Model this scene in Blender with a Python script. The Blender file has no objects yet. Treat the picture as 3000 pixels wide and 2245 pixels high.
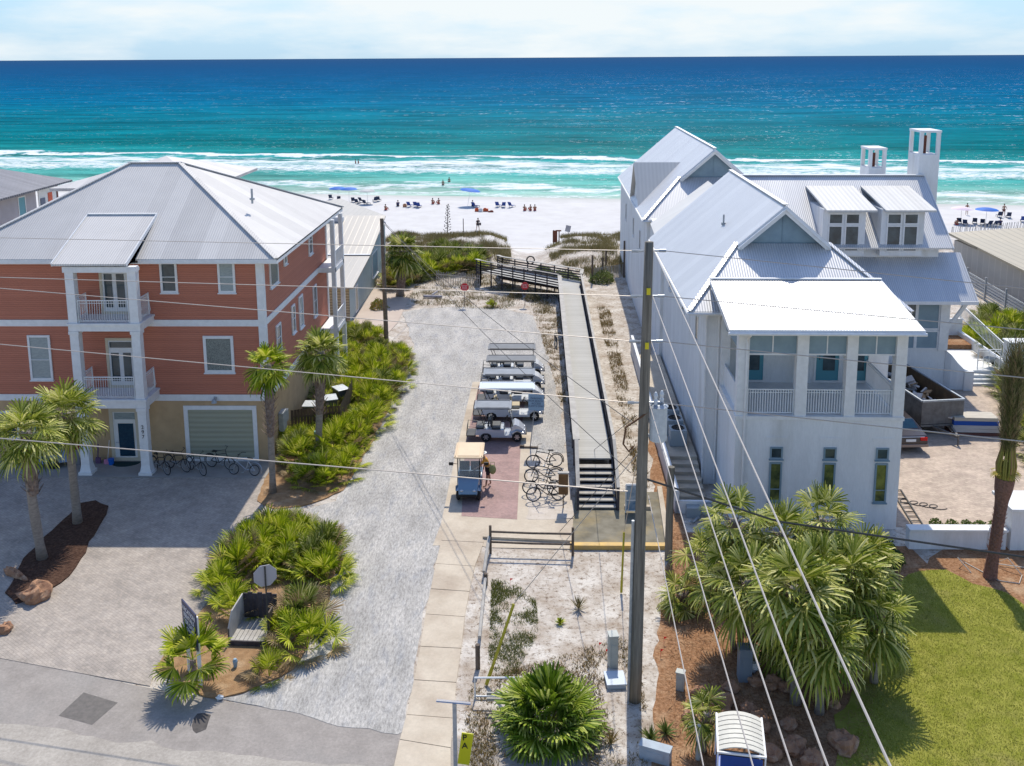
import bpy, math, random
from mathutils import Vector, Matrix
random.seed(7)
R=math.radians
# ---------------------------------------------------------------- camera
F=2850.0; PX,PY=1500.0,679.0; HC=20.3          # focal length and optical centre in photo pixels, camera height in metres
pit=math.atan(511/F); roll=math.atan(.0057); yaw=math.atan(66*math.cos(pit)/F)
fw=Vector((-math.sin(yaw)*math.cos(pit),math.cos(yaw)*math.cos(pit),-math.sin(pit)))
r0=Vector((math.cos(yaw),math.sin(yaw),0)); u0=r0.cross(fw)
rt=math.cos(roll)*r0-math.sin(roll)*u0; up=math.cos(roll)*u0+math.sin(roll)*r0
scene=bpy.context.scene
cd=bpy.data.cameras.new('camera'); cam=bpy.data.objects.new('camera',cd); scene.collection.objects.link(cam)
mt=Matrix((( rt.x,up.x,-fw.x,0),(rt.y,up.y,-fw.y,0),(rt.z,up.z,-fw.z,HC),(0,0,0,1)))
cam.matrix_world=mt; cd.sensor_width=36; cd.lens=F/3000*36; cd.shift_y=-(1122.5-PY)/3000
cd.clip_end=60000; cd.clip_start=.1; scene.camera=cam
# ---------------------------------------------------------------- world + sun
SE,SA=52,6                                        # sun elevation, azimuth east of +Y
w=bpy.data.worlds.new('World'); scene.world=w; w.use_nodes=True
nt=w.node_tree; N=nt.nodes; L=nt.links; N.clear()
out=N.new('ShaderNodeOutputWorld'); bg=N.new('ShaderNodeBackground'); sk=N.new('ShaderNodeTexSky')
sk.sky_type='NISHITA'; sk.sun_disc=False; sk.sun_elevation=R(SE); sk.sun_rotation=R(SA); sk.air_density=1.0; sk.dust_density=1.2; sk.ozone_density=1.5
tc=N.new('ShaderNodeTexCoord'); mp=N.new('ShaderNodeMapping'); mp.inputs['Scale'].default_value=(2.2,1.0,9.0)
nz=N.new('ShaderNodeTexNoise'); nz.inputs['Scale'].default_value=1.6; nz.inputs['Detail'].default_value=7; nz.inputs['Roughness'].default_value=.55
cr=N.new('ShaderNodeValToRGB'); cr.color_ramp.elements[0].position=.40; cr.color_ramp.elements[1].position=.58
mx=N.new('ShaderNodeMixRGB'); mx.inputs['Color2'].default_value=(11.2,12.0,12.3,1)
hs=N.new('ShaderNodeMixRGB'); hs.inputs['Color2'].default_value=(5.7,9.0,11.9,1)
sp=N.new('ShaderNodeSeparateXYZ'); L.new(tc.outputs['Generated'],sp.inputs[0])
lowm=N.new('ShaderNodeMapRange'); lowm.inputs[1].default_value=.10; lowm.inputs[2].default_value=.34; lowm.inputs[3].default_value=1; lowm.inputs[4].default_value=0; L.new(sp.outputs[2],lowm.inputs[0])
hzm=N.new('ShaderNodeMath'); hzm.operation='MULTIPLY'; hzm.inputs[1].default_value=.8; L.new(lowm.outputs[0],hzm.inputs[0]); L.new(hzm.outputs[0],hs.inputs['Fac'])
cm_=N.new('ShaderNodeMath'); cm_.operation='MULTIPLY'; L.new(lowm.outputs[0],cm_.inputs[1])
L.new(tc.outputs['Generated'],mp.inputs[0]); L.new(mp.outputs[0],nz.inputs[0]); L.new(nz.outputs['Fac'],cr.inputs[0]); L.new(cr.outputs[0],cm_.inputs[0])
L.new(cm_.outputs[0],mx.inputs['Fac']); L.new(sk.outputs[0],hs.inputs['Color1']); L.new(hs.outputs[0],mx.inputs['Color1'])
tn=N.new('ShaderNodeMixRGB'); tn.blend_type='MULTIPLY'; tn.inputs['Fac'].default_value=1; tn.inputs['Color2'].default_value=(1.9,2.2,2.65,1); L.new(sk.outputs[0],tn.inputs['Color1']); L.new(tn.outputs[0],hs.inputs['Color1'])
L.new(mx.outputs[0],bg.inputs[0]); bg.inputs[1].default_value=.08; L.new(bg.outputs[0],out.inputs[0])
sd=bpy.data.lights.new('sun','SUN'); sd.energy=4.7; sd.angle=R(.5); sd.color=(1,.925,.80)
so=bpy.data.objects.new('sun',sd); scene.collection.objects.link(so)
sv=Vector((math.sin(R(SA))*math.cos(R(SE)),math.cos(R(SA))*math.cos(R(SE)),math.sin(R(SE))))
so.rotation_euler=sv.to_track_quat('Z','Y').to_euler(); so.location=(20,60,60)
vs=scene.view_settings; vs.view_transform='Standard'; vs.look='None'; vs.exposure=0.0; vs.gamma=1
scene.render.engine='CYCLES'; scene.render.resolution_x=1024; scene.render.resolution_y=766
scene.cycles.max_bounces=6; scene.cycles.transparent_max_bounces=8
# ---------------------------------------------------------------- survey helpers: a ray of the photo met with a real plane
HA=R(1.0)
def ray(x,y): return fw+rt*((x-PX)/F)-up*((y-PY)/F)
def g(x,y,z=0):
    d=ray(x,y); t=(z-HC)/d.z; return (d.x*t,d.y*t)
def aY(x,y,Y):
    d=ray(x,y); t=Y/d.y; return (d.x*t,HC+d.z*t)
def aX(x,y,X):
    d=ray(x,y); t=X/d.x; return (d.y*t,HC+d.z*t)
def toH(X,Y): return X*math.cos(HA)-Y*math.sin(HA), X*math.sin(HA)+Y*math.cos(HA)
def frH(X,Y): return X*math.cos(HA)+Y*math.sin(HA), -X*math.sin(HA)+Y*math.cos(HA)
def gH(x,y,z=0): return toH(*g(x,y,z))
def aYH(x,y,Y):
    d=ray(x,y); a,b=toH(d.x,d.y); t=Y/b; return (a*t,HC+d.z*t)
def aXH(x,y,X):
    d=ray(x,y); a,b=toH(d.x,d.y); t=X/a; return (b*t,HC+d.z*t)
# ---------------------------------------------------------------- object helpers
ORG={}
def props(o,label=None,cat=None,group=None,kind=None):
    if label: o['label']=label
    if cat: o['category']=cat
    if group: o['group']=group
    if kind: o['kind']=kind
    return o
def thing(name,label,cat,loc=(0,0,0),rz=0,group=None):
    o=bpy.data.objects.new(name,None); scene.collection.objects.link(o); o.location=loc; o.rotation_euler=(0,0,rz); o.empty_display_size=.2
    return props(o,label,cat,group)
def copy_tree(o,parent=None):
    c=o.copy(); scene.collection.objects.link(c); c.parent=parent
    for ch in list(o.children): copy_tree(ch,c)
    return c
def place(proto,used,loc,rz=0,s=1,label=None,group=None,cat=None):
    o=proto if not used else copy_tree(proto)
    o.location=loc; o.rotation_euler=(0,0,rz); o.scale=(s,s,s)
    props(o,label,cat,group); return o
class MB:
    def __init__(s): s.v=[]; s.f=[]; s.m=[]
    def add(s,vs,fs,mi=0):
        n=len(s.v); s.v+=[tuple(p) for p in vs]; s.f+=[tuple(i+n for i in f) for f in fs]; s.m+=[mi]*len(fs); return s
    def box(s,a,b,mi=0):
        x0,x1=sorted((a[0],b[0])); y0,y1=sorted((a[1],b[1])); z0,z1=sorted((a[2],b[2]))
        return s.add([(x0,y0,z0),(x1,y0,z0),(x1,y1,z0),(x0,y1,z0),(x0,y0,z1),(x1,y0,z1),(x1,y1,z1),(x0,y1,z1)],
            [(0,3,2,1),(4,5,6,7),(0,1,5,4),(1,2,6,5),(2,3,7,6),(3,0,4,7)],mi)
    def ob(s,c,size,rot=(0,0,0),mi=0):
        from mathutils import Euler
        e=Euler(rot).to_matrix(); h=[k/2 for k in size]; c=Vector(c)
        vs=[c+e@Vector((x*h[0],y*h[1],z*h[2])) for z in (-1,1) for x,y in ((-1,-1),(1,-1),(1,1),(-1,1))]
        return s.add(vs,[(0,3,2,1),(4,5,6,7),(0,1,5,4),(1,2,6,5),(2,3,7,6),(3,0,4,7)],mi)
    def bar(s,p,q,w,h,mi=0,upv=(0,0,1)):            # rectangular bar from p to q, w wide, h high
        p,q=Vector(p),Vector(q); d=(q-p).normalized(); u=Vector(upv)
        if abs(d.dot(u))>.98: u=Vector((0,1,0))
        a=d.cross(u).normalized(); b=a.cross(d)
        vs=[o+a*(x*w/2)+b*(z*h/2) for o in (p,q) for x,z in ((-1,-1),(1,-1),(1,1),(-1,1))]
        return s.add(vs,[(0,1,2,3),(7,6,5,4),(0,4,5,1),(1,5,6,2),(2,6,7,3),(3,7,4,0)],mi)
    def tube(s,pts,r,n=6,mi=0):
        pts=[Vector(p) for p in pts]; k=len(pts); rs=r if isinstance(r,(list,tuple)) else [r]*k
        base=len(s.v); pa=None
        for i,p in enumerate(pts):
            d=(pts[min(i+1,k-1)]-pts[max(i-1,0)]).normalized()
            if pa is None:
                pa=d.cross(Vector((0,0,1)) if abs(d.z)<.9 else Vector((1,0,0))).normalized()
            a=(pa-d*pa.dot(d)).normalized(); pa=a; b=d.cross(a)
            for j in range(n):
                t=2*math.pi*j/n; s.v.append(tuple(p+(a*math.cos(t)+b*math.sin(t))*rs[i]))
        for i in range(k-1):
            for j in range(n):
                j2=(j+1)%n; s.f.append((base+i*n+j,base+i*n+j2,base+(i+1)*n+j2,base+(i+1)*n+j)); s.m.append(mi)
        s.f.append(tuple(base+j for j in range(n))[::-1]); s.f.append(tuple(base+(k-1)*n+j for j in range(n))); s.m+=[mi,mi]
        return s
    def ring(s,c,rad,r,axis='y',n=20,k=5,mi=0):
        base=len(s.v)
        for i in range(n):
            t=2*math.pi*i/n; e=Vector((math.cos(t),0,math.sin(t))) if axis=='y' else (Vector((0,math.cos(t),math.sin(t))) if axis=='x' else Vector((math.cos(t),math.sin(t),0)))
            ax={'y':Vector((0,1,0)),'x':Vector((1,0,0)),'z':Vector((0,0,1))}[axis]
            for j in range(k):
                u=2*math.pi*j/k; s.v.append(tuple(Vector(c)+e*(rad+r*math.cos(u))+ax*(r*math.sin(u))))
        for i in range(n):
            for j in range(k):
                s.f.append((base+i*k+j,base+((i+1)%n)*k+j,base+((i+1)%n)*k+(j+1)%k,base+i*k+(j+1)%k)); s.m.append(mi)
        return s
    def prism(s,poly,z0,z1,mi=0):
        n=len(poly); ar=sum(poly[i][0]*poly[(i+1)%n][1]-poly[(i+1)%n][0]*poly[i][1] for i in range(n))
        if ar<0: poly=poly[::-1]
        s.add([(x,y,z0) for x,y in poly]+[(x,y,z1) for x,y in poly],
            [tuple(range(n))[::-1],tuple(range(n,2*n))]+[(i,(i+1)%n,(i+1)%n+n,i+n) for i in range(n)],mi); return s
    def slab(s,pts,t,mi=0,dv=(0,0,-1)):             # polygon in space with thickness t downwards
        pts=[Vector(p) for p in pts]; n=len(pts); d=Vector(dv)*t
        nn=(pts[1]-pts[0]).cross(pts[2]-pts[0])
        if nn.dot(Vector(dv))>0: pts=pts[::-1]
        s.add([tuple(p) for p in pts]+[tuple(p+d) for p in pts],[tuple(range(n)),tuple(range(n,2*n))[::-1]]+[((i+1)%n,i,i+n,(i+1)%n+n) for i in range(n)],mi); return s
    def sph(s,c,r,n=8,k=6,mi=0,jit=0):
        rr=r if isinstance(r,(tuple,list)) else (r,r,r); base=len(s.v)
        for i in range(k+1):
            a=math.pi*i/k
            for j in range(n):
                b=2*math.pi*j/n; q=1+random.uniform(-jit,jit)
                s.v.append((c[0]+rr[0]*math.sin(a)*math.cos(b)*q,c[1]+rr[1]*math.sin(a)*math.sin(b)*q,c[2]-rr[2]*math.cos(a)*q))
        for i in range(k):
            for j in range(n):
                s.f.append((base+i*n+j,base+i*n+(j+1)%n,base+(i+1)*n+(j+1)%n,base+(i+1)*n+j)); s.m.append(mi)
        return s
    def build(s,name,mats,parent=None,smooth=False,org=None,bev=0):
        me=bpy.data.meshes.new(name)
        if org is None and parent is not None: org=ORG.get(parent.name)
        vs=s.v if not org else [(x-org[0],y-org[1],z-org[2]) for x,y,z in s.v]
        me.from_pydata(vs,[],s.f); 
        for m in (mats if isinstance(mats,(list,tuple)) else [mats]): me.materials.append(m)
        me.polygons.foreach_set('material_index',s.m)
        if smooth: me.polygons.foreach_set('use_smooth',[True]*len(s.f))
        me.update(); o=bpy.data.objects.new(name,me); scene.collection.objects.link(o)
        if parent is not None:
            o.parent=parent
            if org: ORG[o.name]=org
        elif org: o.location=org
        if bev:
            b=o.modifiers.new('bevel','BEVEL'); b.width=bev; b.segments=2; b.limit_method='ANGLE'
        return o
def house(name,label,cat,org,H=False,group=None):      # thing whose parts are written in world (or house-frame) coordinates
    if H:
        x,y=frH(org[0],org[1]); o=thing(name,label,cat,(x,y,org[2]),-HA,group)
    else: o=thing(name,label,cat,org,0,group)
    ORG[o.name]=org; return o
# ---------------------------------------------------------------- materials
def lin(c):
    return tuple(((k/255)/12.92 if k/255<=.04045 else ((k/255+.055)/1.055)**2.4) for k in c)+(1,)
def nodes(name):
    m=bpy.data.materials.new(name); m.use_nodes=True; t=m.node_tree; b=t.nodes['Principled BSDF']; return m,t,b
def rgba(c): return tuple(c)+(1,) if len(c)==3 else c
def M(name,c,c2=None,ns=3.0,rough=.7,spec=.3,metal=0,bump=0,bs=20,detail=5,lo=.35,hi=.65,stretch=(1,1,1),c3=None,n3=.4,lo3=.5,hi3=.7,grain=0,gs=9):
    m,t,b=nodes(name); b.inputs['Roughness'].default_value=rough; b.inputs['Metallic'].default_value=metal; b.inputs['Specular IOR Level'].default_value=spec
    b.inputs['Base Color'].default_value=rgba(c)
    tc=t.nodes.new('ShaderNodeTexCoord'); co=tc.outputs['Object']
    mp=t.nodes.new('ShaderNodeMapping'); mp.inputs['Scale'].default_value=stretch; t.links.new(co,mp.inputs[0])
    def noise(sc,d=detail):
        n=t.nodes.new('ShaderNodeTexNoise'); n.inputs['Scale'].default_value=sc; n.inputs['Detail'].default_value=d; n.inputs['Roughness'].default_value=.6; t.links.new(mp.outputs[0],n.inputs[0]); return n
    last=None
    if c2 is not None:
        n=noise(ns); r=t.nodes.new('ShaderNodeValToRGB'); r.color_ramp.elements[0].position=lo; r.color_ramp.elements[1].position=hi
        r.color_ramp.elements[0].color=rgba(c); r.color_ramp.elements[1].color=rgba(c2); t.links.new(n.outputs['Fac'],r.inputs[0]); last=r.outputs[0]
        if c3 is not None:
            n3_=noise(n3); q=t.nodes.new('ShaderNodeMapRange'); q.inputs[1].default_value=lo3; q.inputs[2].default_value=hi3; t.links.new(n3_.outputs['Fac'],q.inputs[0])
            x=t.nodes.new('ShaderNodeMixRGB'); t.links.new(q.outputs[0],x.inputs[0]); t.links.new(last,x.inputs[1]); x.inputs[2].default_value=rgba(c3); last=x.outputs[0]
        if grain:
            gn=noise(gs,9); gn.inputs['Roughness'].default_value=.8; q=t.nodes.new('ShaderNodeMapRange'); q.inputs[1].default_value=.32; q.inputs[2].default_value=.68; q.inputs[3].default_value=1-grain; q.inputs[4].default_value=1+grain*.8; t.links.new(gn.outputs['Fac'],q.inputs[0])
            x=t.nodes.new('ShaderNodeMixRGB'); x.blend_type='MULTIPLY'; x.inputs[0].default_value=1; t.links.new(last,x.inputs[1]); t.links.new(q.outputs[0],x.inputs[2]); last=x.outputs[0]
        t.links.new(last,b.inputs['Base Color'])
    if bump:
        n=noise(bs,6); bp=t.nodes.new('ShaderNodeBump'); bp.inputs['Strength'].default_value=bump; bp.inputs['Distance'].default_value=.03
        t.links.new(n.outputs['Fac'],bp.inputs['Height']); t.links.new(bp.outputs[0],b.inputs['Normal'])
    return m
def striped(name,c,c2,pitch,axis='slope',rough=.45,metal=0,amt=.5,spec=.4,bdist=.02,pan=.9,sharp=False,tint=.12,dark=None):
    """ribs / laps / boards: bump and slight tone that repeat every pitch metres along one axis"""
    m,t,b=nodes(name); n=t.nodes; l=t.links
    b.inputs['Roughness'].default_value=rough; b.inputs['Metallic'].default_value=metal; b.inputs['Specular IOR Level'].default_value=spec
    tc=n.new('ShaderNodeTexCoord'); sx=n.new('ShaderNodeSeparateXYZ'); l.new(tc.outputs['Object'],sx.inputs[0])
    if axis=='slope':
        sn=n.new('ShaderNodeSeparateXYZ'); l.new(tc.outputs['Normal'],sn.inputs[0])
        ax=n.new('ShaderNodeMath'); ax.operation='ABSOLUTE'; l.new(sn.outputs[0],ax.inputs[0])
        ay=n.new('ShaderNodeMath'); ay.operation='ABSOLUTE'; l.new(sn.outputs[1],ay.inputs[0])
        gt=n.new('ShaderNodeMath'); gt.operation='GREATER_THAN'; l.new(ax.outputs[0],gt.inputs[0]); l.new(ay.outputs[0],gt.inputs[1])
        mi=n.new('ShaderNodeMix'); l.new(gt.outputs[0],mi.inputs[0]); l.new(sx.outputs[0],mi.inputs[2]); l.new(sx.outputs[1],mi.inputs[3]); co=mi.outputs[0]
    else: co=sx.outputs['xyz'.index(axis)]
    dv=n.new('ShaderNodeMath'); dv.operation='DIVIDE'; dv.inputs[1].default_value=pitch; l.new(co,dv.inputs[0])
    fr=n.new('ShaderNodeMath'); fr.operation='FRACT'; l.new(dv.outputs[0],fr.inputs[0])
    if sharp:                                             # narrow standing seam / groove
        h=n.new('ShaderNodeMapRange'); h.inputs[1].default_value=0; h.inputs[2].default_value=.10; h.inputs[3].default_value=1; h.inputs[4].default_value=0; l.new(fr.outputs[0],h.inputs[0]); hv=h.outputs[0]
    else:
        mu=n.new('ShaderNodeMath'); mu.operation='MULTIPLY'; mu.inputs[1].default_value=2*math.pi; l.new(fr.outputs[0],mu.inputs[0])
        si=n.new('ShaderNodeMath'); si.operation='SINE'; l.new(mu.outputs[0],si.inputs[0])
        h=n.new('ShaderNodeMapRange'); h.inputs[1].default_value=-1; h.inputs[2].default_value=1; l.new(si.outputs[0],h.inputs[0]); hv=h.outputs[0]
    # sheet to sheet tone
    dp=n.new('ShaderNodeMath'); dp.operation='DIVIDE'; dp.inputs[1].default_value=pan; l.new(co,dp.inputs[0])
    fl=n.new('ShaderNodeMath'); fl.operation='FLOOR'; l.new(dp.outputs[0],fl.inputs[0])
    wn=n.new('ShaderNodeTexWhiteNoise'); wn.noise_dimensions='1D'; l.new(fl.outputs[0],wn.inputs['W'])
    nz=n.new('ShaderNodeTexNoise'); nz.inputs['Scale'].default_value=1.2; nz.inputs['Detail'].default_value=6; l.new(tc.outputs['Object'],nz.inputs[0])
    av=n.new('ShaderNodeMath'); av.operation='ADD'; l.new(wn.outputs[0],av.inputs[0]); l.new(nz.outputs['Fac'],av.inputs[1])
    mr=n.new('ShaderNodeMapRange'); mr.inputs[1].default_value=.3; mr.inputs[2].default_value=1.6; l.new(av.outputs[0],mr.inputs[0])
    x=n.new('ShaderNodeMixRGB'); x.inputs[1].default_value=rgba(c); x.inputs[2].default_value=rgba(c2); l.new(mr.outputs[0],x.inputs[0])
    d=n.new('ShaderNodeMixRGB'); d.blend_type='MULTIPLY'; l.new(x.outputs[0],d.inputs[1]); k=1-tint if not dark else dark; d.inputs[2].default_value=(k,k,k,1); l.new(hv,d.inputs[0])
    l.new(d.outputs[0],b.inputs['Base Color'])
    bp=n.new('ShaderNodeBump'); bp.inputs['Strength'].default_value=amt; bp.inputs['Distance'].default_value=bdist; l.new(hv,bp.inputs['Height']); l.new(bp.outputs[0],b.inputs['Normal'])
    return m
def pavers(name,c,c2,cm,sx=.2,sy=.1,rot=.6,rough=.85,patch=None):
    m,t,b=nodes(name); n=t.nodes; l=t.links; b.inputs['Roughness'].default_value=rough
    tc=n.new('ShaderNodeTexCoord'); mp=n.new('ShaderNodeMapping'); mp.inputs['Rotation'].default_value=(0,0,rot); l.new(tc.outputs['Object'],mp.inputs[0])
    br=n.new('ShaderNodeTexBrick'); br.inputs['Scale'].default_value=1; br.inputs['Brick Width'].default_value=sx; br.inputs['Row Height'].default_value=sy; br.inputs['Mortar Size'].default_value=.006; br.inputs['Mortar Smooth'].default_value=.3
    br.inputs['Color1'].default_value=rgba(c); br.inputs['Color2'].default_value=rgba(c2); br.inputs['Mortar'].default_value=rgba(cm); l.new(mp.outputs[0],br.inputs[0])
    nz=n.new('ShaderNodeTexNoise'); nz.inputs['Scale'].default_value=.9; nz.inputs['Detail'].default_value=8; nz.inputs['Roughness'].default_value=.7; l.new(tc.outputs['Object'],nz.inputs[0])
    r=n.new('ShaderNodeMapRange'); r.inputs[1].default_value=.3; r.inputs[2].default_value=.7; r.inputs[3].default_value=.72; r.inputs[4].default_value=1.18; n2=n.new('ShaderNodeTexNoise'); n2.inputs['Scale'].default_value=6; n2.inputs['Detail'].default_value=9; n2.inputs['Roughness'].default_value=.8; l.new(tc.outputs['Object'],n2.inputs[0])
    ad=n.new('ShaderNodeMath'); ad.operation='MULTIPLY_ADD'; ad.inputs[1].default_value=.9; l.new(n2.outputs['Fac'],ad.inputs[0]); l.new(nz.outputs['Fac'],ad.inputs[2])
    sb=n.new('ShaderNodeMath'); sb.operation='SUBTRACT'; sb.inputs[1].default_value=.45; l.new(ad.outputs[0],sb.inputs[0]); l.new(sb.outputs[0],r.inputs[0])
    x=n.new('ShaderNodeMixRGB'); x.blend_type='MULTIPLY'; x.inputs[0].default_value=1; l.new(br.outputs[0],x.inputs[1]); l.new(r.outputs[0],x.inputs[2]); l.new(x.outputs[0],b.inputs['Base Color'])
    bp=n.new('ShaderNodeBump'); bp.inputs['Strength'].default_value=.5; bp.inputs['Distance'].default_value=.01; bp.invert=True; l.new(br.outputs['Fac'],bp.inputs['Height']); l.new(bp.outputs[0],b.inputs['Normal'])
    return m
def leafmat(name,cs,trans=.35,rough=.45):
    m,t,b=nodes(name); n=t.nodes; l=t.links; b.inputs['Roughness'].default_value=rough+.12; b.inputs['Specular IOR Level'].default_value=.18
    ge=n.new('ShaderNodeNewGeometry'); r=n.new('ShaderNodeValToRGB'); r.color_ramp.interpolation='LINEAR'
    while len(r.color_ramp.elements)<len(cs): r.color_ramp.elements.new(.5)
    for i,c in enumerate(cs): r.color_ramp.elements[i].position=i/(len(cs)-1); r.color_ramp.elements[i].color=rgba(c)
    l.new(ge.outputs['Random Per Island'],r.inputs[0]); l.new(r.outputs[0],b.inputs['Base Color'])
    tr=n.new('ShaderNodeBsdfTranslucent'); l.new(r.outputs[0],tr.inputs[0]); mx=n.new('ShaderNodeMixShader'); mx.inputs[0].default_value=trans
    o=n['Material Output']; l.new(b.outputs[0],mx.inputs[1]); l.new(tr.outputs[0],mx.inputs[2]); l.new(mx.outputs[0],o.inputs[0])
    return m
def glassmat(name,c,rough=.06,spec=.6):
    return M(name,c,tuple(k*2.2+.01 for k in c),ns=1.3,rough=rough,spec=spec)
m_white=M('white_paint',(.74,.75,.74),(.66,.67,.66),ns=2,rough=.5,spec=.3)
m_trim=M('house_trim_paint',(.76,.76,.75),(.68,.68,.67),ns=4,rough=.55)
m_stucco=M('white_stucco',(.78,.785,.78),(.70,.705,.70),ns=1.2,rough=.9,spec=.1,bump=.25,bs=45,c3=(.55,.54,.50),n3=.7,lo3=.54,hi3=.8,grain=.07,gs=14,stretch=(1,1,.22))
m_coral=striped('coral_siding',(.52,.20,.13),(.45,.17,.11),.11,'z',rough=.7,amt=.55,bdist=.015,pan=.11,tint=.18,spec=.2)
m_beige=M('tan_stucco',(.50,.35,.20),(.43,.30,.17),ns=1.5,rough=.9,spec=.1,bump=.3,bs=30)
m_roofL=striped('galvanised_roof',(.66,.635,.60),(.53,.51,.485),.12,'slope',rough=.6,metal=0,amt=.4,bdist=.025,pan=.9,tint=.2,spec=.25)
m_roofR=striped('white_corrugated_roof',(.68,.68,.675),(.60,.60,.60),.12,'slope',rough=.45,metal=.45,amt=.4,bdist=.024,pan=.85,tint=.22,spec=.3)
m_roofT=striped('tan_standing_seam_roof',(.40,.37,.32),(.35,.325,.28),.55,'x',rough=.45,metal=.1,amt=.5,pan=2.2,sharp=True,dark=.55)
m_roofG=striped('dark_grey_tile_roof',(.20,.20,.23),(.12,.12,.15),.42,'slope',rough=.5,amt=.8,bdist=.06,pan=.42,tint=.6)
m_roofB=striped('brown_standing_seam_roof',(.36,.31,.22),(.30,.26,.18),.75,'x',rough=.5,metal=.1,amt=.6,pan=3,sharp=True,dark=.35)
m_glass=glassmat('window_glass',(.03,.045,.05)); m_blind=M('drawn_blind_glass',(.30,.36,.36),(.22,.27,.28),ns=6,rough=.15,spec=.6,stretch=(1,1,6))
m_frost=M('pebbled_glass',(.10,.12,.11),(.24,.27,.25),ns=22,rough=.2,spec=.5)
m_teal=M('teal_painted_door',(.10,.30,.36),rough=.4); m_bglass=M('dark_blue_door_glass',(.006,.03,.06),(.012,.05,.08),ns=8,rough=.12,spec=.6)
m_garage=striped('garage_door_panels',(.37,.37,.27),(.34,.34,.25),.26,'z',rough=.6,amt=.7,bdist=.02,pan=.26,tint=.14)
m_screen=M('blue_grey_panel',(.24,.33,.38),(.20,.28,.33),ns=1.5,rough=.5)
m_black=M('black_plastic',(.012,.012,.014),rough=.5); m_rub=M('tyre_rubber',(.02,.02,.022),rough=.8)
m_metal=M('brushed_metal',(.55,.56,.58),rough=.3,metal=.9); m_galv=M('galvanised_grey',(.42,.45,.47),(.30,.33,.36),ns=6,rough=.45,metal=.4)
m_wood=M('weathered_wood',(.17,.13,.10),(.09,.07,.055),ns=5,rough=.85,stretch=(1,1,.15),bump=.3,bs=30)
m_greyw=M('grey_deck_wood',(.44,.42,.38),(.34,.32,.29),ns=2.5,rough=.85,bump=.2,bs=20)
m_darkw=M('dark_stained_wood',(.075,.068,.075),(.04,.036,.042),ns=4,rough=.8)
m_deck=striped('deck_boards',(.47,.465,.44),(.39,.385,.36),.14,'y',rough=.85,amt=.5,pan=.14,sharp=True,dark=.45,spec=.15)
m_pole=M('utility_pole_wood',(.22,.20,.165),(.12,.11,.09),ns=4,rough=.9,stretch=(3,3,.12),bump=.5,bs=18,c3=(.27,.25,.21),n3=.8,grain=.35,gs=6)
m_conc=M('concrete',(.55,.48,.38),(.47,.40,.31),ns=1.0,rough=.9,spec=.1,bump=.1,bs=60,c3=(.37,.30,.23),n3=.35,lo3=.52,hi3=.75,grain=.14,gs=8)
m_concd=M('stained_concrete',(.24,.22,.17),(.15,.135,.10),ns=1.1,rough=.9,spec=.1,c3=(.32,.25,.13),n3=.7,lo3=.5,hi3=.75,bump=.1,bs=50)
m_yellow=M('yellow_kerb_paint',(.62,.40,.12),(.48,.33,.14),ns=4,rough=.7)
m_mulch=M('pine_mulch',(.20,.10,.048),(.36,.205,.115),ns=9,rough=.95,spec=.05,detail=9,bump=1,bs=14,c3=(.46,.32,.20),n3=1.1,lo3=.5,hi3=.8,grain=.4,gs=11)
m_wire=M('weathered_wire',(.42,.38,.34),rough=.5,metal=.3); m_wired=M('black_cable',(.05,.05,.05),rough=.6)
# ---------------------------------------------------------------- terrain
from mathutils import noise as mn
def sm(a,b,x):
    t=max(0,min(1,(x-a)/(b-a))); return t*t*(3-2*t)
def tz(x,y):
    z=0.0
    if y>78:
        path=math.exp(-((x+.2-(y-88)*-.02)/3.0)**2)
        n=mn.noise(Vector((x*.13,y*.16,3)))*.55+mn.noise(Vector((x*.5,y*.5,7)))*.16
        d=sm(84,98,y)*(1-sm(106,116,y)); z+=d*((.75+n)*(1-path)+path*-.6)
        z-=3.0*sm(101 if abs(x)<3 else 106,119,y)
        z-=1.2*sm(150,186,y+.13*x)
    if y<100: z+=mn.noise(Vector((x*.25,y*.25,1)))*.02
    return z
def grid(xs,ys,f):
    b=MB(); n=len(xs)
    b.v=[(x,y,f(x,y)) for y in ys for x in xs]
    b.f=[(j*n+i,j*n+i+1,(j+1)*n+i+1,(j+1)*n+i) for j in range(len(ys)-1) for i in range(n-1)]; b.m=[0]*len(b.f); return b
def fr(a,b,s):
    o=[];x=a
    while x<b: o.append(x); x+=s
    return o
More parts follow.
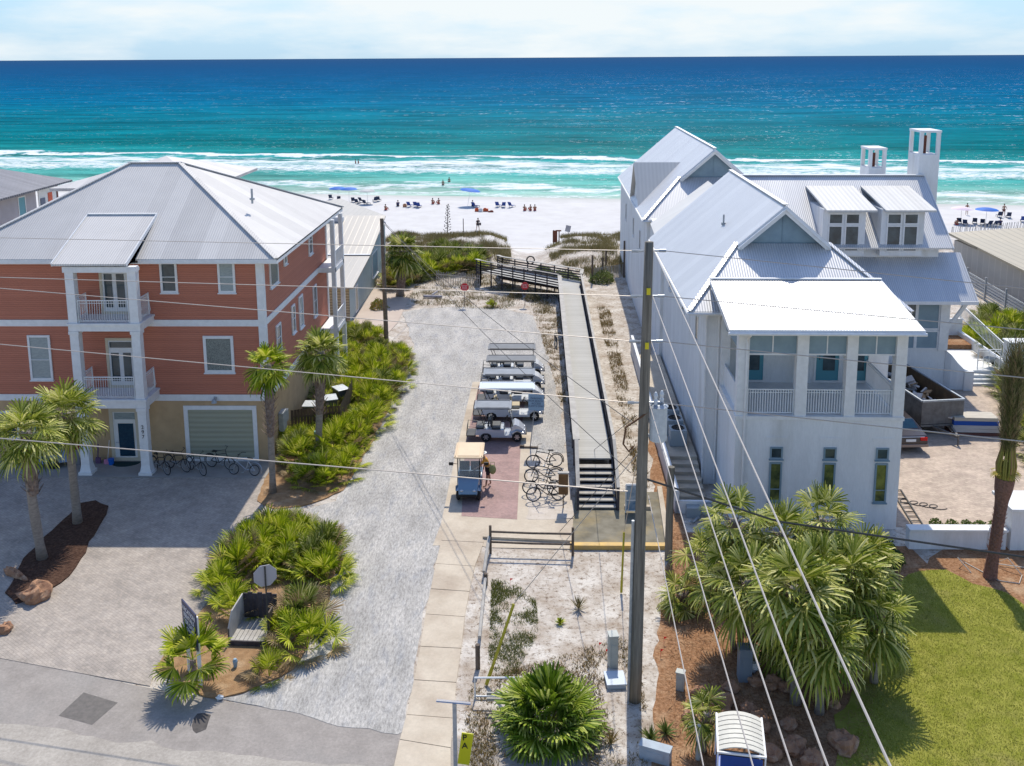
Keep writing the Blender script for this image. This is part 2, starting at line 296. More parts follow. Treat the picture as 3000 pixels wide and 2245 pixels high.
def sandmat():
    m,t,b=nodes('pale_sand'); n=t.nodes; l=t.links; b.inputs['Roughness'].default_value=.95; b.inputs['Specular IOR Level'].default_value=.05
    tc=n.new('ShaderNodeTexCoord'); sx=n.new('ShaderNodeSeparateXYZ'); l.new(tc.outputs['Object'],sx.inputs[0])
    def nz(s,d=8,ro=.65):
        k=n.new('ShaderNodeTexNoise'); k.inputs['Scale'].default_value=s; k.inputs['Detail'].default_value=d; k.inputs['Roughness'].default_value=ro; l.new(tc.outputs['Object'],k.inputs[0]); return k
    def ramp(src,p0,c0,p1,c1):
        r=n.new('ShaderNodeValToRGB'); r.color_ramp.elements[0].position=p0; r.color_ramp.elements[1].position=p1; r.color_ramp.elements[0].color=rgba(c0); r.color_ramp.elements[1].color=rgba(c1); l.new(src,r.inputs[0]); return r.outputs[0]
    def mixc(f,a,c):
        x=n.new('ShaderNodeMixRGB'); l.new(f,x.inputs[0]); l.new(a,x.inputs[1])
        if isinstance(c,tuple): x.inputs[2].default_value=rgba(c)
        else: l.new(c,x.inputs[2])
        return x.outputs[0]
    def mr(src,a,b_,c=0,d=1):
        r=n.new('ShaderNodeMapRange'); r.inputs[1].default_value=a; r.inputs[2].default_value=b_; r.inputs[3].default_value=c; r.inputs[4].default_value=d; l.new(src,r.inputs[0]); return r.outputs[0]
    beach=ramp(nz(.35).outputs['Fac'],.35,(.53,.515,.495),.7,(.60,.587,.575))
    lot=ramp(nz(.8,9).outputs['Fac'],.36,(.36,.30,.24),.62,(.60,.56,.50))
    lot=mixc(mr(nz(1.1,9,.8).outputs['Fac'],.53,.66,0,.8),lot,(.27,.20,.14)); lot=mixc(mr(nz(5,9,.8).outputs['Fac'],.52,.62),lot,(.16,.115,.08))
    lot=mixc(mr(nz(26,4,.6).outputs['Fac'],.62,.72,0,.7),lot,(.20,.15,.10))
    ym=mr(sx.outputs[1],98,112)
    c=mixc(ym,lot,beach)
    # damp sand at the water's edge
    ad=n.new('ShaderNodeMath'); ad.operation='MULTIPLY_ADD'; ad.inputs[1].default_value=.13; l.new(sx.outputs[0],ad.inputs[0]); l.new(sx.outputs[1],ad.inputs[2])
    c=mixc(mr(ad.outputs[0],158,168,0,.75),c,(.36,.37,.33))
    l.new(c,b.inputs['Base Color'])
    bp=n.new('ShaderNodeBump'); bp.inputs['Strength'].default_value=.5; bp.inputs['Distance'].default_value=.08; l.new(nz(3.5,9,.7).outputs['Fac'],bp.inputs['Height']); l.new(bp.outputs[0],b.inputs['Normal'])
    return m
m_sand=sandmat()
grid(fr(-200,-44,12)+fr(-44,48,1.4)+fr(48,260,12),fr(-40,76,6)+fr(76,126,1.1)+fr(126,235,5),tz).build('ground',m_sand,smooth=True)['kind']='structure'
# ---------------------------------------------------------------- sea
def seamat():
    m,t,b=nodes('sea_water'); n=t.nodes; l=t.links
    b.inputs['Roughness'].default_value=.32; b.inputs['Specular IOR Level'].default_value=.16
    tc=n.new('ShaderNodeTexCoord'); sx=n.new('ShaderNodeSeparateXYZ'); l.new(tc.outputs['Object'],sx.inputs[0])
    def math_(op,a,b_=None,c=None):
        k=n.new('ShaderNodeMath'); k.operation=op
        for i,v in enumerate((a,b_,c)):
            if v is None: continue
            if isinstance(v,(int,float)): k.inputs[i].default_value=v
            else: l.new(v,k.inputs[i])
        return k.outputs[0]
    def nz(s,st,d=6,ro=.6):
        mp=n.new('ShaderNodeMapping'); mp.inputs['Scale'].default_value=st; l.new(tc.outputs['Object'],mp.inputs[0])
        k=n.new('ShaderNodeTexNoise'); k.inputs['Scale'].default_value=s; k.inputs['Detail'].default_value=d; k.inputs['Roughness'].default_value=ro; l.new(mp.outputs[0],k.inputs[0]); return k.outputs['Fac']
    def mr(src,a,b_,c=0,d=1,sm_=False):
        r=n.new('ShaderNodeMapRange'); r.inputs[1].default_value=a; r.inputs[2].default_value=b_; r.inputs[3].default_value=c; r.inputs[4].default_value=d
        if sm_: r.interpolation_type='SMOOTHSTEP'
        l.new(src,r.inputs[0]); return r.outputs[0]
    s=math_('MULTIPLY_ADD',sx.outputs[0],.13,sx.outputs[1])
    wob=math_('MULTIPLY_ADD',math_('SUBTRACT',nz(.02,(1,2.2,1),5),.5),34.0,s)      # ragged bars and drifts
    lg=math_('LOGARITHM',math_('MAXIMUM',wob,100.0),10.0)
    r=n.new('ShaderNodeValToRGB'); cr=r.color_ramp
    st=[(165,(.34,.42,.36)),(178,(.14,.34,.29)),(196,(.05,.265,.24)),(222,(.03,.23,.225)),(246,(.010,.19,.195)),(262,(.001,.115,.128)),(300,(.001,.138,.168)),(350,(.001,.112,.152)),(400,(.001,.132,.19)),(520,(.0,.105,.195)),(800,(.001,.082,.182)),(1500,(.004,.066,.165)),(5000,(.010,.060,.152)),(30000,(.020,.066,.142))]
    f=lambda d:(math.log10(d)-2.1)/(4.5-2.1)
    while len(cr.elements)<len(st): cr.elements.new(.5)
    for e,(d,c) in zip(cr.elements,st): e.position=f(d); e.color=c+(1,)
    l.new(mr(lg,2.1,4.5),r.inputs[0]); col=r.outputs[0]
    # swell streaks, dark and light
    def mixc(f_,a,c,bl='MIX'):
        x=n.new('ShaderNodeMixRGB'); x.blend_type=bl; l.new(f_,x.inputs[0]) if not isinstance(f_,float) else None
        if isinstance(f_,float): x.inputs[0].default_value=f_
        l.new(a,x.inputs[1])
        if isinstance(c,tuple): x.inputs[2].default_value=rgba(c)
        else: l.new(c,x.inputs[2])
        return x.outputs[0]
    sw=nz(.11,(.22,1,1),8,.68); g1=mr(sw,.30,.70,.55,1.6)
    far=mr(s,500,2500)                                    # calmer looking with distance
    g2=math_('ADD',math_('MULTIPLY',g1,math_('SUBTRACT',1.0,math_('MULTIPLY',far,.75))),math_('MULTIPLY',far,.75))
    col=mixc(1.0,col,g2,'MULTIPLY')
    fine=mr(nz(.55,(.3,1,1),6,.7),.35,.7,.82,1.22); col=mixc(1.0,col,fine,'MULTIPLY')
    # surf: broken foam bands over the bars
    ed=nz(.045,(1,1,1),7,.7); tex=nz(.34,(.35,1,1),9,.78); tex2=nz(1.5,(.4,1,1),6,.75)
    sh=math_('MULTIPLY_ADD',math_('SUBTRACT',ed,.5),26.0,s)
    def band(c,wd,thr,src):
        d=math_('ABSOLUTE',math_('SUBTRACT',sh,c)); a=mr(d,0,wd,1,0)
        return mr(math_('ADD',math_('MULTIPLY',a,.45),src),thr,thr+.14)
    b1=band(217,22,.80,tex); b1b=band(206,20,.80,tex2); b2=band(178,11,.80,tex); b3=band(169,6,.86,tex2); b4=band(231,4,.66,tex)
    foam_glint=math_('MAXIMUM',math_('MAXIMUM',b1,b2),math_('MAXIMUM',b3,math_('MAXIMUM',b1b,b4)))
    # small sun glints painted into the water colour as white flecks
    glint=mr(nz(1.3,(.5,1,1),3,.6),.65,.665); glint_far=mr(nz(.42,(.55,1,1),3,.6),.65,.665); fm=mr(s,330,420); glint=math_('ADD',math_('MULTIPLY',glint,math_('SUBTRACT',1.0,fm)),math_('MULTIPLY',glint_far,fm)); pt=mr(nz(.05,(.25,1,1),5,.7),.46,.56); px=mr(sx.outputs[0],-80,60,.35,1); glint=math_('MULTIPLY',math_('MULTIPLY',math_('MULTIPLY',glint,pt),px),mr(s,700,2200,1,0))
    foam_glint=math_('MAXIMUM',foam_glint,glint)
    col=mixc(foam_glint,col,(.66,.70,.71)); l.new(col,b.inputs['Base Color'])
    l.new(mr(foam_glint,0,1,.26,.9),b.inputs['Roughness'])
    bp=n.new('ShaderNodeBump'); bp.inputs['Strength'].default_value=.95; bp.inputs['Distance'].default_value=1.1; b.inputs['Specular IOR Level'].default_value=0
    l.new(math_('ADD',math_('MULTIPLY',nz(.22,(.35,1,1),7,.62),1.0),math_('MULTIPLY',nz(1.6,(.6,1,1),5,.6),.22)),bp.inputs['Height']); l.new(bp.outputs[0],b.inputs['Normal'])
    gl=n.new('ShaderNodeBsdfGlossy'); gl.inputs['Roughness'].default_value=.16; l.new(bp.outputs[0],gl.inputs['Normal']); ms=n.new('ShaderNodeMixShader'); ms.inputs[0].default_value=.014
    l.new(b.outputs[0],ms.inputs[1]); l.new(gl.outputs[0],ms.inputs[2]); l.new(ms.outputs[0],n['Material Output'].inputs[0])
    return m
def seaz(x,y):
    s=y+.13*x; z=-3.5
    for c,w_,h in ((232,5,.75),(214,6,.35),(182,3.5,.45),(262,7,.5),(300,9,.35)):
        q=s-c+mn.noise(Vector((x*.02,c,0)))*7; z+=h*math.exp(-(q/w_)**2)*(.6+.5*mn.noise(Vector((x*.05,c,9))))
    return z
ys=fr(150,330,1.5)+[340,360,400,500,700,1200,3000,8000,45000]
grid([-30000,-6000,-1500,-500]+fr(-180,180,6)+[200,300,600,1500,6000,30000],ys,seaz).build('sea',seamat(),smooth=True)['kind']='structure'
# ---------------------------------------------------------------- flat surfaces (each a few mm above the one below)
def rag(pts,amp,step=.45,seed=0):
    o=[]; n=len(pts)
    for i in range(n):
        a,c=Vector(pts[i]),Vector(pts[(i+1)%n]); d=c-a; L_=d.length; k=max(1,int(L_/step)) if L_<25 else 1; nn=Vector((-d.y,d.x))/max(L_,1e-6)
        for j in range(k):
            p=a+d*(j/k); q=mn.noise(Vector((p.x*.9,p.y*.9,seed)))*amp+mn.noise(Vector((p.x*3.7,p.y*3.7,seed+4)))*amp*.6
            o.append(tuple(p+(nn*q if k>1 else nn*0)))
    return o
def sheet(name,pts,z,mat,th=None,H=False):
    if any(k in name for k in ('gravel','mulch','sand','lawn','stain','shoulder')): pts=rag(pts,.2)
    b=MB(); b.prism(pts,z-.03 if th is None else z-th,z); o=b.build(name,mat); o['kind']='structure'
    return o
def G(*ps): return [g(x,y) for x,y in ps]
m_asph=M('worn_asphalt',(.33,.30,.27),(.27,.245,.22),ns=1.4,rough=.95,spec=.1,bump=.3,bs=90,c3=(.32,.30,.275),n3=.35,lo3=.5,hi3=.8,grain=.2,gs=10)
m_patch=M('asphalt_patch',(.17,.155,.14),(.13,.12,.11),ns=6,rough=.95,bump=.4,bs=90); m_oil=M('oily_patch',(.055,.05,.048),(.09,.08,.075),ns=5,rough=.8)
m_grav=M('pale_gravel',(.365,.35,.325),(.52,.495,.455),ns=.7,rough=.95,spec=.1,detail=12,bump=1,bs=30,c3=(.27,.275,.285),n3=1.4,lo3=.5,hi3=.75,lo=.36,hi=.62,stretch=(1.9,.55,1),grain=.5,gs=7)
m_pavL=pavers('warm_grey_pavers',(.40,.345,.29),(.33,.29,.25),(.25,.22,.19),.22,.11,.65)
m_pavR=pavers('buff_pavers',(.50,.40,.31),(.42,.33,.26),(.32,.26,.20),.34,.17,-.35)
m_red=pavers('red_brick_pavers',(.36,.225,.20),(.31,.20,.18),(.28,.20,.18),.2,.1,.785)
m_walk=M('apron_concrete',(.33,.31,.28),(.27,.25,.23),ns=1,rough=.9,bump=.1,bs=50)
sheet('road',G((-700,1815),(0,1922),(400,2010),(640,2052),(900,2095),(1190,2141),(1900,2252),(1900,2560),(-900,2560)),.010,m_asph)
sheet('road_shoulder',[g(-900,1985),g(0,2118),(g(560,2200)),(g(1150,2262)),g(1200,2600),g(-900,2600)],.016,M('pale_road_edge',(.40,.365,.315),(.33,.30,.26),ns=.8,rough=.95,c3=(.30,.27,.23),n3=2,lo3=.5,hi3=.8,grain=.25,gs=9))
sheet('asphalt_patch',G((245,2030),(345,2060),(270,2125),(172,2098)),.014,m_patch)
sheet('dark_stain',G((578,2092),(600,2090),(618,2096),(612,2112),(604,2138),(575,2150),(566,2142),(562,2128),(568,2105)),.014,m_oil)
sheet('gravel_drive',G((1190,2141),(1160,2160),(640,2050),(800,2020),(905,1930),(965,1760),(985,1600),(960,1545),(880,1530),(860,1500),(985,1470),(1060,1330),(1160,1150),(1212,1010),(1190,950),(1180,915),(1240,905),(1320,900),(1480,905),(1560,925),(1585,980),(1640,1180),(1660,1330),(1650,1560),(1470,1580),(1430,1560),(1300,1535),(1212,1950)),.02,m_grav)
sheet('parking_border',G((1385,1120),(1575,1120),(1552,1325),(1547,1524),(1695,1522),(1690,1610),(1430,1606),(1405,1600),(1268,1600),(1292,1536),(1340,1310)),.026,m_conc)
sheet('brick_parking_bay',G((1402,1130),(1545,1128),(1528,1255),(1515,1524),(1352,1514),(1362,1310)),.032,m_red)
# sandy strip with bikes
sheet('bike_parking_sand',G((1547,1330),(1660,1330),(1690,1518),(1549,1522)),.029,M('packed_sand',(.46,.40,.33),(.55,.49,.42),ns=2,rough=.95,c3=(.25,.19,.13),n3=9,lo3=.6,hi3=.75,bump=.3,bs=30))
b=MB()
sw=[(1299,1537,1425,1545),(1292,1586,1418,1592),(1276,1654,1392,1662),(1261,1728,1376,1736),(1246,1802,1362,1810),(1231,1897,1352,1903),(1212,1995,1338,2003),(1190,2097,1330,2108),(1170,2170,1322,2195),(1150,2260,1322,2275),(1130,2400,1310,2400)]
for a,c in zip(sw,sw[1:]):
    p=[Vector(g(a[0],a[1])),Vector(g(a[2],a[3])),Vector(g(c[2],c[3])),Vector(g(c[0],c[1]))]; q=sum(p,Vector((0,0)))/4
    b.prism([tuple(q+(k-q)*(1-.022/max(.1,(k-q).length))) for k in p],-.05,.045+random.uniform(-.004,.004))
b.build('sidewalk',m_conc)['kind']='structure'
sheet('driveway_left',G((-900,1300),(-40,1300),(0,1395),(280,1400),(460,1405),(780,1390),(840,1480),(905,1500),(960,1530),(930,1545),(790,1530),(680,1590),(640,1720),(560,1830),(500,1900),(450,1965),(440,2012),(0,1930),(-700,1815)),.024,m_pavL)
sheet('house_apron',[(-31,44.6),(-13.2,44.6),(-13.2,46.7),(-31,46.7)],.05,m_walk)
sheet('sidewalk_back',G((1050,905),(1135,905),(1160,800),(1115,800)),.03,m_conc)
sheet('beach_walkway',[(-14.2,60),(-11.4,66),(-10.6,73),(-10.8,92),(-14.3,92)],.035,M('pinkish_concrete',(.50,.42,.35),(.45,.37,.31),ns=.8,rough=.9))
sheet('mulch_bed_left',G((318,1486),(312,1510),(240,1640),(200,1690),(120,1752),(40,1775),(20,1740),(70,1640),(150,1560),(200,1510),(235,1478),(280,1470)),.075,M('dark_mulch',(.055,.03,.022),(.11,.065,.045),ns=9,rough=.95,spec=.05,detail=9,bump=1,bs=14,grain=.4,gs=11),.1)
m_mulchy=M('pine_straw',(.36,.22,.11),(.25,.145,.07),ns=5,rough=.95,bump=1,bs=18,detail=9,c3=(.48,.35,.22),n3=1.3,lo3=.5,hi3=.8,grain=.4,gs=10)
sheet('mulch_bed_island',G((455,1965),(560,2030),(640,2050),(720,2035),(815,1985),(880,1930),(950,1800),(985,1650),(960,1545),(860,1525),(780,1530),(670,1600),(640,1720),(560,1830),(500,1900)),.06,m_mulchy,.1)
sheet('mulch_bed_hedge',G((750,1470),(800,1360),(860,1290),(905,1180),(940,960),(1120,985),(1185,1040),(1170,1130),(1080,1320),(1005,1440),(880,1490),(800,1495)),.05,m_mulchy,.1)
# right hand yard
def GH(*ps): return [g(x,y) for x,y in ps]
sheet('mulch_bed_right',G((1900,1255),(1985,1470),(2010,1560),(2700,1600),(3150,1570),(3400,2500),(1915,2500),(1925,1900),(1960,1600),(1925,1560)),.012,m_mulch)
m_lawn=M('lawn_soil',(.20,.215,.03),(.31,.30,.065),ns=1.6,rough=.95,spec=.05,bump=.8,bs=40,c3=(.24,.20,.09),n3=.5,lo3=.55,hi3=.85)
lawn_poly=G((2640,1700),(2690,1672),(2770,1672),(2850,1712),(2950,1738),(3020,1790),(3400,2100),(3400,2700),(2450,2700),(2450,2100),(2560,1950),(2600,1800))
sheet('lawn',lawn_poly,.03,m_lawn)
sheet('driveway_right',[g(2625,1545),g(2990,1560),g(3300,1560),frH(34,48),frH(31,60),frH(15,60),frH(15.2,40.5)],.028,m_pavR)
sheet('landing_pad',[(1.55,38.05),(5.5,38.05),(5.85,43.2),(1.95,43.2)],.05,m_concd)
b=MB(); b.box((1.5,37.75,0),(5.75,38.05,.2)); b.build('yellow_kerb',m_yellow)['kind']='structure'
b=MB(); b.bar((5.62,38.05,.1),(5.95,43.5,.1),.22,.2); b.bar((4.1,41.5,.1),(5.3,41.45,.1),.2,.2); b.build('concrete_kerb',m_conc)['kind']='structure'
b=MB(); b.bar(g(1415,1578)+(.07,),g(1680,1590)+(.07,),.18,.14); b.build('sand_kerb',m_conc)['kind']='structure'
# ---------------------------------------------------------------- scattered blades (uncountable ground cover)
def inpoly(x,y,p):
    c=False; n=len(p); j=n-1
    for i in range(n):
        if (p[i][1]>y)!=(p[j][1]>y) and x<(p[j][0]-p[i][0])*(y-p[i][1])/(p[j][1]-p[i][1])+p[i][0]: c=not c
        j=i
    return c
def blades(name,n,samp,h,wd,mat,lean=.5,zf=tz,dens=None):
    b=MB(); k=0
    while k<n:
        x,y=samp()
        if dens and not dens(x,y): continue
        k+=1; z=zf(x,y); a=random.uniform(0,6.28); hh=h*random.uniform(.5,1.2); w_=wd*random.uniform(.6,1.3); lx,ly=random.gauss(0,lean)*hh,random.gauss(0,lean)*hh
        dx,dy=math.cos(a)*w_,math.sin(a)*w_
        b.add([(x-dx,y-dy,z-.01),(x+dx,y+dy,z-.01),(x+lx,y+ly,z+hh)],[(0,1,2)])
    o=b.build(name,mat); o['kind']='stuff'; return o
def polysamp(p):
    xs=[q[0] for q in p]; ysq=[q[1] for q in p]
    def f():
        while True:
            x=random.uniform(min(xs),max(xs)); y=random.uniform(min(ysq),max(ysq))
            if inpoly(x,y,p): return x,y
    return f
lf_lawn=leafmat('lawn_blade',[(.19,.23,.02),(.32,.33,.045),(.50,.45,.14),(.25,.28,.035)],.35)
lf_dune=leafmat('dune_grass_blade',[(.11,.11,.04),(.20,.17,.07),(.30,.24,.13),(.16,.15,.05)],.25)
lf_dry=leafmat('dry_grass_blade',[(.34,.24,.11),(.25,.17,.07),(.18,.17,.05)],.2)
vis=[p for p in lawn_poly]
vl=G((2640,1700),(2690,1672),(2770,1672),(2850,1712),(2950,1738),(3020,1790),(3060,2260),(2480,2260),(2560,1950),(2600,1800))
blades('lawn_grass',42000,polysamp(vl),.05,.012,lf_lawn,.7,lambda x,y:.03)
nd=lambda s,t,o=0:(lambda x,y: mn.noise(Vector((x*s,y*s,o)))+.5*mn.noise(Vector((x*s*3.1,y*s*3.1,o+9)))+random.gauss(0,.22)>t+.12)
d1=[(-16,90),(-16,113),(-3.6,113),(-2.6,104),(-2.2,96),(-4,90)]; d2=[(1.8,96),(1.2,104),(3,110),(16,112),(16,88),(5,88)]
blades('dune_grass',26000,polysamp(d1),.55,.022,lf_dune,.3,tz,nd(.35,-.12))
blades('dune_grass',22000,polysamp(d2),.5,.022,lf_dune,.3,tz,nd(.35,-.02,5))
lotg=G((1240,905),(1560,910),(1610,930),(1640,860),(1640,820),(1400,800),(1240,800),(1160,860))
blades('weedy_grass',9000,polysamp(lotg),.22,.02,lf_dune,.5,tz,nd(.6,-.02,2))
blades('weedy_grass',3500,polysamp(G((1560,905),(1640,905),(1660,1180),(1640,1180),(1590,1000))),.14,.018,lf_dry,.6,tz,nd(.7,.02,2))
blades('weedy_grass',7000,polysamp(G((1440,1700),(1500,1700),(1570,1760),(1580,1860),(1500,1990),(1430,1990))),.09,.014,leafmat('weed_blade',[(.12,.14,.03),(.20,.21,.06),(.16,.17,.05)],.3),.6,tz,nd(.8,-.1,4))
blades('weedy_grass',6500,polysamp(G((1380,2000),(1880,1850),(1900,2260),(1340,2260))),.13,.016,lf_dry,.7,tz,nd(.9,.05,6))
blades('pine_straw_litter',9000,polysamp(G((1960,1560),(2560,1640),(2560,2260),(1960,2260))),.10,.012,leafmat('straw',[(.30,.16,.07),(.42,.26,.14),(.16,.07,.03)],.1),1.6,lambda x,y:.015)
blades('dry_weeds',3500,polysamp([(4.9,43.5),(5.6,43.5),(6.2,78),(5.2,78)]),.22,.02,lf_dry,.5,tz,nd(.6,-.1))
# ---------------------------------------------------------------- building parts
V=Vector
def win(parent,o,u,n,w,h,pane=None,fw=.11,munt=(),name='window',fm=None,proud=.05,pname='pane',sill=True,label=None):
    """frame with a recessed pane; munt = ('h'|'v', fraction, a, b)"""
    o,u,n=V(o),V(u).normalized(),V(n).normalized(); z=V((0,0,1)); b=MB(); fm=fm or m_trim; pane=pane or m_glass
    def bx(a0,a1,z0,z1,d0,d1,mb):
        vs=[o+u*a+z*c+n*d for d in (d0,d1) for a,c in ((a0,z0),(a1,z0),(a1,z1),(a0,z1))]
        mb.add(vs,[(0,1,2,3),(7,6,5,4),(0,4,5,1),(1,5,6,2),(2,6,7,3),(3,7,4,0)])
    bx(0,fw,0,h,-.02,proud,b); bx(w-fw,w,0,h,-.02,proud,b); bx(fw,w-fw,h-fw,h,-.02,proud-.003,b); bx(fw,w-fw,0,fw,-.02,proud-.003,b)
    if sill: bx(-.04,w+.04,-.05,.0,-.02,proud+.05,b)
    for k in munt:
        f0,f1=(k[2],k[3]) if len(k)>3 else (0,1)
        if k[0]=='h': zz=fw+(h-2*fw)*k[1]; t=k[4] if len(k)>4 else .035; bx(fw+(w-2*fw)*f0,fw+(w-2*fw)*f1,zz-t/2,zz+t/2,0,proud-.012,b)
        else: xx=fw+(w-2*fw)*k[1]; t=k[4] if len(k)>4 else .035; bx(xx-t/2,xx+t/2,fw+(h-2*fw)*f0,fw+(h-2*fw)*f1,0,proud-.010,b)
    f=b.build(name,fm,parent)
    if label: f['label']=label
    p=MB(); bx(fw-.005,w-fw+.005,fw-.005,h-fw+.005,-.015,.012,p); p.build(pname,pane,f); return f
def railing(parent,p0,p1,h=1.0,sp=.12,mat=None,r=.012,name='railing',bow=0.0,out=None):
    p0,p1=V(p0),V(p1); b=MB(); L_=(p1-p0).length; n=max(2,int(L_/sp)); up_=V((0,0,1))
    b.bar(p0+up_*h,p1+up_*h,.06,.045); b.bar(p0+up_*.09,p1+up_*.09,.04,.035); b.bar(p0+up_*(h-.13),p1+up_*(h-.13),.03,.025)
    for i in range(n+1):
        q=p0.lerp(p1,i/n)
        if bow and out is not None:
            o_=V(out)*bow; b.tube([q+up_*.09,q+up_*.25+o_,q+up_*.5+o_*.5,q+up_*h],r,4)
        else: b.bar(q+up_*.09,q+up_*h,r*2,r*2)
    for q in (p0,p1): b.bar(q,q+up_*(h+.03),.05,.05)
    return b.build(name,mat or m_white,parent)
def col(parent,x0,x1,y0,y1,z0,z1,flare=0,fh=.5,name='column',mat=None,cap=True):
    b=MB(); b.box((x0,y0,z0+(fh if flare else 0)),(x1,y1,z1))
    if flare:
        b.add([(x0-flare,y0-flare,z0),(x1+flare,y0-flare,z0),(x1+flare,y1+flare,z0),(x0-flare,y1+flare,z0),(x0,y0,z0+fh),(x1,y0,z0+fh),(x1,y1,z0+fh),(x0,y1,z0+fh)],[(0,3,2,1),(4,5,6,7),(0,1,5,4),(1,2,6,5),(2,3,7,6),(3,0,4,7)])
        b.box((x0-flare-.03,y0-flare-.03,z0),(x1+flare+.03,y1+flare+.03,z0+.14))
    if cap: b.box((x0-.04,y0-.04,z1-.16),(x1+.04,y1+.04,z1-.01))
    return b.build(name,mat or m_trim,parent)
# ================================================================ coral house
ch=house('coral_house','three storey coral red house with white balconies and a grey hipped metal roof','house',(-20,50,0))
YW=46.62; XL,XR,YB=-29.0,-13.42,61.5
b=MB(); b.box((XL,YW,0),(XR,YB,3.3)); b.build('ground_floor_wall',m_beige,ch)
b=MB(); b.box((XL+.02,YW+.02,3.3),(XR-.02,YB-.02,10.75)); b.build('upper_wall',m_coral,ch)
b=MB()
for z0,z1 in ((3.27,3.60),(7.17,7.5)):
    b.box((XL,YW-.04,z0),(XR+.04,YW,z1)); b.box((XR-.0,YW,z0),(XR+.04,YB+.04,z1))
b.build('trim_band',m_trim,ch)
for p,q in (((XR-.30,YW-.06,3.6),(XR+.06,YW+.26,7.17)),((XR-.30,YW-.06,7.5),(XR+.06,YW+.26,10.7)),((XR-.24,YB-.2,3.6),(XR+.05,YB+.05,10.7))): b=MB(); b.box(p,q); b.build('corner_board',m_trim,ch)
# roof: hip
E0=10.72; k=.57; A=(-12.5,46.0,E0); Bk=(-12.5,62.6,E0); Cc=(-29.2,62.6,E0); D=(-29.2,46.0,E0); R1=(-19.48,53.0,14.68); R2=(-22.22,53.0,14.68)
b=MB(); b.slab([D,A,R1,R2],.09); b.slab([A,Bk,R1],.09); b.slab([Bk,Cc,R2,R1],.09); b.slab([Cc,D,R2],.09); rf=b.build('roof',m_roofL,ch)
b=MB()
for p,q in ((A,R1),(Bk,R1),(D,R2),(Cc,R2),(R1,R2)): b.bar(V(p)+V((0,0,.03)),V(q)+V((0,0,.03)),.26,.06)
b.build('ridge_cap',m_roofL,rf)
b=MB(); b.tube([(-15.0,51.0,12.7),(-15.0,51.0,13.5)],.06,8); b.tube([(-15.0,51.0,12.9),(-15.0,51.0,13.0)],.14,8); b.build('vent_pipe',m_galv,rf)
for p,q in (((-29.2,45.98,E0-.22),(-22.95,46.04,E0-.03)),((-19.3,45.98,E0-.22),(-12.5,46.04,E0-.03)),((-12.56,46.04,E0-.26),(-12.5,62.6,E0-.03))): b=MB(); b.box(p,q); b.build('fascia',m_trim,ch)
b=MB(); b.prism([(-29.1,46.05),(-12.57,46.05),(-12.57,62.5),(-29.1,62.5)],E0-.26,E0-.2); b.build('soffit',m_trim,ch)
# porch shed roof over the balconies
ys_,zs_=48.95,E0+.57*2.95+.05
b=MB(); b.slab([(-22.95,44.75,10.74),(-19.35,44.75,10.74),(-19.35,ys_,zs_),(-22.95,ys_,zs_)],.10); pr_=b.build('porch_roof',m_roofL,ch)
b=MB(); b.add([(-19.42,44.8,10.62),(-19.42,ys_,zs_-.1),(-19.42,46.1,10.62)],[(0,1,2),(2,1,0)]); b.bar((-22.95,ys_,zs_+.03),(-19.35,ys_,zs_+.03),.16,.06); b.bar((-19.36,44.75,10.70),(-19.36,ys_,zs_-.03),.05,.18); b.bar((-22.94,44.75,10.70),(-22.94,ys_,zs_-.03),.05,.18); b.build('rake_trim',m_trim,pr_)
# balconies
for z0,z1 in ((3.50,3.96),(7.40,7.80)):
    b=MB(); b.box((-22.45,44.86,z0),(-18.95,YW,z1)); b.box((-22.5,44.8,z1-.1),(-18.9,YW,z1-.002)); fl=b.build('balcony_floor',m_trim,ch)
    railing(fl,(-21.95,44.98,z1),(-19.5,44.98,z1),1.1,.115,bow=.07,out=(0,-1,0)); railing(fl,(-19.12,45.15,z1),(-19.12,46.5,z1),1.1,.115,bow=.07,out=(1,0,0)); railing(fl,(-22.25,45.15,z1),(-22.25,46.5,z1),1.1,.115,bow=.07,out=(-1,0,0))
for z0,z1,fl_ in ((0.05,3.5,.09),(3.96,7.4,0),(7.8,10.5,0)):
    col(ch,-22.42,-22.0,44.88,45.28,z0,z1,fl_); col(ch,-19.42,-19.0,44.88,45.28,z0,z1,fl_)
b=MB(); b.box((-22.5,44.85,10.3),(-18.95,45.2,10.58)); b.build('porch_beam',m_trim,ch)
nF=(0,-1,0); uF=(1,0,0)
m_cream=M('cream_trim_paint',(.55,.49,.37),rough=.6)
def french(parent,x,z,w=1.42,h=2.35,tr=True):
    f=win(parent,(x,YW,z),uF,nF,w,h,pane=m_white,fw=.13,name='balcony_door',fm=m_cream,pname='door_leaf',sill=False)
    b=MB(); hb=h-.62 if tr else h-.3
    for xx in (x+.24,x+w/2+.10):
        b.box((xx,YW-.035,z+.35),(xx+w/2-.36,YW-.012,z+hb-.15))
    if tr: b.box((x+.2,YW-.035,z+hb+.12),(x+w-.2,YW-.012,z+h-.2))
    b.build('glazing',m_glass,f)
french(ch,-21.55,7.8,1.5,2.5,False); french(ch,-21.5,3.96,1.5,2.6)
f=win(ch,(-21.62,YW,.05),uF,nF,1.5,2.8,pane=m_white,fw=.17,name='front_door',fm=m_cream,pname='door_panel',sill=False)
b=MB(); b.box((-21.2,YW-.04,.3),(-20.42,YW-.015,2.05)); b.box((-21.35,YW-.04,2.28),(-20.3,YW-.015,2.62),1); b.build('glazing',[m_bglass,m_blind],f)
b=MB(); b.tube([(-21.32,YW-.03,1.05),(-21.32,YW-.1,1.05),(-21.2,YW-.1,1.05)],.018,6); b.build('handle',m_metal,f)
h1=('h',.5)
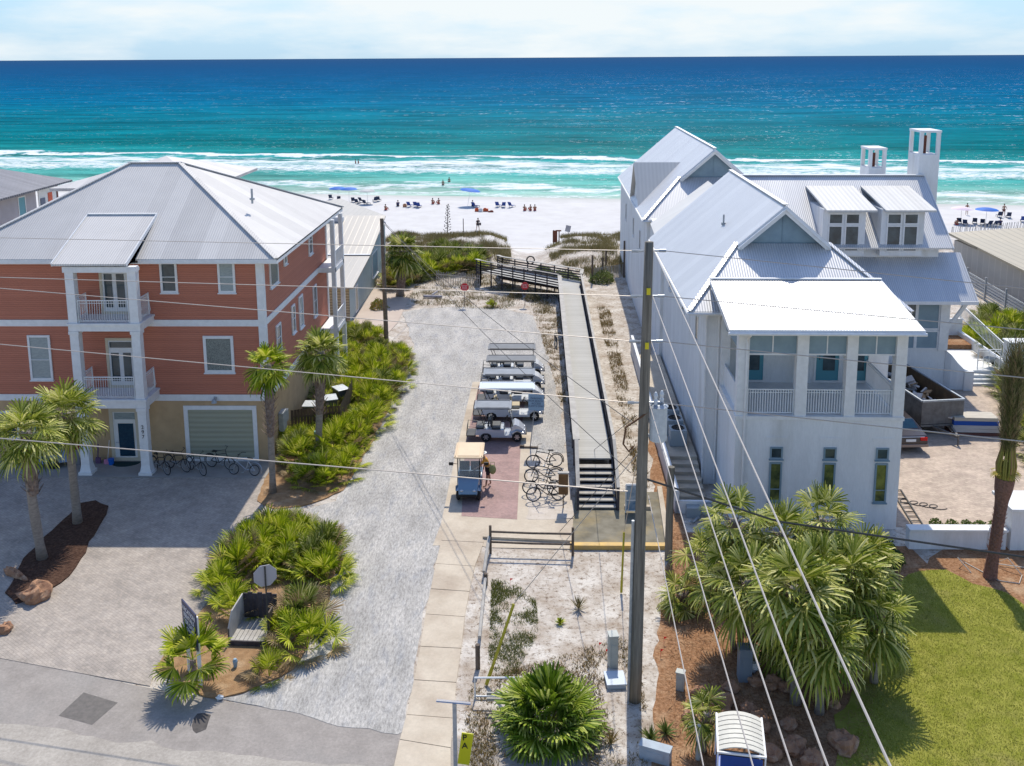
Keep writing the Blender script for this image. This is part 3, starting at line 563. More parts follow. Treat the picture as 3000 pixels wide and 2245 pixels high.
win(ch,(-18.5,YW,8.88),uF,nF,.86,1.62,munt=(h1,)); win(ch,(-15.62,YW,8.88),uF,nF,.86,1.62,pane=m_blind,munt=(h1,))
win(ch,(-16.56,YW,4.75),uF,nF,1.52,1.92,pane=m_frost,fw=.14); win(ch,(-25.45,YW,4.35),uF,nF,1.15,2.35,pane=m_blind,munt=(('h',.45),))
win(ch,(-27.9,YW,1.2),uF,nF,1.6,1.5,fw=.12); win(ch,(-25.6,YW,.05),uF,nF,1.1,2.2,pane=m_teal,name='side_door',pname='door_panel',sill=False)
win(ch,(-28.6,YW,4.6),uF,nF,1.0,1.9,munt=(h1,)); 
f=win(ch,(-17.78,YW,0.03),uF,nF,3.72,2.98,pane=m_garage,fw=.21,name='garage_door',pname='door_panel',sill=False)
# side wall windows (towards the drive)
uS=(0,1,0); nS=(1,0,0)
for y,z,wd,hh,pn in ((47.95,8.75,1.6,1.65,m_frost),(50.8,9.35,.62,1.1,m_glass),(56.6,8.7,.95,1.75,m_glass),(48.6,5.1,.95,1.5,m_glass),(51.9,5.2,.75,1.6,m_glass),(53.6,5.0,.95,1.9,m_blind),(57.2,4.7,.95,1.95,m_glass)):
    win(ch,(XR-.0,y,z),uS,nS,wd,hh,pane=pn,munt=() if pn is m_frost else (h1,))
# rear corner porch on the drive side
for z in (7.2,3.3): b=MB(); b.box((XR,58.7,z),(XR+1.1,61.6,z+.3)); pf=b.build('side_balcony_floor',m_trim,ch); railing(pf,(XR+1.05,58.8,z+.3),(XR+1.05,61.5,z+.3),1.0,.13)
for y in (58.75,61.35): col(ch,XR+.85,XR+1.1,y,y+.25,.0,10.5,0,cap=False)
for x in (-24.9,-16.1):
    b=MB(); b.box((x-.07,YW-.1,3.36),(x+.07,YW-.04,3.5)); b.tube([(x,YW-.1,3.45),(x,YW-.28,3.42)],.03,6); b.tube([(x,YW-.28,3.46),(x,YW-.28,3.40),(x,YW-.28,3.26)],[.05,.10,.15],8); b.build('wall_lamp',m_galv,ch)
def text(s,size,mat,parent,loc,rot,name='house_number',ext=.006,sp=1.0,align='CENTER'):
    cu=bpy.data.curves.new('t','FONT'); cu.body=s; cu.size=size; cu.extrude=ext; cu.align_x=align; cu.space_line=sp
    t=bpy.data.objects.new('t',cu); scene.collection.objects.link(t); dg=bpy.context.evaluated_depsgraph_get()
    me=bpy.data.meshes.new_from_object(t.evaluated_get(dg)); bpy.data.objects.remove(t); me.materials.clear(); me.materials.append(mat); me.name=name
    o=bpy.data.objects.new(name,me); scene.collection.objects.link(o); o.rotation_euler=rot
    og=ORG.get(parent.name,(0,0,0)) if parent else (0,0,0); o.location=(loc[0]-og[0],loc[1]-og[1],loc[2]-og[2])
    if parent: o.parent=parent
    return o
text('2\n9\n7',.26,m_black,ch,(-19.21,44.86,2.45),(R(90),0,0),sp=.95)
# ================================================================ white house (house frame: rotated one degree)
m_cap=striped('cream_metal_sheet',(.60,.59,.56),(.54,.53,.50),.3,'slope',rough=.5,metal=0,amt=.3,bdist=.02,pan=.6,tint=.08,spec=.25)
wh=house('white_house','large white stucco beach house with pale corrugated gable roofs, screened porch and two chimneys','house',(11,46,0),True)
# --- main block
ex,ey,ez=6.34,43.46,8.8; sl=.87; hw=5.03; rx=ex+hw; rz=ez+sl*hw; xr=ex+2*hw; YM=44.35
b=MB(); b.box((7.35,YM,0),(xr-.6,68,ez+.15)); b.box((7.15,62,0),(16,70.2,ez+.1)); b.box((6.95,69.4,0),(16.4,96,ez+.15)); b.build('wall',m_stucco,wh)
def gablehip(x0,y0,hw_,s,yend,name,gy):
    rx_=x0+hw_; x1=x0+2*hw_; zt=ez+sl*s; zr=ez+sl*hw_; o=.15
    b=MB(); a=(x0,y0,ez); c=(x1,y0,ez); gl=(x0+s,gy,zt); gr=(x1-s,gy,zt); rf_=(rx_,gy-o-.2,zr); 
    b.slab([a,c,gr,gl],.10)                                               # front skirt
    gl2=(x0+s,gy-o-.2,zt); gr2=(x1-s,gy-o-.2,zt)
    b.slab([(x0,yend,ez),a,gl,gl2,rf_,(rx_,yend,zr)],.10); b.slab([c,(x1,yend,ez),(rx_,yend,zr),rf_,gr2,gr],.10)
    o_=b.build(name,m_roofR,wh)
    b=MB()
    for p,q in ((a,gl),(c,gr)): b.bar(V(p)+V((0,0,.04)),V(q)+V((0,0,.04)),.24,.05)
    b.bar(V(rf_)+V((0,0,.03)),(rx_,yend,zr+.03),.24,.05)
    b.build('ridge_cap',m_roofR,o_)
    b=MB(); h_=V((0,0,-.17))
    b.bar(V(gl2)+h_+V((0,-.03,0)),V(rf_)+h_+V((0,-.03,0)),.06,.26,upv=(0,1,0)); b.bar(V(gr2)+h_+V((0,-.03,0)),V(rf_)+h_+V((0,-.03,0)),.06,.26,upv=(0,1,0))
    # barge boards (turned so the wide side faces out)
    for e in (gl2,gr2):
        p,q=V(e),V(rf_); d=V((0,0,-.42)); vs=[p+V((0,-.02,-.02)),q+V((0,-.02,-.02)),q+d+V((0,-.02,0)),p+d+V((0,-.02,0))]
        vs+=[v_+V((0,.07,0)) for v_ in vs]; b.add(vs,[(0,1,2,3),(7,6,5,4),(0,4,5,1),(1,5,6,2),(2,6,7,3),(3,7,4,0)])
    b.build('barge_board',m_trim,o_)
    b=MB(); yy=gy+.12; gz=zt-.3; b.add([(x0+s-.1,yy,gz),(x1-s+.1,yy,gz),(rx_,yy,zr-.25)],[(0,1,2)]); b.build('gable_panel',m_screen,o_)
    b=MB(); b.bar((rx_,yy-.02,gz),(rx_,yy-.02,zr-.3),.03,.03); b.build('batten',m_screen,o_)
    b=MB(); b.tube([(x0-.04,y0-.05,ez-.1),(x0-.04,yend-.2,ez-.1)],.07,6); b.tube([(x0-.04,y0-.05,ez-.1),(x0+1.6,y0-.05,ez-.1)],.07,6); b.build('gutter',m_trim,o_)
    return o_
ra=gablehip(ex,ey,hw,2.8,61.8,'front_gable_roof',47.35)
b=MB(); p0=(11.0,52.0); zz=ez+sl*(9.3-ex); b.tube([(9.3,52,zz-.1),(9.3,52,zz+.55)],.05,6); b.tube([(9.3,52,zz-.02),(9.3,52,zz+.12)],.12,8); b.build('vent_pipe',m_galv,ra)
rb=gablehip(6.63,68.86,5.5,3.0,95,'rear_gable_roof',72.6)
# low pitched sheet between the two gables
b=MB(); b.slab([(6.7,61.6,ez+.12),(11.4,61.6,ez+2.6),(11.4,70.6,ez+2.6),(6.9,66.7,ez+.12)],.1); b.build('cricket_roof',m_cap,wh)
# left cross gable of the rear block
yc=77.6; b=MB(); zc=12.0
b.slab([(6.75,yc-3.0,ez+.1),(6.6,yc,zc),(10.3,yc,zc),(6.9,yc-3.0,ez+.1)],.1); b.slab([(6.6,yc,zc),(6.6,yc+3.0,ez+.1),(7.0,yc+3.0,ez+.1),(10.3,yc,zc)],.1); dg_=b.build('side_dormer_roof',m_cap,wh)
b=MB(); b.add([(6.9,yc-2.8,ez-.4),(6.9,yc+2.8,ez-.4),(6.9,yc,zc-.25)],[(0,2,1)]); b.box((6.85,yc-.3,ez+.4),(6.93,yc+.3,ez+1.3)); b.build('dormer_gable',m_stucco,dg_)
# --- street porch block
X0,X1,Y0=7.95,15.0,39.95
b=MB(); b.box((X0,Y0,0),(X1,YM,5.0)); b.build('porch_base',m_stucco,wh)
b=MB(); b.box((X0-.04,Y0-.05,4.98),(X1+.04,YM,5.14)); b.build('porch_floor',m_trim,wh)
for x0,x1 in ((7.95,8.42),(10.42,10.9),(12.5,12.95),(14.55,15.0)): col(wh,x0,x1,Y0,Y0+.45,5.14,8.86,cap=False)
col(wh,X0,X0+.4,YM-.5,YM,5.14,8.9,cap=False)
b=MB(); b.box((X0,Y0+.04,8.72),(X1,Y0+.4,9.0)); b.box((X0+.02,Y0+.4,8.72),(X0+.35,YM,9.0)); b.box((X1-.4,Y0+.4,8.7),(X1-.05,YM,9.0)); b.build('porch_beam',m_trim,wh)
for xa,xb in ((8.42,10.42),(10.9,12.5),(12.95,14.55)):
    xm=(xa+xb)/2
    b=MB(); b.box((xa,Y0+.18,7.85),(xb,Y0+.21,8.72)); pn=b.build('transom_panel',m_screen,wh)
    b=MB(); b.box((xa,Y0+.15,7.80),(xb,Y0+.24,7.87)); b.box((xm-.025,Y0+.15,7.87),(xm+.025,Y0+.24,8.72)); b.build('muntin',m_trim,pn)
    railing(wh,(xa+.03,Y0+.2,5.14),(xb-.03,Y0+.2,5.14),1.12,.105,r=.016)
b=MB(); b.box((X0+.17,Y0+.45,7.85),(X0+.2,YM-.5,8.72)); b.box((X0+.14,Y0+.45,5.14),(X0+.22,YM-.5,6.2),1); b.build('side_screen_panel',[m_screen,m_stucco],wh)
b=MB(); b.box((X1-.22,Y0+.45,7.85),(X1-.19,YM,8.72)); b.build('side_transom_panel',m_screen,wh)
railing(wh,(X1-.2,Y0+.45,5.14),(X1-.2,YM-.05,5.14),1.12,.11,r=.016)
# inner wall doors
for x,w_ in ((8.75,1.35),(12.35,1.25),(13.75,1.2)):
    f=win(wh,(x,YM,5.16),uF,nF,w_,2.55,pane=m_teal,fw=.1,name='porch_door',fm=m_trim,pname='door_leaf',sill=False)
    b=MB(); b.box((x+.42,YM-.04,5.75),(x+w_-.28,YM-.015,6.55)); b.box((x+.42,YM-.04,6.62),(x+w_-.28,YM-.015,7.45)); b.build('glazing',m_glass,f)
    b=MB(); b.tube([(x+.24,YM-.03,6.3),(x+.24,YM-.09,6.3),(x+.24,YM-.09,6.6),(x+.24,YM-.03,6.6)],.018,6); b.build('handle',m_black,f)
# porch shed roof
b=MB(); b.slab([(7.42,39.3,9.12),(15.42,39.3,9.12),(15.42,44.9,9.98),(7.5,44.9,9.98)],.1); ps=b.build('porch_roof',m_roofR,wh)
b=MB(); b.bar((7.42,39.28,9.04),(15.42,39.28,9.04),.06,.2); b.bar((7.46,39.3,9.0),(7.5,44.9,9.86),.05,.2); b.bar((15.4,39.3,9.0),(15.4,44.9,9.86),.05,.2); b.bar((7.5,44.9,10.03),(15.42,44.9,10.03),.2,.05); b.build('fascia',m_trim,ps)
b=MB(); b.tube([(7.36,39.2,8.98),(15.46,39.2,8.98)],.07,6); b.tube([(8.3,39.2,8.92),(8.3,39.75,8.6),(8.3,39.87,8.45),(8.3,39.87,.2)],.045,6); b.build('downspout',m_trim,ps)
b=MB(); b.tube([(7.28,43.6,8.7),(7.28,44.2,8.3),(7.28,44.25,.3)],.045,6); b.tube([(7.85,43.5,8.7),(7.85,44.1,8.4),(7.85,44.2,8.2),(7.85,44.25,.3)],.045,6); b.build('downspout',m_trim,wh)
for x in (9.72,12.0,14.22): b=MB(); b.box((x-.45,Y0-.02,4.06),(x+.45,Y0,4.2)); b.build('window_hood',m_stucco,wh)
m_grn=M('painted_lawn_reflection',(.05,.07,.03),(.20,.22,.06),ns=2.2,rough=.08,spec=.6)  # green reflection of the lawn painted into the glass colour
for x in (9.72,12.0,14.22):
    win(wh,(x-.27,Y0,3.2),uF,nF,.54,.55,fw=.07,fm=m_screen); win(wh,(x-.27,Y0,1.25),uF,nF,.54,1.8,pane=m_grn,fw=.07,fm=m_screen,munt=(('h',.3),))
# left wall details, AC steps
for y,z in ((47,6.2),(52,6.4),(58,6.2)): win(wh,(7.35,y+.9,z),(0,-1,0),(-1,0,0),.9,1.4,fw=.08)
for y,z in ((74,5.5),(80,5.5),(88,5.5)): win(wh,(6.95,y+1,z),(0,-1,0),(-1,0,0),1.0,1.6,fw=.08)
# --- east wing
WY=58.5; WX1=24.2
b=MB(); b.box((15.3,WY+1.8,0),(WX1-.1,70,8.4)); b.box((15.3,WY,2.45),(24.2,WY+2,5.6)); b.box((15.3,WY+.02,0),(24.3,WY+2,2.45)); b.build('wing_wall',m_stucco,wh)
b=MB(); b.slab([(15.0,57.5,5.75),(25.55,57.5,5.75),(25.55,60.6,8.15),(15.0,60.6,8.15)],.1); lw=b.build('lower_wing_roof',m_roofR,wh)
b=MB(); b.bar((15,57.48,5.68),(25.55,57.48,5.68),.06,.2); b.bar((25.53,57.5,5.66),(25.53,60.6,8.04),.05,.2); b.build('fascia',m_trim,lw)
zr_=12.45; kk=(zr_-8.65)/5.5
b=MB(); b.slab([(11.5,59.5,8.65),(24.7,59.5,8.65),(24.7,65,zr_),(11.5,65,zr_)],.1); b.slab([(24.7,70.6,8.65),(11.5,70.6,8.65),(11.5,65,zr_),(24.7,65,zr_)],.1); uw=b.build('wing_roof',m_roofR,wh)
b=MB(); b.bar((12,65,zr_+.04),(24.7,65,zr_+.04),.25,.06); b.bar((24.68,59.5,8.55),(24.68,65,zr_-.1),.05,.22); b.add([(WX1,60.5,8.2),(WX1,69.6,8.2),(WX1,65,zr_-.3)],[(0,1,2)]); b.build('rake_trim',m_trim,uw)
for xa,xb in ((16.75,19.35),(20.3,22.9)):
    dm=MB(); dm.box((xa,59.75,8.1),(xb,64.0,11.0)); dm=dm.build('dormer',m_stucco,wh)
    b=MB(); b.slab([(xa+.1,59.35,11.0),(xb+.55,59.35,11.0),(xb+.45,64.0,11.9),(xa-.05,64.0,11.9)],.12); b.build('dormer_roof',m_cap,dm)
    for i in (0,1):
        w0=xa+.32+i*1.02; win(dm,(w0,59.75,10.05),uF,nF,.92,.72,fw=.09,sill=False); win(dm,(w0,59.75,8.35),uF,nF,.92,1.66,fw=.09,sill=False)
def chim(x0,x1,y0,y1,z0,z1,oh):
    b=MB(); t=.22; zo=z1-oh-.14
    b.box((x0,y0,z0),(x1,y1,zo))
    for xx,yy in ((x0,y0),(x1-t,y0),(x0,y1-t),(x1-t,y1-t)): b.box((xx,yy,zo),(xx+t,yy+t,z1-.14))
    b.box((x0-.03,y0-.03,z1-.14),(x1+.03,y1+.03,z1)); c=b.build('chimney',m_stucco,wh)
    b=MB(); xm,ym=(x0+x1)/2-.05,(y0+y1)/2; b.tube([(xm,ym,zo-.05),(xm,ym,z1-.4)],.17,10); b.build('flue',M('rusty_flue',(.17,.05,.03),(.10,.04,.03),ns=5,rough=.8),c)
chim(24.36,25.68,65.2,67.2,4,15.4,1.45); chim(21.55,22.7,66.6,68.4,9,14.12,1.2)
# wing facade: storefront grid
for xa,xb,pn in ((19.6,21.05,m_screen),(21.05,22.35,m_glass),(22.35,23.75,m_screen)):
    f=win(wh,(xa,WY,3.75),uF,nF,xb-xa,1.75,pane=pn,fw=.09,sill=False,name='porch_panel'); f=win(wh,(xa,WY,2.5),uF,nF,xb-xa,1.2,pane=m_screen,fw=.09,sill=False,name='porch_panel')
col(wh,23.75,24.3,WY-.12,WY+.4,2.45,5.6,cap=False)
# bracket, sloped stair parapet and steps
b=MB(); b.bar((24.3,WY,3.9),(25.35,WY-.1,5.6),.2,.2); b.build('bracket',m_trim,wh)
b=MB(); pts=[(24.25,WY+.2,2.45),(24.55,WY,2.2),(24.9,WY-.1,1.75),(25.3,WY-.15,1.35),(25.75,WY-.2,1.2)]
for p,q in zip(pts,pts[1:]): b.add([(p[0],p[1]-.2,0),(q[0],q[1]-.2,0),(q[0],q[1]-.2,q[2]),(p[0],p[1]-.2,p[2]),(p[0],p[1]+.3,0),(q[0],q[1]+.3,0),(q[0],q[1]+.3,q[2]),(p[0],p[1]+.3,p[2])],[(0,1,2,3),(7,6,5,4),(3,2,6,7)])
b.box((25.3,WY-.5,0),(25.85,WY+.1,1.25)); b.build('stair_parapet',m_stucco,wh)
b=MB()
for i in range(3): b.box((25.86,58.9+i*.33,0),(28.4,64,.17*(i+1)+.0))
b.box((25.86,60,.51),(28.6,66.5,.68)); b.build('entry_steps',m_white,wh)
b=MB(); b.box((24.4,64.5,0),(28.6,66.8,1.0)); b.build('planter',m_mulch,wh)
b=MB(); b.prism([(28.45,59),(28.7,59),(28.7,67),(28.45,67)],0,1.3); b.box((24.3,66.8,0),(28.7,67,2.2)); b.build('terrace_wall',m_stucco,wh)
railing(wh,(28.6,60,1.3),(28.6,67,2.2),1.0,.2,r=.012); railing(wh,(27.0,60.2,.68),(28.4,60.2,.68),1.3,.3)
# neighbours ------------------------------------------------------------------------------------
bh=house('beige_beach_house','low beige house with a shallow tan seamed roof behind the coral house','house',(-17,80,0))
b=MB(); b.box((-27,73.2,0),(-14.35,92,2.75)); b.build('wall',striped('cream_lap_siding',(.55,.49,.33),(.50,.44,.29),.22,'z',rough=.7,amt=.8,tint=.45,pan=.22),bh)
b=MB(); b.add([(-14.33,73.2,0),(-14.33,92,0),(-14.33,92,4.6),(-14.33,80.5,3.5),(-14.33,73.2,2.75)],[(0,1,2,3,4)]); b.build('side_wall',M('pale_blue_grey_siding',(.40,.47,.47),(.34,.41,.41),ns=1,rough=.7),bh)
b=MB(); b.slab([(-28,72.6,2.95),(-13.9,72.6,2.95),(-13.9,80.7,3.8),(-28,80.7,3.8)],.14); b.slab([(-28,80.7,3.8),(-13.9,80.7,3.8),(-13.9,82.3,4.15),(-28,82.3,4.15)],.12); b.slab([(-28,82.3,4.15),(-13.9,82.3,4.15),(-13.9,89.8,5.75),(-28,89.8,5.75)],.14); rb_=b.build('roof',m_roofT,bh)
b=MB(); p=aY(998,582,101); b.slab([(-28,89.8,5.75),(-13.9,89.8,5.75),(p[0],101,p[1])],.12); b.build('hip_roof',m_roofT,bh)
b=MB(); b.bar((-28,80.75,3.86),(-13.9,80.75,3.86),.3,.05); b.build('flashing',m_white,rb_)
b=MB(); b.box((-21.0,88.2,5.45),(-17.6,88.6,5.85)); b.build('ridge_vent',m_white,rb_)
b=MB(); b.slab([(-24.3,81.0,4.0),(-19.2,81.0,4.0),(-19.2,82.1,4.22),(-24.3,82.1,4.22)],.03); b.build('skylight_sheet',m_white,rb_)
win(bh,(-14.33,84,1.0),(0,1,0),(1,0,0),3,2.2,fw=.1,pane=m_screen); win(bh,(-14.33,75.5,.1),(0,1,0),(1,0,0),1.2,2.2,fw=.12,name='side_door',pane=m_cream,sill=False)
gh=house('grey_roofed_house','lilac grey house with a dark ribbed hipped roof beyond the coral house','house',(-58,100,-1))
ge=g(212,527,7); gx=ge[0]; b=MB()
b.slab([(gx,ge[1],7),(gx,84,7),(gx-9,84,9.6),(gx-9,ge[1]-6,9.6)][::-1],.2); b.slab([(gx,ge[1],7),(gx-9,ge[1]-6,9.6),(gx-20,ge[1],7)],.2); b.slab([(gx-9,84,9.6),(gx-9,ge[1]-6,9.6),(gx-20,ge[1],7),(gx-20,84,7)],.2); b.build('roof',m_roofG,gh)
b=MB(); b.box((gx-18,82,-3),(gx-1.2,ge[1]-6,7)); b.box((gx-1.6,ge[1]-1.5,-3),(gx-1.2,ge[1]-1.1,7),1); b.build('wall',[M('lilac_grey_render',(.44,.42,.44),(.38,.36,.38),ns=.5,rough=.9),M('brown_post',(.14,.07,.06),rough=.8)],gh)
for y in (88.2,90.4,98): win(gh,(gx-1.2,y,3.2),(0,1,0),(1,0,0),1.5,3.2,fw=.12,pane=m_bglass if y<95 else m_teal)
b=MB(); b.box((gx-1.25,ge[1]-5.5,4.0),(gx-1.18,ge[1]-1.6,6.6)); b.box((gx-1.17,ge[1]-3.5,4.8),(gx-1.12,ge[1]-2.6,6.0),1); b.box((gx-1.17,ge[1]-5.2,4.8),(gx-1.12,ge[1]-4.2,5.6),2); b.build('painted_panel',[m_white,M('red_orange_paint',(.6,.10,.04),rough=.5),M('slate_paint',(.12,.14,.2),rough=.5)],gh)
fh=house('distant_house','flat pyramid roofed house seen over the ridge of the coral house','house',(-40,88,-1))
ap=aY(487,457,88); rc=aY(754,492,95); b=MB(); fx=rc[0]; fz=rc[1]; nx=aX(700,515,fx)[0]
b.slab([(fx,95,fz),(fx,80,fz),(ap[0],88,ap[1])],.25); b.slab([(fx,80,fz),(ap[0]-7,80,fz),(ap[0],88,ap[1])],.25); b.slab([(fx,95,fz),(ap[0],88,ap[1]),(ap[0]-7,95,fz)],.25); b.slab([(ap[0]-7,80,fz),(ap[0]-7,95,fz),(ap[0],88,ap[1])],.25); b.build('roof',m_roofL,fh)
b=MB(); b.box((ap[0]-6,81.5,-3),(fx-1.5,93.5,fz)); b.build('wall',m_beige,fh)
rh=house('brown_roofed_house','low house with a broad olive brown seamed roof at the right edge of the photo','house',(46,85,0))
b=MB(); c0=g(2790,706,3); b.slab([(c0[0],c0[1]+1,3.6),(c0[0]-1.2,60,3.2),(64,60,3.2),(64,c0[1]+3,4.9)],.2); b.build('roof',m_roofB,rh)
b=MB(); b.box((c0[0]+.2,61,0),(63,c0[1],3.1)); b.build('wall',striped('board_and_batten',(.44,.42,.38),(.38,.36,.33),1.1,'y',rough=.8,sharp=True,dark=1.35,pan=1.1),rh)
b=MB()
for i in range(7): b.bar((36.6,60,.1+i*.24),(38.3,c0[1]-2,.1+i*.24),.05,.14)
for y in range(60,90,4): b.bar((36.6+(y-60)*.055,y,0),(36.6+(y-60)*.055,y,2.0),.12,.12)
b.box((36.8,60,-.1),(40,89,.0)); dk=b.build('slatted_deck_railing',m_galv); props(dk,'long grey railing of horizontal boards beside the brown roofed house','railing')
# ================================================================ palms and shrubs
lf_sabal=leafmat('sabal_leaf',[(.07,.11,.012),(.24,.29,.03),(.44,.46,.08),(.70,.66,.28)],.32,.35)
lf_palm=leafmat('palmetto_leaf',[(.06,.11,.004),(.22,.30,.010),(.44,.49,.02),(.70,.66,.14)],.32,.35)  # palest and darkest blades paint sunlit leaves and shaded gaps into the colour
lf_dark=leafmat('fan_palm_leaf',[(.045,.075,.008),(.17,.22,.02),(.40,.41,.07),(.70,.66,.28)],.28,.35)
lf_date=leafmat('date_palm_leaf',[(.06,.075,.025),(.13,.14,.05),(.26,.22,.11),(.20,.14,.08)],.15)
lf_sea=leafmat('broad_leaf',[(.09,.14,.025),(.17,.21,.05),(.05,.09,.02)],.3)
m_trunk=M('palm_trunk_bark',(.30,.26,.22),(.21,.18,.15),ns=5,rough=.95,bump=.6,bs=14,stretch=(1,1,2.5))
m_boot=M('dry_leaf_bases',(.30,.24,.20),(.16,.11,.085),ns=7,rough=.95); m_red_tr=M('date_palm_bark',(.25,.14,.11),(.15,.08,.06),ns=14,rough=.95,bump=1,bs=18)
def fan(b,base,az,el,pet,Rr,nseg=20,spread=250,droop=.35,wd=.05,rnd=None,mi=0):
    rnd=rnd or random
    d=V((math.cos(az)*math.cos(el),math.sin(az)*math.cos(el),math.sin(el))); side=V((-math.sin(az),math.cos(az),0)); nn=side.cross(d)
    base=V(base); hub=base+d*pet-V((0,0,pet*pet*.12))
    s_=side*.012; b.add([base-s_,base+s_,hub+s_*.7,hub-s_*.7],[(0,1,2,3)],mi)
    tw=rnd.uniform(-.25,.25); d=(d+V((0,0,-.12))).normalized()
    for i in range(nseg):
        a=R(spread)*((i+.5)/nseg-.5)+rnd.uniform(-.03,.03); q=d*math.cos(a)+side*math.sin(a)+nn*(-.10*abs(math.sin(a))+tw*math.sin(a))
        q.normalize(); pr=side*math.cos(a)-d*math.sin(a); L_=Rr*(1-.25*abs(a)/R(spread/2))*rnd.uniform(.86,1.05)
        dr=droop*rnd.uniform(.6,1.3); w_=pr*wd*Rr
        p1=hub+q*L_*.5-V((0,0,dr*L_*.10)); p2=hub+q*L_*.82-V((0,0,dr*L_*.34)); p3=hub+q*L_*(1.0-.25*dr)-V((0,0,dr*L_*.72))
        f=nn*(wd*Rr*.5)
        b.add([hub,p1-w_+f*.4,p1-f*.5,p1+w_+f*.4,p2-w_*.6,p2+w_*.6,p3],[(0,1,2),(0,2,3),(1,4,5,2),(2,5,3),(4,6,5)],mi)
def crown_mesh(name,n,pet,Rr,mat,el0=80,el1=-45,nseg=20,droop=.4,seed=0,wd=.05,spread=250,dead=0.0):
    rr=random.Random(seed); b=MB()
    for i in range(n):
        t=i/(n-1); el=R(el0+(el1-el0)*t**.85+rr.uniform(-9,9)); az=i*2.39996+rr.uniform(-.2,.2)
        fan(b,(0,0,-.15*t),az,el,pet*rr.uniform(.75,1.15),Rr*rr.uniform(.85,1.1),nseg,spread,droop*(.6+t),wd,rr,1 if rr.random()<dead*(.4+1.6*t) else 0)
    return b
def boots(b,p0,p1,r,n,rr,ln=.32):
    for i in range(n):
        t=i/n; c=V(p0).lerp(V(p1),t); a=i*2.39996; d=V((math.cos(a),math.sin(a),.9)).normalized(); o=V((math.cos(a),math.sin(a),0))
        s_=V((-math.sin(a),math.cos(a),0)); q=c+o*r*.7; l=ln*rr.uniform(.7,1.3)
        b.add([q-s_*.045-V((0,0,.08)),q+s_*.045-V((0,0,.08)),q+d*l+s_*.02,q+d*l-s_*.02,q+o*.05],[(0,1,2,3),(0,4,1),(0,3,4),(1,4,2),(4,3,2)])
def palm(label,base,top,r,boot0,n,pet,Rr,seed,mat=None,droop=.45,nseg=20,name='sabal_palm',cat='palm tree',group=None,el1=-50,curve=0,skirt=0,wd=.05):
    t=thing(name,label,cat,base,0,group); d=V(top)-V(base); rr=random.Random(seed)
    b=MB(); k=8; pts=[d*(i/k)+V((curve*math.sin(math.pi*i/k),0,0)) for i in range(k+1)]; b.tube(pts,[r*(1.25 if i==0 else 1.0+.06*rr.uniform(-1,1)) for i in range(k+1)],10); b.build('trunk',m_trunk,t,smooth=True)
    if boot0<1:
        b=MB(); b.tube([d*boot0,d*(boot0*.5+.5),d*.98],[r*1.05,r*1.5,r*1.3],9); boots(b,d*boot0,d*.99,r*1.55,int(26+70*(1-boot0)*d.length/3),rr); b.build('leaf_bases',m_boot,t)
    b=crown_mesh('crown',n,pet,Rr,None,seed=seed,droop=droop,nseg=nseg,el1=el1,wd=wd); o=b.build('crown',mat or lf_sabal,t); o.location=d
    if skirt:
        b=MB()
        for i in range(skirt): fan(b,(0,0,-.3),i*2.4,R(rr.uniform(-80,-55)),pet*.8,Rr*.8,12,200,.3,.04,rr)
        o=b.build('dead_fronds',leafmat('dead_frond',[(.30,.23,.14),(.20,.14,.08)],.1),t); o.location=d
    return t
def P3(px,py,topx,topy,dy=0):                  # base on the ground and a crown centre at (about) the same distance
    x,y=g(px,py); a=aY(topx,topy,y+dy); return (x,y,0),(a[0],y+dy,a[1])
b0,t0=P3(125,1640,75,1265); palm('leaning sabal palm nearest the road in the dark planting bed of the left driveway',b0,t0,.19,.52,36,.85,1.1,1,curve=-.1,wd=.036)
b0,t0=P3(228,1535,195,1210); palm('sabal palm beside the left white porch column, right one in the driveway bed',b0,t0,.18,.66,36,.85,1.1,2,wd=.036)
b0,t0=P3(800,1445,785,1068); palm('sabal palm at the right corner of the coral house with shaggy upper trunk',b0,t0,.15,.45,24,.65,.85,3,lf_palm)
b0,t0=P3(932,1340,940,1030); palm('shaggy sabal palm in front of the wheelie bins with very thick leaf bases',b0,t0,.18,.42,34,.7,1.0,4,lf_sabal,skirt=4)
b0,t0=P3(1172,868,1180,735); palm('bushy sabal palm at the seaward end of the gravel drive',b0,t0,.32,.15,40,.9,1.35,5,lf_dark,droop=.5,skirt=6)
b=MB(); x,y=g(935,1330); b.tube([(0,0,0),(0,0,1.25)],.17,8); o=b.build('tree_wrap',M('green_tree_wrap',(.13,.27,.22),rough=.6),None); o.location=(x+.0,y-.02,0.02); props(o,'green plastic sleeve round the shaggy palm trunk base','tree wrap'); o.scale=(1.25,1.25,1)
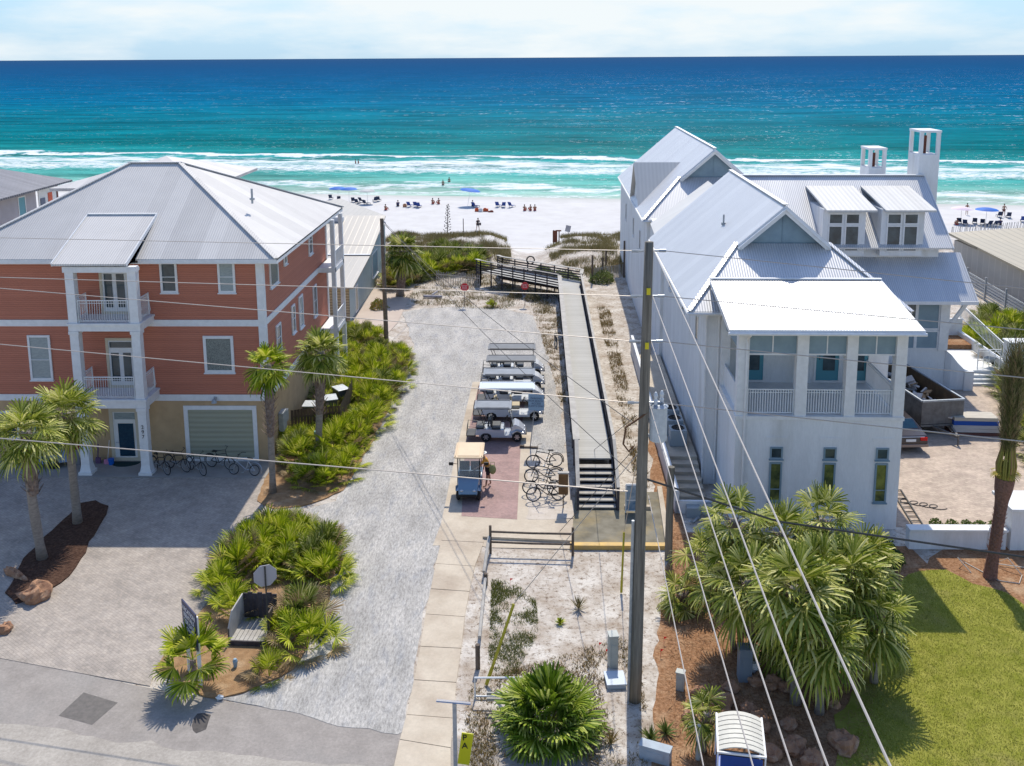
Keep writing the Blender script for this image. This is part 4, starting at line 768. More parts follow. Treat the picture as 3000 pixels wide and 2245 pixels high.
# windmill-like palm thicket on the right
pl=[((2120,1740),(2075,1625),.10,.8,18,'small fan palm at the left edge of the right hand thicket, beside the utility pole'),
    ((2170,1850),(2150,1520),.12,.9,18,'fan palm of the right thicket leaning by the white side wall'),
    ((2330,1840),(2290,1560),.13,1.0,24,'fan palm with feathery top in front of the slit windows'),
    ((2400,1800),(2410,1520),.12,1.0,20,'tallest pale fan palm against the white porch base'),
    ((2330,2060),(2330,1720),.15,1.25,30,'large central fan palm of the right hand thicket'),
    ((2480,1960),(2480,1690),.14,1.2,28,'fan palm of the thicket reaching over the lawn'),
    ((2400,2090),(2410,1860),.13,1.1,24,'low fan palm at the front of the thicket above the orange boulders'),
    ((2210,1960),(2190,1700),.12,1.0,22,'fan palm of the thicket over the pine mulch'),
    ((2550,1830),(2540,1640),.12,1.1,20,'fan palm closest to the dark green shrub'),
    ((2560,2000),(2555,1800),.12,1.0,24,'outermost fan palm drooping over the lawn edge'),
    ((2420,1960),(2400,1680),.12,1.1,26,'fan palm in the heart of the thicket right of the large central one'),
    ((2300,1960),(2300,1830),.12,1.0,24,'low fan palm filling the middle front of the thicket'),
    ((2150,1900),(2120,1690),.10,.85,20,'fan palm at the left of the thicket over the mulch path')]
for i,(a,c,r_,Rr,n_,lb) in enumerate(pl):
    b0,t0=P3(a[0],a[1],c[0],c[1]); palm(lb,b0,t0,r_,Rr*0+.35,n_,.75,Rr*1.05,20+i,lf_dark,droop=.55,nseg=22,name='fan_palm',wd=.036,group='fan palm thicket by the white house',el1=-60)
b0,t0=P3(2010,1790,1995,1740); palm('dead looking low fan palm at the foot of the utility pole',b0,t0,.08,.4,12,.45,.8,41,lf_dark,droop=.7,name='fan_palm',wd=.04,group='fan palm thicket by the white house')
b0,t0=P3(2060,2200,2070,2090); palm('small fan palm left of the blue cart',b0,t0,.09,.3,14,.4,.6,42,lf_dark,droop=.6,name='fan_palm',wd=.04)
# date palm with tied fronds
x,y=g(2900,1692); t=thing('date_palm','tall newly planted date palm with tied up fronds on the lawn edge','palm tree',(x,y,0))
tp=aY(2945,1400,y); dx=tp[0]-x; b=MB(); H_=tp[1]; pts=[(dx*i/9,0,H_*i/9) for i in range(10)]; b.tube(pts,[.27,.24,.22,.22,.22,.22,.22,.25,.33,.36],12); rr=random.Random(5); boots(b,(0,0,.1),(dx*.95,0,H_*.95),.2,260,rr,.16); b.build('trunk',m_red_tr,t)
b=MB(); b.tube([(dx,0,H_-.1),(dx*1.05,0,H_+.7)],[.34,.16],9)
for i in range(26):
    a=i*2.4; rr_=.27; b.tube([(dx+math.cos(a)*rr_,math.sin(a)*rr_,H_-.2),(dx+math.cos(a)*rr_*1.3,math.sin(a)*rr_*1.3,H_+.55),(dx*1.05+math.cos(a)*.18,math.sin(a)*.18,H_+1.5)],[.05,.035,.02],5)
b.build('frond_bases',leafmat('frond_base',[(.34,.27,.06),(.26,.25,.05),(.36,.22,.10)],.1),t)
ft=aY(2962,1000,y); b=MB(); fh_=ft[1]-H_
for i in range(90):
    a=i*2.39996; ro=rr.uniform(.12,.52); p0=V((dx*1.03+math.cos(a)*.12,math.sin(a)*.12,H_+.8)); p1=V((dx*1.08+math.cos(a)*ro*1.35,math.sin(a)*ro*1.35,H_+fh_*.55)); p2=V((dx*1.15+math.cos(a)*ro*.75,math.sin(a)*ro*.75,H_+fh_*rr.uniform(.8,1.03)))
    for s_ in range(46):
        u=(s_+1)/47; q=(p0*(1-u)*(1-u)+p1*2*u*(1-u)+p2*u*u); o=V((math.cos(a+rr.uniform(-1.3,1.3)),math.sin(a+rr.uniform(-1.3,1.3)),1.6)).normalized(); l=.42*rr.uniform(.6,1.1); s3=V((-math.sin(a),math.cos(a),0))*.02
        b.add([q-s3,q+s3,q+o*l],[(0,1,2)])
b.build('tied_fronds',lf_date,t)
b=MB()
for a in (0,2,3.4,5): fan(b,(dx,0,H_+.35),a,R(-10),.3,.45,9,150,.5,.06,rr)
b.build('loose_frond',leafmat('yellow_frond',[(.40,.30,.05),(.30,.28,.05)],.3),t)
b=MB(); b.tube([(x-.6,y+.3,.03),(x-.9,y+.9,.35),(x-.5,y+1.1,.03),(x+.2,y-.3,.04),(x+.9,y-.5,.04),(x+1.3,y+.1,.04),(x+1.0,y+.7,.45),(x+.6,y+.9,.1),(x+2.4,y+.5,.04)],.022,5); props(b.build('irrigation_hose',M('pale_hose',(.5,.45,.38),rough=.6)),'pale hose looped on the mulch round the date palm','hose')
# palmetto shrubs: three shapes shared by all plants
def shrub_proto(seed,n,pet,Rr,mat,el0=88,el1=18,nseg=20,droop=.22,wd=.034):
    return crown_mesh('s',n,pet,Rr,mat,el0,el1,nseg,droop,seed,wd,220,.13)
protos=[shrub_proto(50+i,19+i,.62+.05*i,.60,lf_palm) for i in range(5)]
meshes=[]; meshes_o=[]; lf_brown=leafmat('dead_palmetto_leaf',[(.20,.14,.07),(.38,.28,.15),(.28,.20,.10)],.15); lf_olive=leafmat('olive_palmetto_leaf',[(.035,.06,.008),(.12,.16,.02),(.24,.27,.05),(.50,.48,.20)],.25,.35)
for i,p in enumerate(protos):
    o=p.build('palmetto_shrub',[lf_palm,lf_brown]); meshes.append(o.data); m2=o.data.copy(); m2.materials[0]=lf_olive; meshes_o.append(m2); bpy.data.objects.remove(o)
OL=.22
def shrub(pos,s,label,group=None,mesh=None,name='palmetto_shrub',cat='shrub',rz=None):
    o=bpy.data.objects.new(name,mesh or random.choice(meshes if random.random()>OL else meshes_o)); scene.collection.objects.link(o); o.location=pos; o.scale=(s,s,s*random.uniform(.9,1.15)); o.rotation_euler=(0,0,random.uniform(0,6.28) if rz is None else rz)
    return props(o,label,cat,group)
def fill(poly,sp,s0,s1,label,group,z=0,seed=1,skip=None):
    rr=random.Random(seed); xs=[p[0] for p in poly]; ysq=[p[1] for p in poly]; pts=[]; tries=0
    while tries<4000:
        tries+=1; x=rr.uniform(min(xs),max(xs)); y=rr.uniform(min(ysq),max(ysq))
        if inpoly(x,y,poly) and all((x-a)**2+(y-c)**2>sp*sp for a,c in pts): pts.append((x,y)); shrub((x,y,z),rr.uniform(s0,s1),label,group)
    return pts
fill(G((860,1440),(850,1330),(900,1250),(960,1150),(985,1040),(975,985),(1070,985),(1190,1055),(1180,1120),(1135,1180),(1090,1250),(1045,1310),(1020,1390),(960,1440)),.86,.85,1.45,'yellow green palmetto of the hedge between the coral house and the gravel drive','palmetto hedge along the gravel drive',seed=3)
fill(G((705,1640),(730,1580),(800,1560),(900,1560),(955,1590),(965,1680),(945,1730),(880,1720),(800,1690),(740,1680),(680,1700)),.78,.95,1.45,'palmetto of the broad clump in the island bed beside the gravel drive','palmetto clump in the island bed',seed=4)
for px,py,s,lb in ((650,1740,1.0,'palmetto at the left tip of the island clump'),(690,1800,1.1,'palmetto behind the boxed bench in the island bed'),(885,1830,1.5,'bright green palmetto right of the round sign back'),(900,1900,1.3,'drooping palmetto at the drive edge below the round sign'),(840,1870,1.1,'palmetto hugging the dark sign post'),(790,1985,.9,'low palmetto at the front of the island bed'),(1290,800,1.6,'palmetto left of the ramp gate'),(1345,805,1.7,'palmetto beside the ramp picket fence'),(1240,800,1.5,'dark palmetto behind the bushy sabal palm'),(1390,800,1.5,'palmetto at the ramp post'),(1440,900,.7,'small yucca between the two red round signs')):
    x,y=g(px,py); shrub((x,y,tz(x,y)),s,lb)
OL=.85
fill(G((1150,850),(1230,820),(1400,800),(1410,770),(1300,745),(1150,790)),1.0,1.3,1.9,'coastal palmetto between the beige house and the ramp','palmettos at the dune edge',seed=6)
fill(G((2830,1010),(2900,1040),(2960,1150),(3060,1400),(3200,1300),(3100,1000),(2900,930)),1.2,1.2,1.8,'palmetto along the right hand fence line behind the date palm','palmettos on the right boundary',seed=8)
OL=.2
# big palmetto in the foreground
x,y=g(1608,2140); b=crown_mesh('x',44,.95,1.05,None,86,14,26,.38,77,.034,215)
for i in range(10): fan(b,(0,0,.1),i*1.7,R(random.uniform(20,60)),.5,.8,20,220,.4,.034)
props(b.build('large_palmetto',leafmat('foreground_leaf',[(.03,.07,.006),(.12,.20,.012),(.28,.36,.03),(.55,.58,.16)],.22,.35),org=(0,0,0)),'large dark green palmetto in the sandy lot below the utility pole','shrub').location=(x,y,.15); scene.objects['large_palmetto'].scale=(1.2,1.2,1.15)
x,y=g(570,2005); t=thing('young_cabbage_palm','young cabbage palm with short trunk in front of the blue board sign','palm tree',(x,y,0)); b=MB(); b.tube([(0,0,0),(0,0,.9)],[.13,.1],8); b.build('trunk',m_boot,t)
b=crown_mesh('c',16,.8,.85,None,80,0,20,.25,88,.045,200); b.build('crown',lf_palm,t).location=(0,0,.9)
# spiky yuccas, bush, sea grape
def spiky(pos,n,l,mat,label,name='yucca',wd=.02,seed=0):
    rr=random.Random(seed); b=MB()
    for i in range(n):
        a=i*2.4; el=R(rr.uniform(15,85)); d=V((math.cos(a)*math.cos(el),math.sin(a)*math.cos(el),math.sin(el))); s=V((-math.sin(a),math.cos(a),0))*wd; q=l*rr.uniform(.6,1.1); m_=d*q*.5+V((0,0,.02)); e=d*q-V((0,0,q*.08))
        b.add([-s*.6,s*.6,m_+s,m_-s,e],[(0,1,2,3),(3,2,4)])
    o=b.build(name,mat); o.location=pos; return props(o,label,'plant')
for i,(px,py,l,n,lb,mt_) in enumerate(((1695,1785,.6,40,'spiky young yucca on the sandy lot',lf_dune),(1640,1828,.28,50,'small round green weed on the sandy lot',lf_palm),(1560,2225,.5,30,'dark spiky plant near the yellow sign',lf_dark),(1790,2180,.5,34,'dry spiky plant right of the large palmetto',lf_dry),(1905,2170,.55,60,'bright green leafy plant at the foot of the utility pole',lf_sea),(1950,2150,.5,50,'green and red leafy plant between pole and mulch',lf_sea),(2030,2080,.5,30,'narrow green plant by the orange boulders',lf_dark),(1445,900,.75,50,'yucca between the two red round signs at the lot end',lf_dark),(2180,2150,.4,25,'tuft of grass beside the blue cart',lf_dark))):
    x,y=g(px,py); spiky((x,y,.01),n,l,mt_,lb,seed=i,wd=.02 if i!=1 else .03)
def bush(pos,r,label,mat,n=900,seed=0,leaf=.07,cat='shrub',name='shrub',group=None,flat=.8):
    rr=random.Random(seed); b=MB()
    for i in range(n):
        d=V((rr.gauss(0,1),rr.gauss(0,1),rr.gauss(0,1))).normalized(); q=d*r*rr.uniform(.55,1)**.5; q.z=abs(q.z)*flat*1.3; q*=1+.25*mn.noise(q*2.2/r+V((seed,0,0)))
        u=V((rr.gauss(0,1),rr.gauss(0,1),rr.gauss(0,1))).normalized()*leaf; v_=u.orthogonal().normalized()*leaf*.7
        b.add([q-u,q-v_,q+u,q+v_],[(0,1,2,3)])
    b.tube([(0,0,0),(0,0,r*.9)],[.05,.03],5); o=b.build(name,mat); o.location=pos; return props(o,label,cat,group)
x,y=g(2590,1650); bush((x,y,.1),.75,'dark green rounded shrub at the corner of the white house',leafmat('hedge_leaf',[(.03,.06,.015),(.07,.11,.03),(.05,.085,.02)],.2),1500,1,.06)
for i,(px,py,r,lb) in enumerate(((1660,855,1.5,'pale green sea grape right of the boardwalk ramp'),(1770,850,1.3,'sea grape shrub by the sand fence'),(1590,830,1.1,'pale shrub behind the ramp rail'))):
    x,y=g(px,py); bush((x,y+3,tz(x,y)),r,lb,leafmat('sea_grape_leaf',[(.16,.20,.05),(.26,.29,.10),(.10,.14,.03)],.3),1400,i+5,.09,flat=.6)
x,y=g(1110,905); bush((x,y,0),.8,'orange flowering shrub beside the beige house walkway',leafmat('lantana_leaf',[(.45,.22,.05),(.30,.28,.06),(.20,.24,.06)],.3),700,9,.07)
x,y=g(1820,800); bush((x,y,0),1.0,'orange brown bush at the seaward corner of the white house',lf_dry,800,10,.08)
for i,(px,py,r) in enumerate(((1560,880,.7),(1510,870,.6),(1390,820,.9))):
    x,y=g(px,py); bush((x,y,0),r,['grey green bush behind the right red sign','olive bush just left of the right red sign','brown dry bush beside the ramp fence'][i],lf_dune,600,12+i,.06)
for i,(px,py) in enumerate(((2740,1540),(2790,1543),(2830,1545),(2870,1546),(2910,1546))):
    x,y=g(px,py); bush((x,y,.0),.3,'small green plant behind the low white wall',lf_sea,160,30+i,.05,group='row of small plants behind the low white wall')
# boulders
m_rock=M('orange_sandstone',(.38,.21,.12),(.24,.12,.07),ns=2.2,rough=.9,bump=.8,bs=6,c3=(.46,.31,.20),n3=3)
def rock(px,py,s,label,seed,group=None,sq=(1,.8,.6)):
    rr=random.Random(seed); x,y=g(px,py); b=MB(); b.sph((0,0,s*sq[2]*.55),(s*sq[0],s*sq[1],s*sq[2]),16,10,jit=.04)
    b.v=[tuple(V(p)*(1+.40*mn.noise(V(p)*1.6/s+V((seed*3.1,0,0)))+.18*mn.noise(V(p)*4.5/s+V((0,seed,0))))) for p in b.v]
    o=b.build('boulder',m_rock); o.location=(x,y,0); o.rotation_euler=(0,0,rr.uniform(0,6)); props(o,label,'boulder',group); return o
rock(108,1755,.62,'layered orange boulder at the tip of the left planting bed',1); rock(45,1690,.5,'long pale boulder edging the left planting bed',2,None,(1.6,.35,.4)); rock(15,1850,.35,'small pale stone at the left edge of the photo',3)
for i,(px,py,s) in enumerate(((2095,2075,.5),(2045,2040,.3),(2140,2020,.32),(2215,2000,.35),(2262,2010,.35),(2300,2020,.3),(2225,2110,.3),(2190,2085,.28),(2240,2140,.25),(2310,2130,.28),(2255,2215,.35),(2330,2200,.4),(2420,2020,.35),(2440,2070,.25),(2130,2110,.35),(2020,2110,.28),(2470,2190,.5),(2380,2240,.4))):
    rock(px,py,s,'orange sandstone boulder in the mulch under the fan palms',10+i,'orange boulders in the mulch under the fan palms')
# ================================================================ golf carts
m_cw=M('cart_white_body',(.58,.60,.62),rough=.25,spec=.5); m_cs=M('cart_silver_body',(.50,.53,.58),rough=.25,metal=.3); m_seat=M('cart_seat_vinyl',(.03,.033,.038),(.05,.055,.06),ns=5,rough=.5)
m_seatt=M('tan_seat_vinyl',(.40,.34,.22),rough=.5); m_clear=None
def clear():
    m,t,b=nodes('windscreen'); b.inputs['Base Color'].default_value=(.35,.40,.42,1); b.inputs['Roughness'].default_value=.05; b.inputs['Alpha'].default_value=.38; return m
m_clear=clear()
def cart(label,roofm,bodym,seatm,rows=1,rear=True,length=None,roofx=None,name='golf_cart',group=None,bed=False):
    """facing +X, base centre between the axles; rows of forward seats, optional rear facing seat"""
    t=thing(name,label,'golf cart',(0,0,0),0,group); wb=1.66+.78*(rows-1); xf=wb/2; xr_=-wb/2; W=.56
    b=MB()
    b.box((xr_-.38,-W+.12,.26),(xf+.1,W-.12,.36))                                        # floor
    prof=[(xr_-.55,.42),(xr_-.50,.62),(xr_-.28,.70),(xr_+.28,.70),(xr_+.45,.66),(xr_+.95,.66),(xr_+.98,.36),(xf-.28,.36),(xf-.28,.28),(xr_+.33,.28),(xr_+.28,.42),(xr_+.12,.52),(xr_-.12,.52),(xr_-.28,.42)]
    for s in (-1,1):
        y0,y1=s*W,s*(W-.12); n=len(prof); b.add([(x,y0,z) for x,z in prof]+[(x,y1,z) for x,z in prof],[tuple(range(n)),tuple(range(n,2*n))[::-1]]+[(i,(i+1)%n,(i+1)%n+n,i+n) for i in range(n)])
    b.box((xr_-.5,-W+.12,.40),(xr_+.95,W-.12,.66)); b.build('body',bodym,t,bev=.02)
    b=MB(); cp=[(xf-.32,.42,.52),(xf-.30,.80,.50),(xf-.12,.98,.48),(xf+.12,.86,.46),(xf+.40,.62,.42),(xf+.48,.44,.40),(xf+.44,.36,.40)]
    n=len(cp); b.add([(x,-w_,z) for x,z,w_ in cp]+[(x,w_,z) for x,z,w_ in cp],[(i,i+n,i+n+1,i+1) for i in range(n-1)]+[tuple(range(n)),tuple(range(n,2*n))[::-1],(0,n-1,2*n-1,n)])
    for s in (-1,1): b.add([(xf-.34,s*.42,.62),(xf+.0,s*.58,.66),(xf+.32,s*.56,.55),(xf+.34,s*.38,.60),(xf-.3,s*.58,.5)],[(0,1,2,3),(0,4,1)])
    cw=b.build('front_cowl',bodym,t,bev=.025)
    for s in (-1,1): bb=MB(); bb.sph((xf+.40,s*.28,.60),(.06,.09,.05),8,5); bb.build('headlight',m_metal,t,smooth=True)
    b=MB(); b.box((xf+.40,-.40,.36),(xf+.52,.40,.46)); b.box((xr_-.60,-.5,.36),(xr_-.5,.5,.44)); b.build('bumper',m_black,t,bev=.02)
    b=MB(); b.add([(xf-.30,-.5,.52),(xf-.30,.5,.52),(xf-.36,.5,.96),(xf-.36,-.5,.96)],[(0,1,2,3),(3,2,1,0)]); b.build('dashboard',m_black,t)
    xs0=xr_+.30
    for r_ in range(rows):
        x=xs0+.82*r_; b=MB(); b.box((x,-.5,.68),(x+.48,.5,.80)); b.build('seat',seatm,t,bev=.03)
        b=MB(); b.ob((x-.03,-.25,1.02),(.10,.46,.42),(0,-.15,0)); b.ob((x-.03,.25,1.02),(.10,.46,.42),(0,-.15,0)); b.build('backrest',seatm,t,bev=.03)
    if rear:
        b=MB(); b.box((xr_-.52,-.5,.70),(xr_-.10,.5,.80)); b.build('rear_seat',seatm,t,bev=.03); b=MB(); b.ob((xr_+.14,0,1.0),(.09,.96,.36),(0,.12,0)); b.build('rear_backrest',seatm,t,bev=.03)
        b=MB(); b.box((xr_-1.05,-.5,.30),(xr_-.55,.5,.36)); b.tube([(xr_-.5,-.48,.8),(xr_-1.0,-.48,.85),(xr_-1.05,-.48,.35)],.018,5); b.tube([(xr_-.5,.48,.8),(xr_-1.0,.48,.85),(xr_-1.05,.48,.35)],.018,5); b.tube([(xr_-1.0,-.48,.85),(xr_-1.0,.48,.85)],.018,5); b.build('footrest',m_black,t)
    x0r=roofx[0] if roofx else xr_-.45; x1r=roofx[1] if roofx else xf-.08
    b=MB(); zr=1.86; b.prism([(x0r+.06,-.66),(x1r-.06,-.66),(x1r,-.58),(x1r,.58),(x1r-.06,.66),(x0r+.06,.66),(x0r,.58),(x0r,-.58)],zr,zr+.06)
    b.prism([(x0r+.14,-.5),(x1r-.14,-.5),(x1r-.14,.5),(x0r+.14,.5)],zr+.06,zr+.085)
    for s in (-1,1): b.box((x0r+.1,s*.57,zr+.06),(x1r-.1,s*.62,zr+.10))
    b.build('roof',roofm,t,bev=.02)
    b=MB()
    for s in (-1,1): b.tube([(xf-.22,s*.48,.85),(x1r-.14,s*.5,zr)],.02,6); b.tube([(xr_-.02,s*.5,.7),(x0r+.18 if rear else xr_+.05,s*.5,zr)],.02,6)
    b.build('roof_post',m_black,t)
    b=MB(); b.add([(xf-.20,-.47,.88),(xf-.20,.47,.88),(x1r-.13,.48,zr-.02),(x1r-.13,-.48,zr-.02)],[(0,1,2,3)]); b.build('windshield',m_clear,t)
    b=MB(); c_=(xf-.62,.25,1.02); b.tube([(xf-.34,.25,.80),c_],.018,6)
    pts=[]; 
    for i in range(15):
        a=2*math.pi*i/14; pts.append((c_[0]+.09*math.cos(a),c_[1]+.17*math.sin(a),c_[2]+.14*math.cos(a)))
    b.tube(pts,.014,5); b.tube([pts[0],pts[7]],.01,4); b.build('steering_wheel',m_black,t)
    b=MB()
    for s in (-1,1): b.tube([(x1r-.25,s*.52,1.5),(x1r-.2,s*.72,1.55)],.012,4); b.box((x1r-.24,s*.70,1.46),(x1r-.18,s*.90,1.60))
    b.build('side_mirror',m_black,t)
    for xx in (xf,xr_):
        for s in (-1,1):
            yy=s*(W-.10); b=MB(); b.ring((xx,yy,.27),.19,.085,'y',20,8); wq=b.build('wheel',m_rub,t,smooth=True)
            b=MB(); 
            for k in range(6):
                a=k*math.pi/3; b.bar((xx,yy+s*.05,.27),(xx+.15*math.cos(a),yy+s*.06,.27+.15*math.sin(a)),.05,.03,upv=(0,1,0))
            b.ring((xx,yy+s*.05,.27),.15,.018,'y',16,4); b.tube([(xx,yy,.27),(xx,yy+s*.07,.27)],.04,8); b.build('rim',m_metal,wq)
    return t
def pose(o,x,y,rz,z=.035,s=1): o.location=(x,y,z); o.rotation_euler=(0,0,rz); o.scale=(s,s,s); return o
grf=M('grey_cart_roof',(.22,.235,.25),(.17,.18,.19),ns=2,rough=.35); dkf=M('charcoal_cart_roof',(.125,.125,.125),(.09,.09,.09),ns=2,rough=.4); tnf=M('tan_cart_roof',(.66,.50,.31),(.60,.45,.28),ns=1.5,rough=.4); whf=M('white_cart_roof',(.60,.64,.66),rough=.2,spec=.6)
pose(cart('silver golf cart with grey roof and rear seat, nearest of the parked row',grf,m_cs,m_seat,1,True,roofx=(-1.45,.55)),-1.75,49.75,0)
x,y=g(1470,1205); pose(cart('white golf cart with a long glossy white roof, second of the parked row',whf,m_cw,m_seatt,2,True,roofx=(-1.9,1.25)),-1.2,52.8,0)
pose(cart('pale golf cart with blue grey ribbed roof between the white roof and the charcoal ones',grf,m_cw,m_seat,2,True,roofx=(-1.9,1.15)),-1.1,55.3,0)
pose(cart('golf cart with charcoal roof and round white cowl, fourth from the front of the row',dkf,m_cw,m_seat,2,True,roofx=(-1.9,1.15)),-1.05,57.9,0)
pose(cart('golf cart with charcoal roof at the seaward end of the row',dkf,m_cw,m_seat,2,True,roofx=(-1.9,1.15)),-1.05,60.4,0)
pose(cart('blue grey golf cart with tan roof facing the road, person standing beside it',tnf,M('cart_blue_body',(.16,.25,.34),rough=.3,spec=.5),m_seat,1,False,roofx=(-1.15,.62)),-3.06,43.2,R(-90),s=1.03)
# ================================================================ bicycles
def bike(framem,label,group=None,basket=False,r=.33):
    t=thing('bicycle',label,'bicycle',(0,0,0),0,group); wb=1.08; b=MB(); A_=(-wb/2,0,r); B_=(wb/2,0,r); bb=(-.08,0,.28); st=(-.25,0,.80); hd=(.36,0,.82); hl=(.40,0,.66)
    for p,q in ((bb,st),(bb,hl),((-.21,0,.68),hd),(A_,bb),(A_,(-.21,0,.68)),(hd,B_)): b.tube([p,q],.019,6)
    b.build('frame',framem,t)
    b=MB(); b.tube([hd,(.33,0,.98)],.014,5); b.tube([(.08,-.32,1.04),(.26,-.26,1.06),(.33,0,.99),(.26,.26,1.06),(.08,.32,1.04)],.014,5); b.build('handlebar',m_black,t)
    b=MB(); b.add([(-.42,-.09,.86),(-.42,.09,.86),(-.14,.02,.88),(-.14,-.02,.88),(-.40,-.06,.80),(-.40,.06,.80),(-.16,.01,.83),(-.16,-.01,.83)],[(0,3,2,1),(4,5,6,7),(0,1,5,4),(1,2,6,5),(2,3,7,6),(3,0,4,7)]); b.tube([st,(-.27,0,.84)],.014,5); b.build('saddle',m_black,t)
    b=MB(); b.ring(bb,.085,.008,'y',14,4); b.bar(bb,(.02,.08,.14),.02,.02); b.bar(bb,(-.16,-.08,.42),.02,.02); b.box((-.02,.06,.12),(.07,.15,.15)); b.box((-.2,-.15,.41),(-.11,-.06,.44)); b.build('crank',m_galv,t)
    for c in (A_,B_):
        b=MB(); b.ring(c,r-.02,.022,'y',26,6); w_=b.build('wheel',m_rub,t,smooth=True); b=MB(); b.ring(c,r-.045,.010,'y',24,4)
        for k in range(12):
            a=k*math.pi/6; b.bar(c,(c[0]+(r-.04)*math.cos(a),0,c[2]+(r-.04)*math.sin(a)),.004,.004)
        b.tube([(c[0],-.04,c[2]),(c[0],.04,c[2])],.022,6); b.build('spokes',m_galv,w_)
    b=MB(); 
    for k in range(7):
        a=R(60+k*20); b.tube([(A_[0]+.37*math.cos(a),-.02,r+.37*math.sin(a)),(A_[0]+.37*math.cos(a+R(20)),-.02,r+.37*math.sin(a+R(20)))],.02,4)
    b.build('mudguard',framem,t)
    if basket: b=MB(); b.box((.40,-.17,.78),(.66,.17,.80)); [b.box(p,q) for p,q in (((.40,-.17,.8),(.66,-.16,1.0)),((.40,.16,.8),(.66,.17,1.0)),((.65,-.17,.8),(.66,.17,1.0)),((.40,-.17,.8),(.41,.17,1.0)))]; b.build('basket',m_black,t)
    return t
m_fb=M('black_bike_frame',(.015,.015,.018),rough=.3); m_fs=M('silver_bike_frame',(.45,.47,.50),rough=.3,metal=.6)
kb=bike(m_fb,'x'); used=False
hb=[((475,1382),R(-38),'black cruiser bicycle with basket right beside the porch column',1),((525,1376),R(-28),'black bicycle leaning against the tan wall, second from the column',.0),((580,1384),R(-40),'black bicycle in front of the left edge of the garage door',0),((650,1372),R(-20),'black bicycle across the middle of the garage door',0)]
for (px,py),rz,lb,_ in hb:
    x,y=g(px,py); place(kb,used,(x,y-.15,.05),rz,1.05,lb,'bicycles parked against the tan wall'); used=True
ks=bike(m_fs,'silver childrens bicycle lying closest to the driveway by the garage door','bicycles parked against the tan wall',r=.27); x,y=g(715,1395); pose(ks,x,y,R(172),.05); ks.rotation_euler=(R(12),0,R(172))
sb=[((1595,1372),R(8),'dark bicycle at the seaward end of the stand beside the boardwalk'),((1592,1415),R(4),'dark bicycle in the middle of the stand beside the boardwalk'),((1588,1452),R(-3),'dark bicycle behind the brown box sign'),((1600,1470),R(6),'dark bicycle nearest the split rail fence')]
for (px,py),rz,lb in sb:
    x,y=g(px,py); place(kb,True,(x,y,.03),rz+math.pi,1.08,lb,'bicycles beside the boardwalk')
x,y=g(1628,1010); place(kb,True,(x,y,.02),R(95),1.0,'lone bicycle leaning on the boardwalk near the middle')
# ================================================================ people
m_skin=M('skin',(.42,.24,.16),rough=.6); m_skin2=M('tanned_skin',(.27,.13,.08),rough=.6); m_hair=M('dark_hair',(.03,.02,.015),rough=.7)
def skinned(name,verts,edges,rad,mat,parent=None,sub=1):
    me=bpy.data.meshes.new(name); me.from_pydata(verts,edges,[]); o=bpy.data.objects.new(name,me); scene.collection.objects.link(o)
    s=o.modifiers.new('skin','SKIN'); sk_=me.skin_vertices[0].data if me.skin_vertices else None
    if sk_ is None: 
        me.skin_vertices  # layer is made by the modifier
    for i,v in enumerate(me.skin_vertices[0].data): v.radius=(rad[i],rad[i]*.9); v.use_root=(i==0)
    ss=o.modifiers.new('sub','SUBSURF'); ss.levels=sub; ss.render_levels=sub
    dg=bpy.context.evaluated_depsgraph_get(); me2=bpy.data.meshes.new_from_object(o.evaluated_get(dg)); bpy.data.objects.remove(o)
    me2.materials.clear(); me2.materials.append(mat); me2.polygons.foreach_set('use_smooth',[True]*len(me2.polygons)); me2.name=name
    o=bpy.data.objects.new(name,me2); scene.collection.objects.link(o)
    if parent is not None: o.parent=parent
    return o
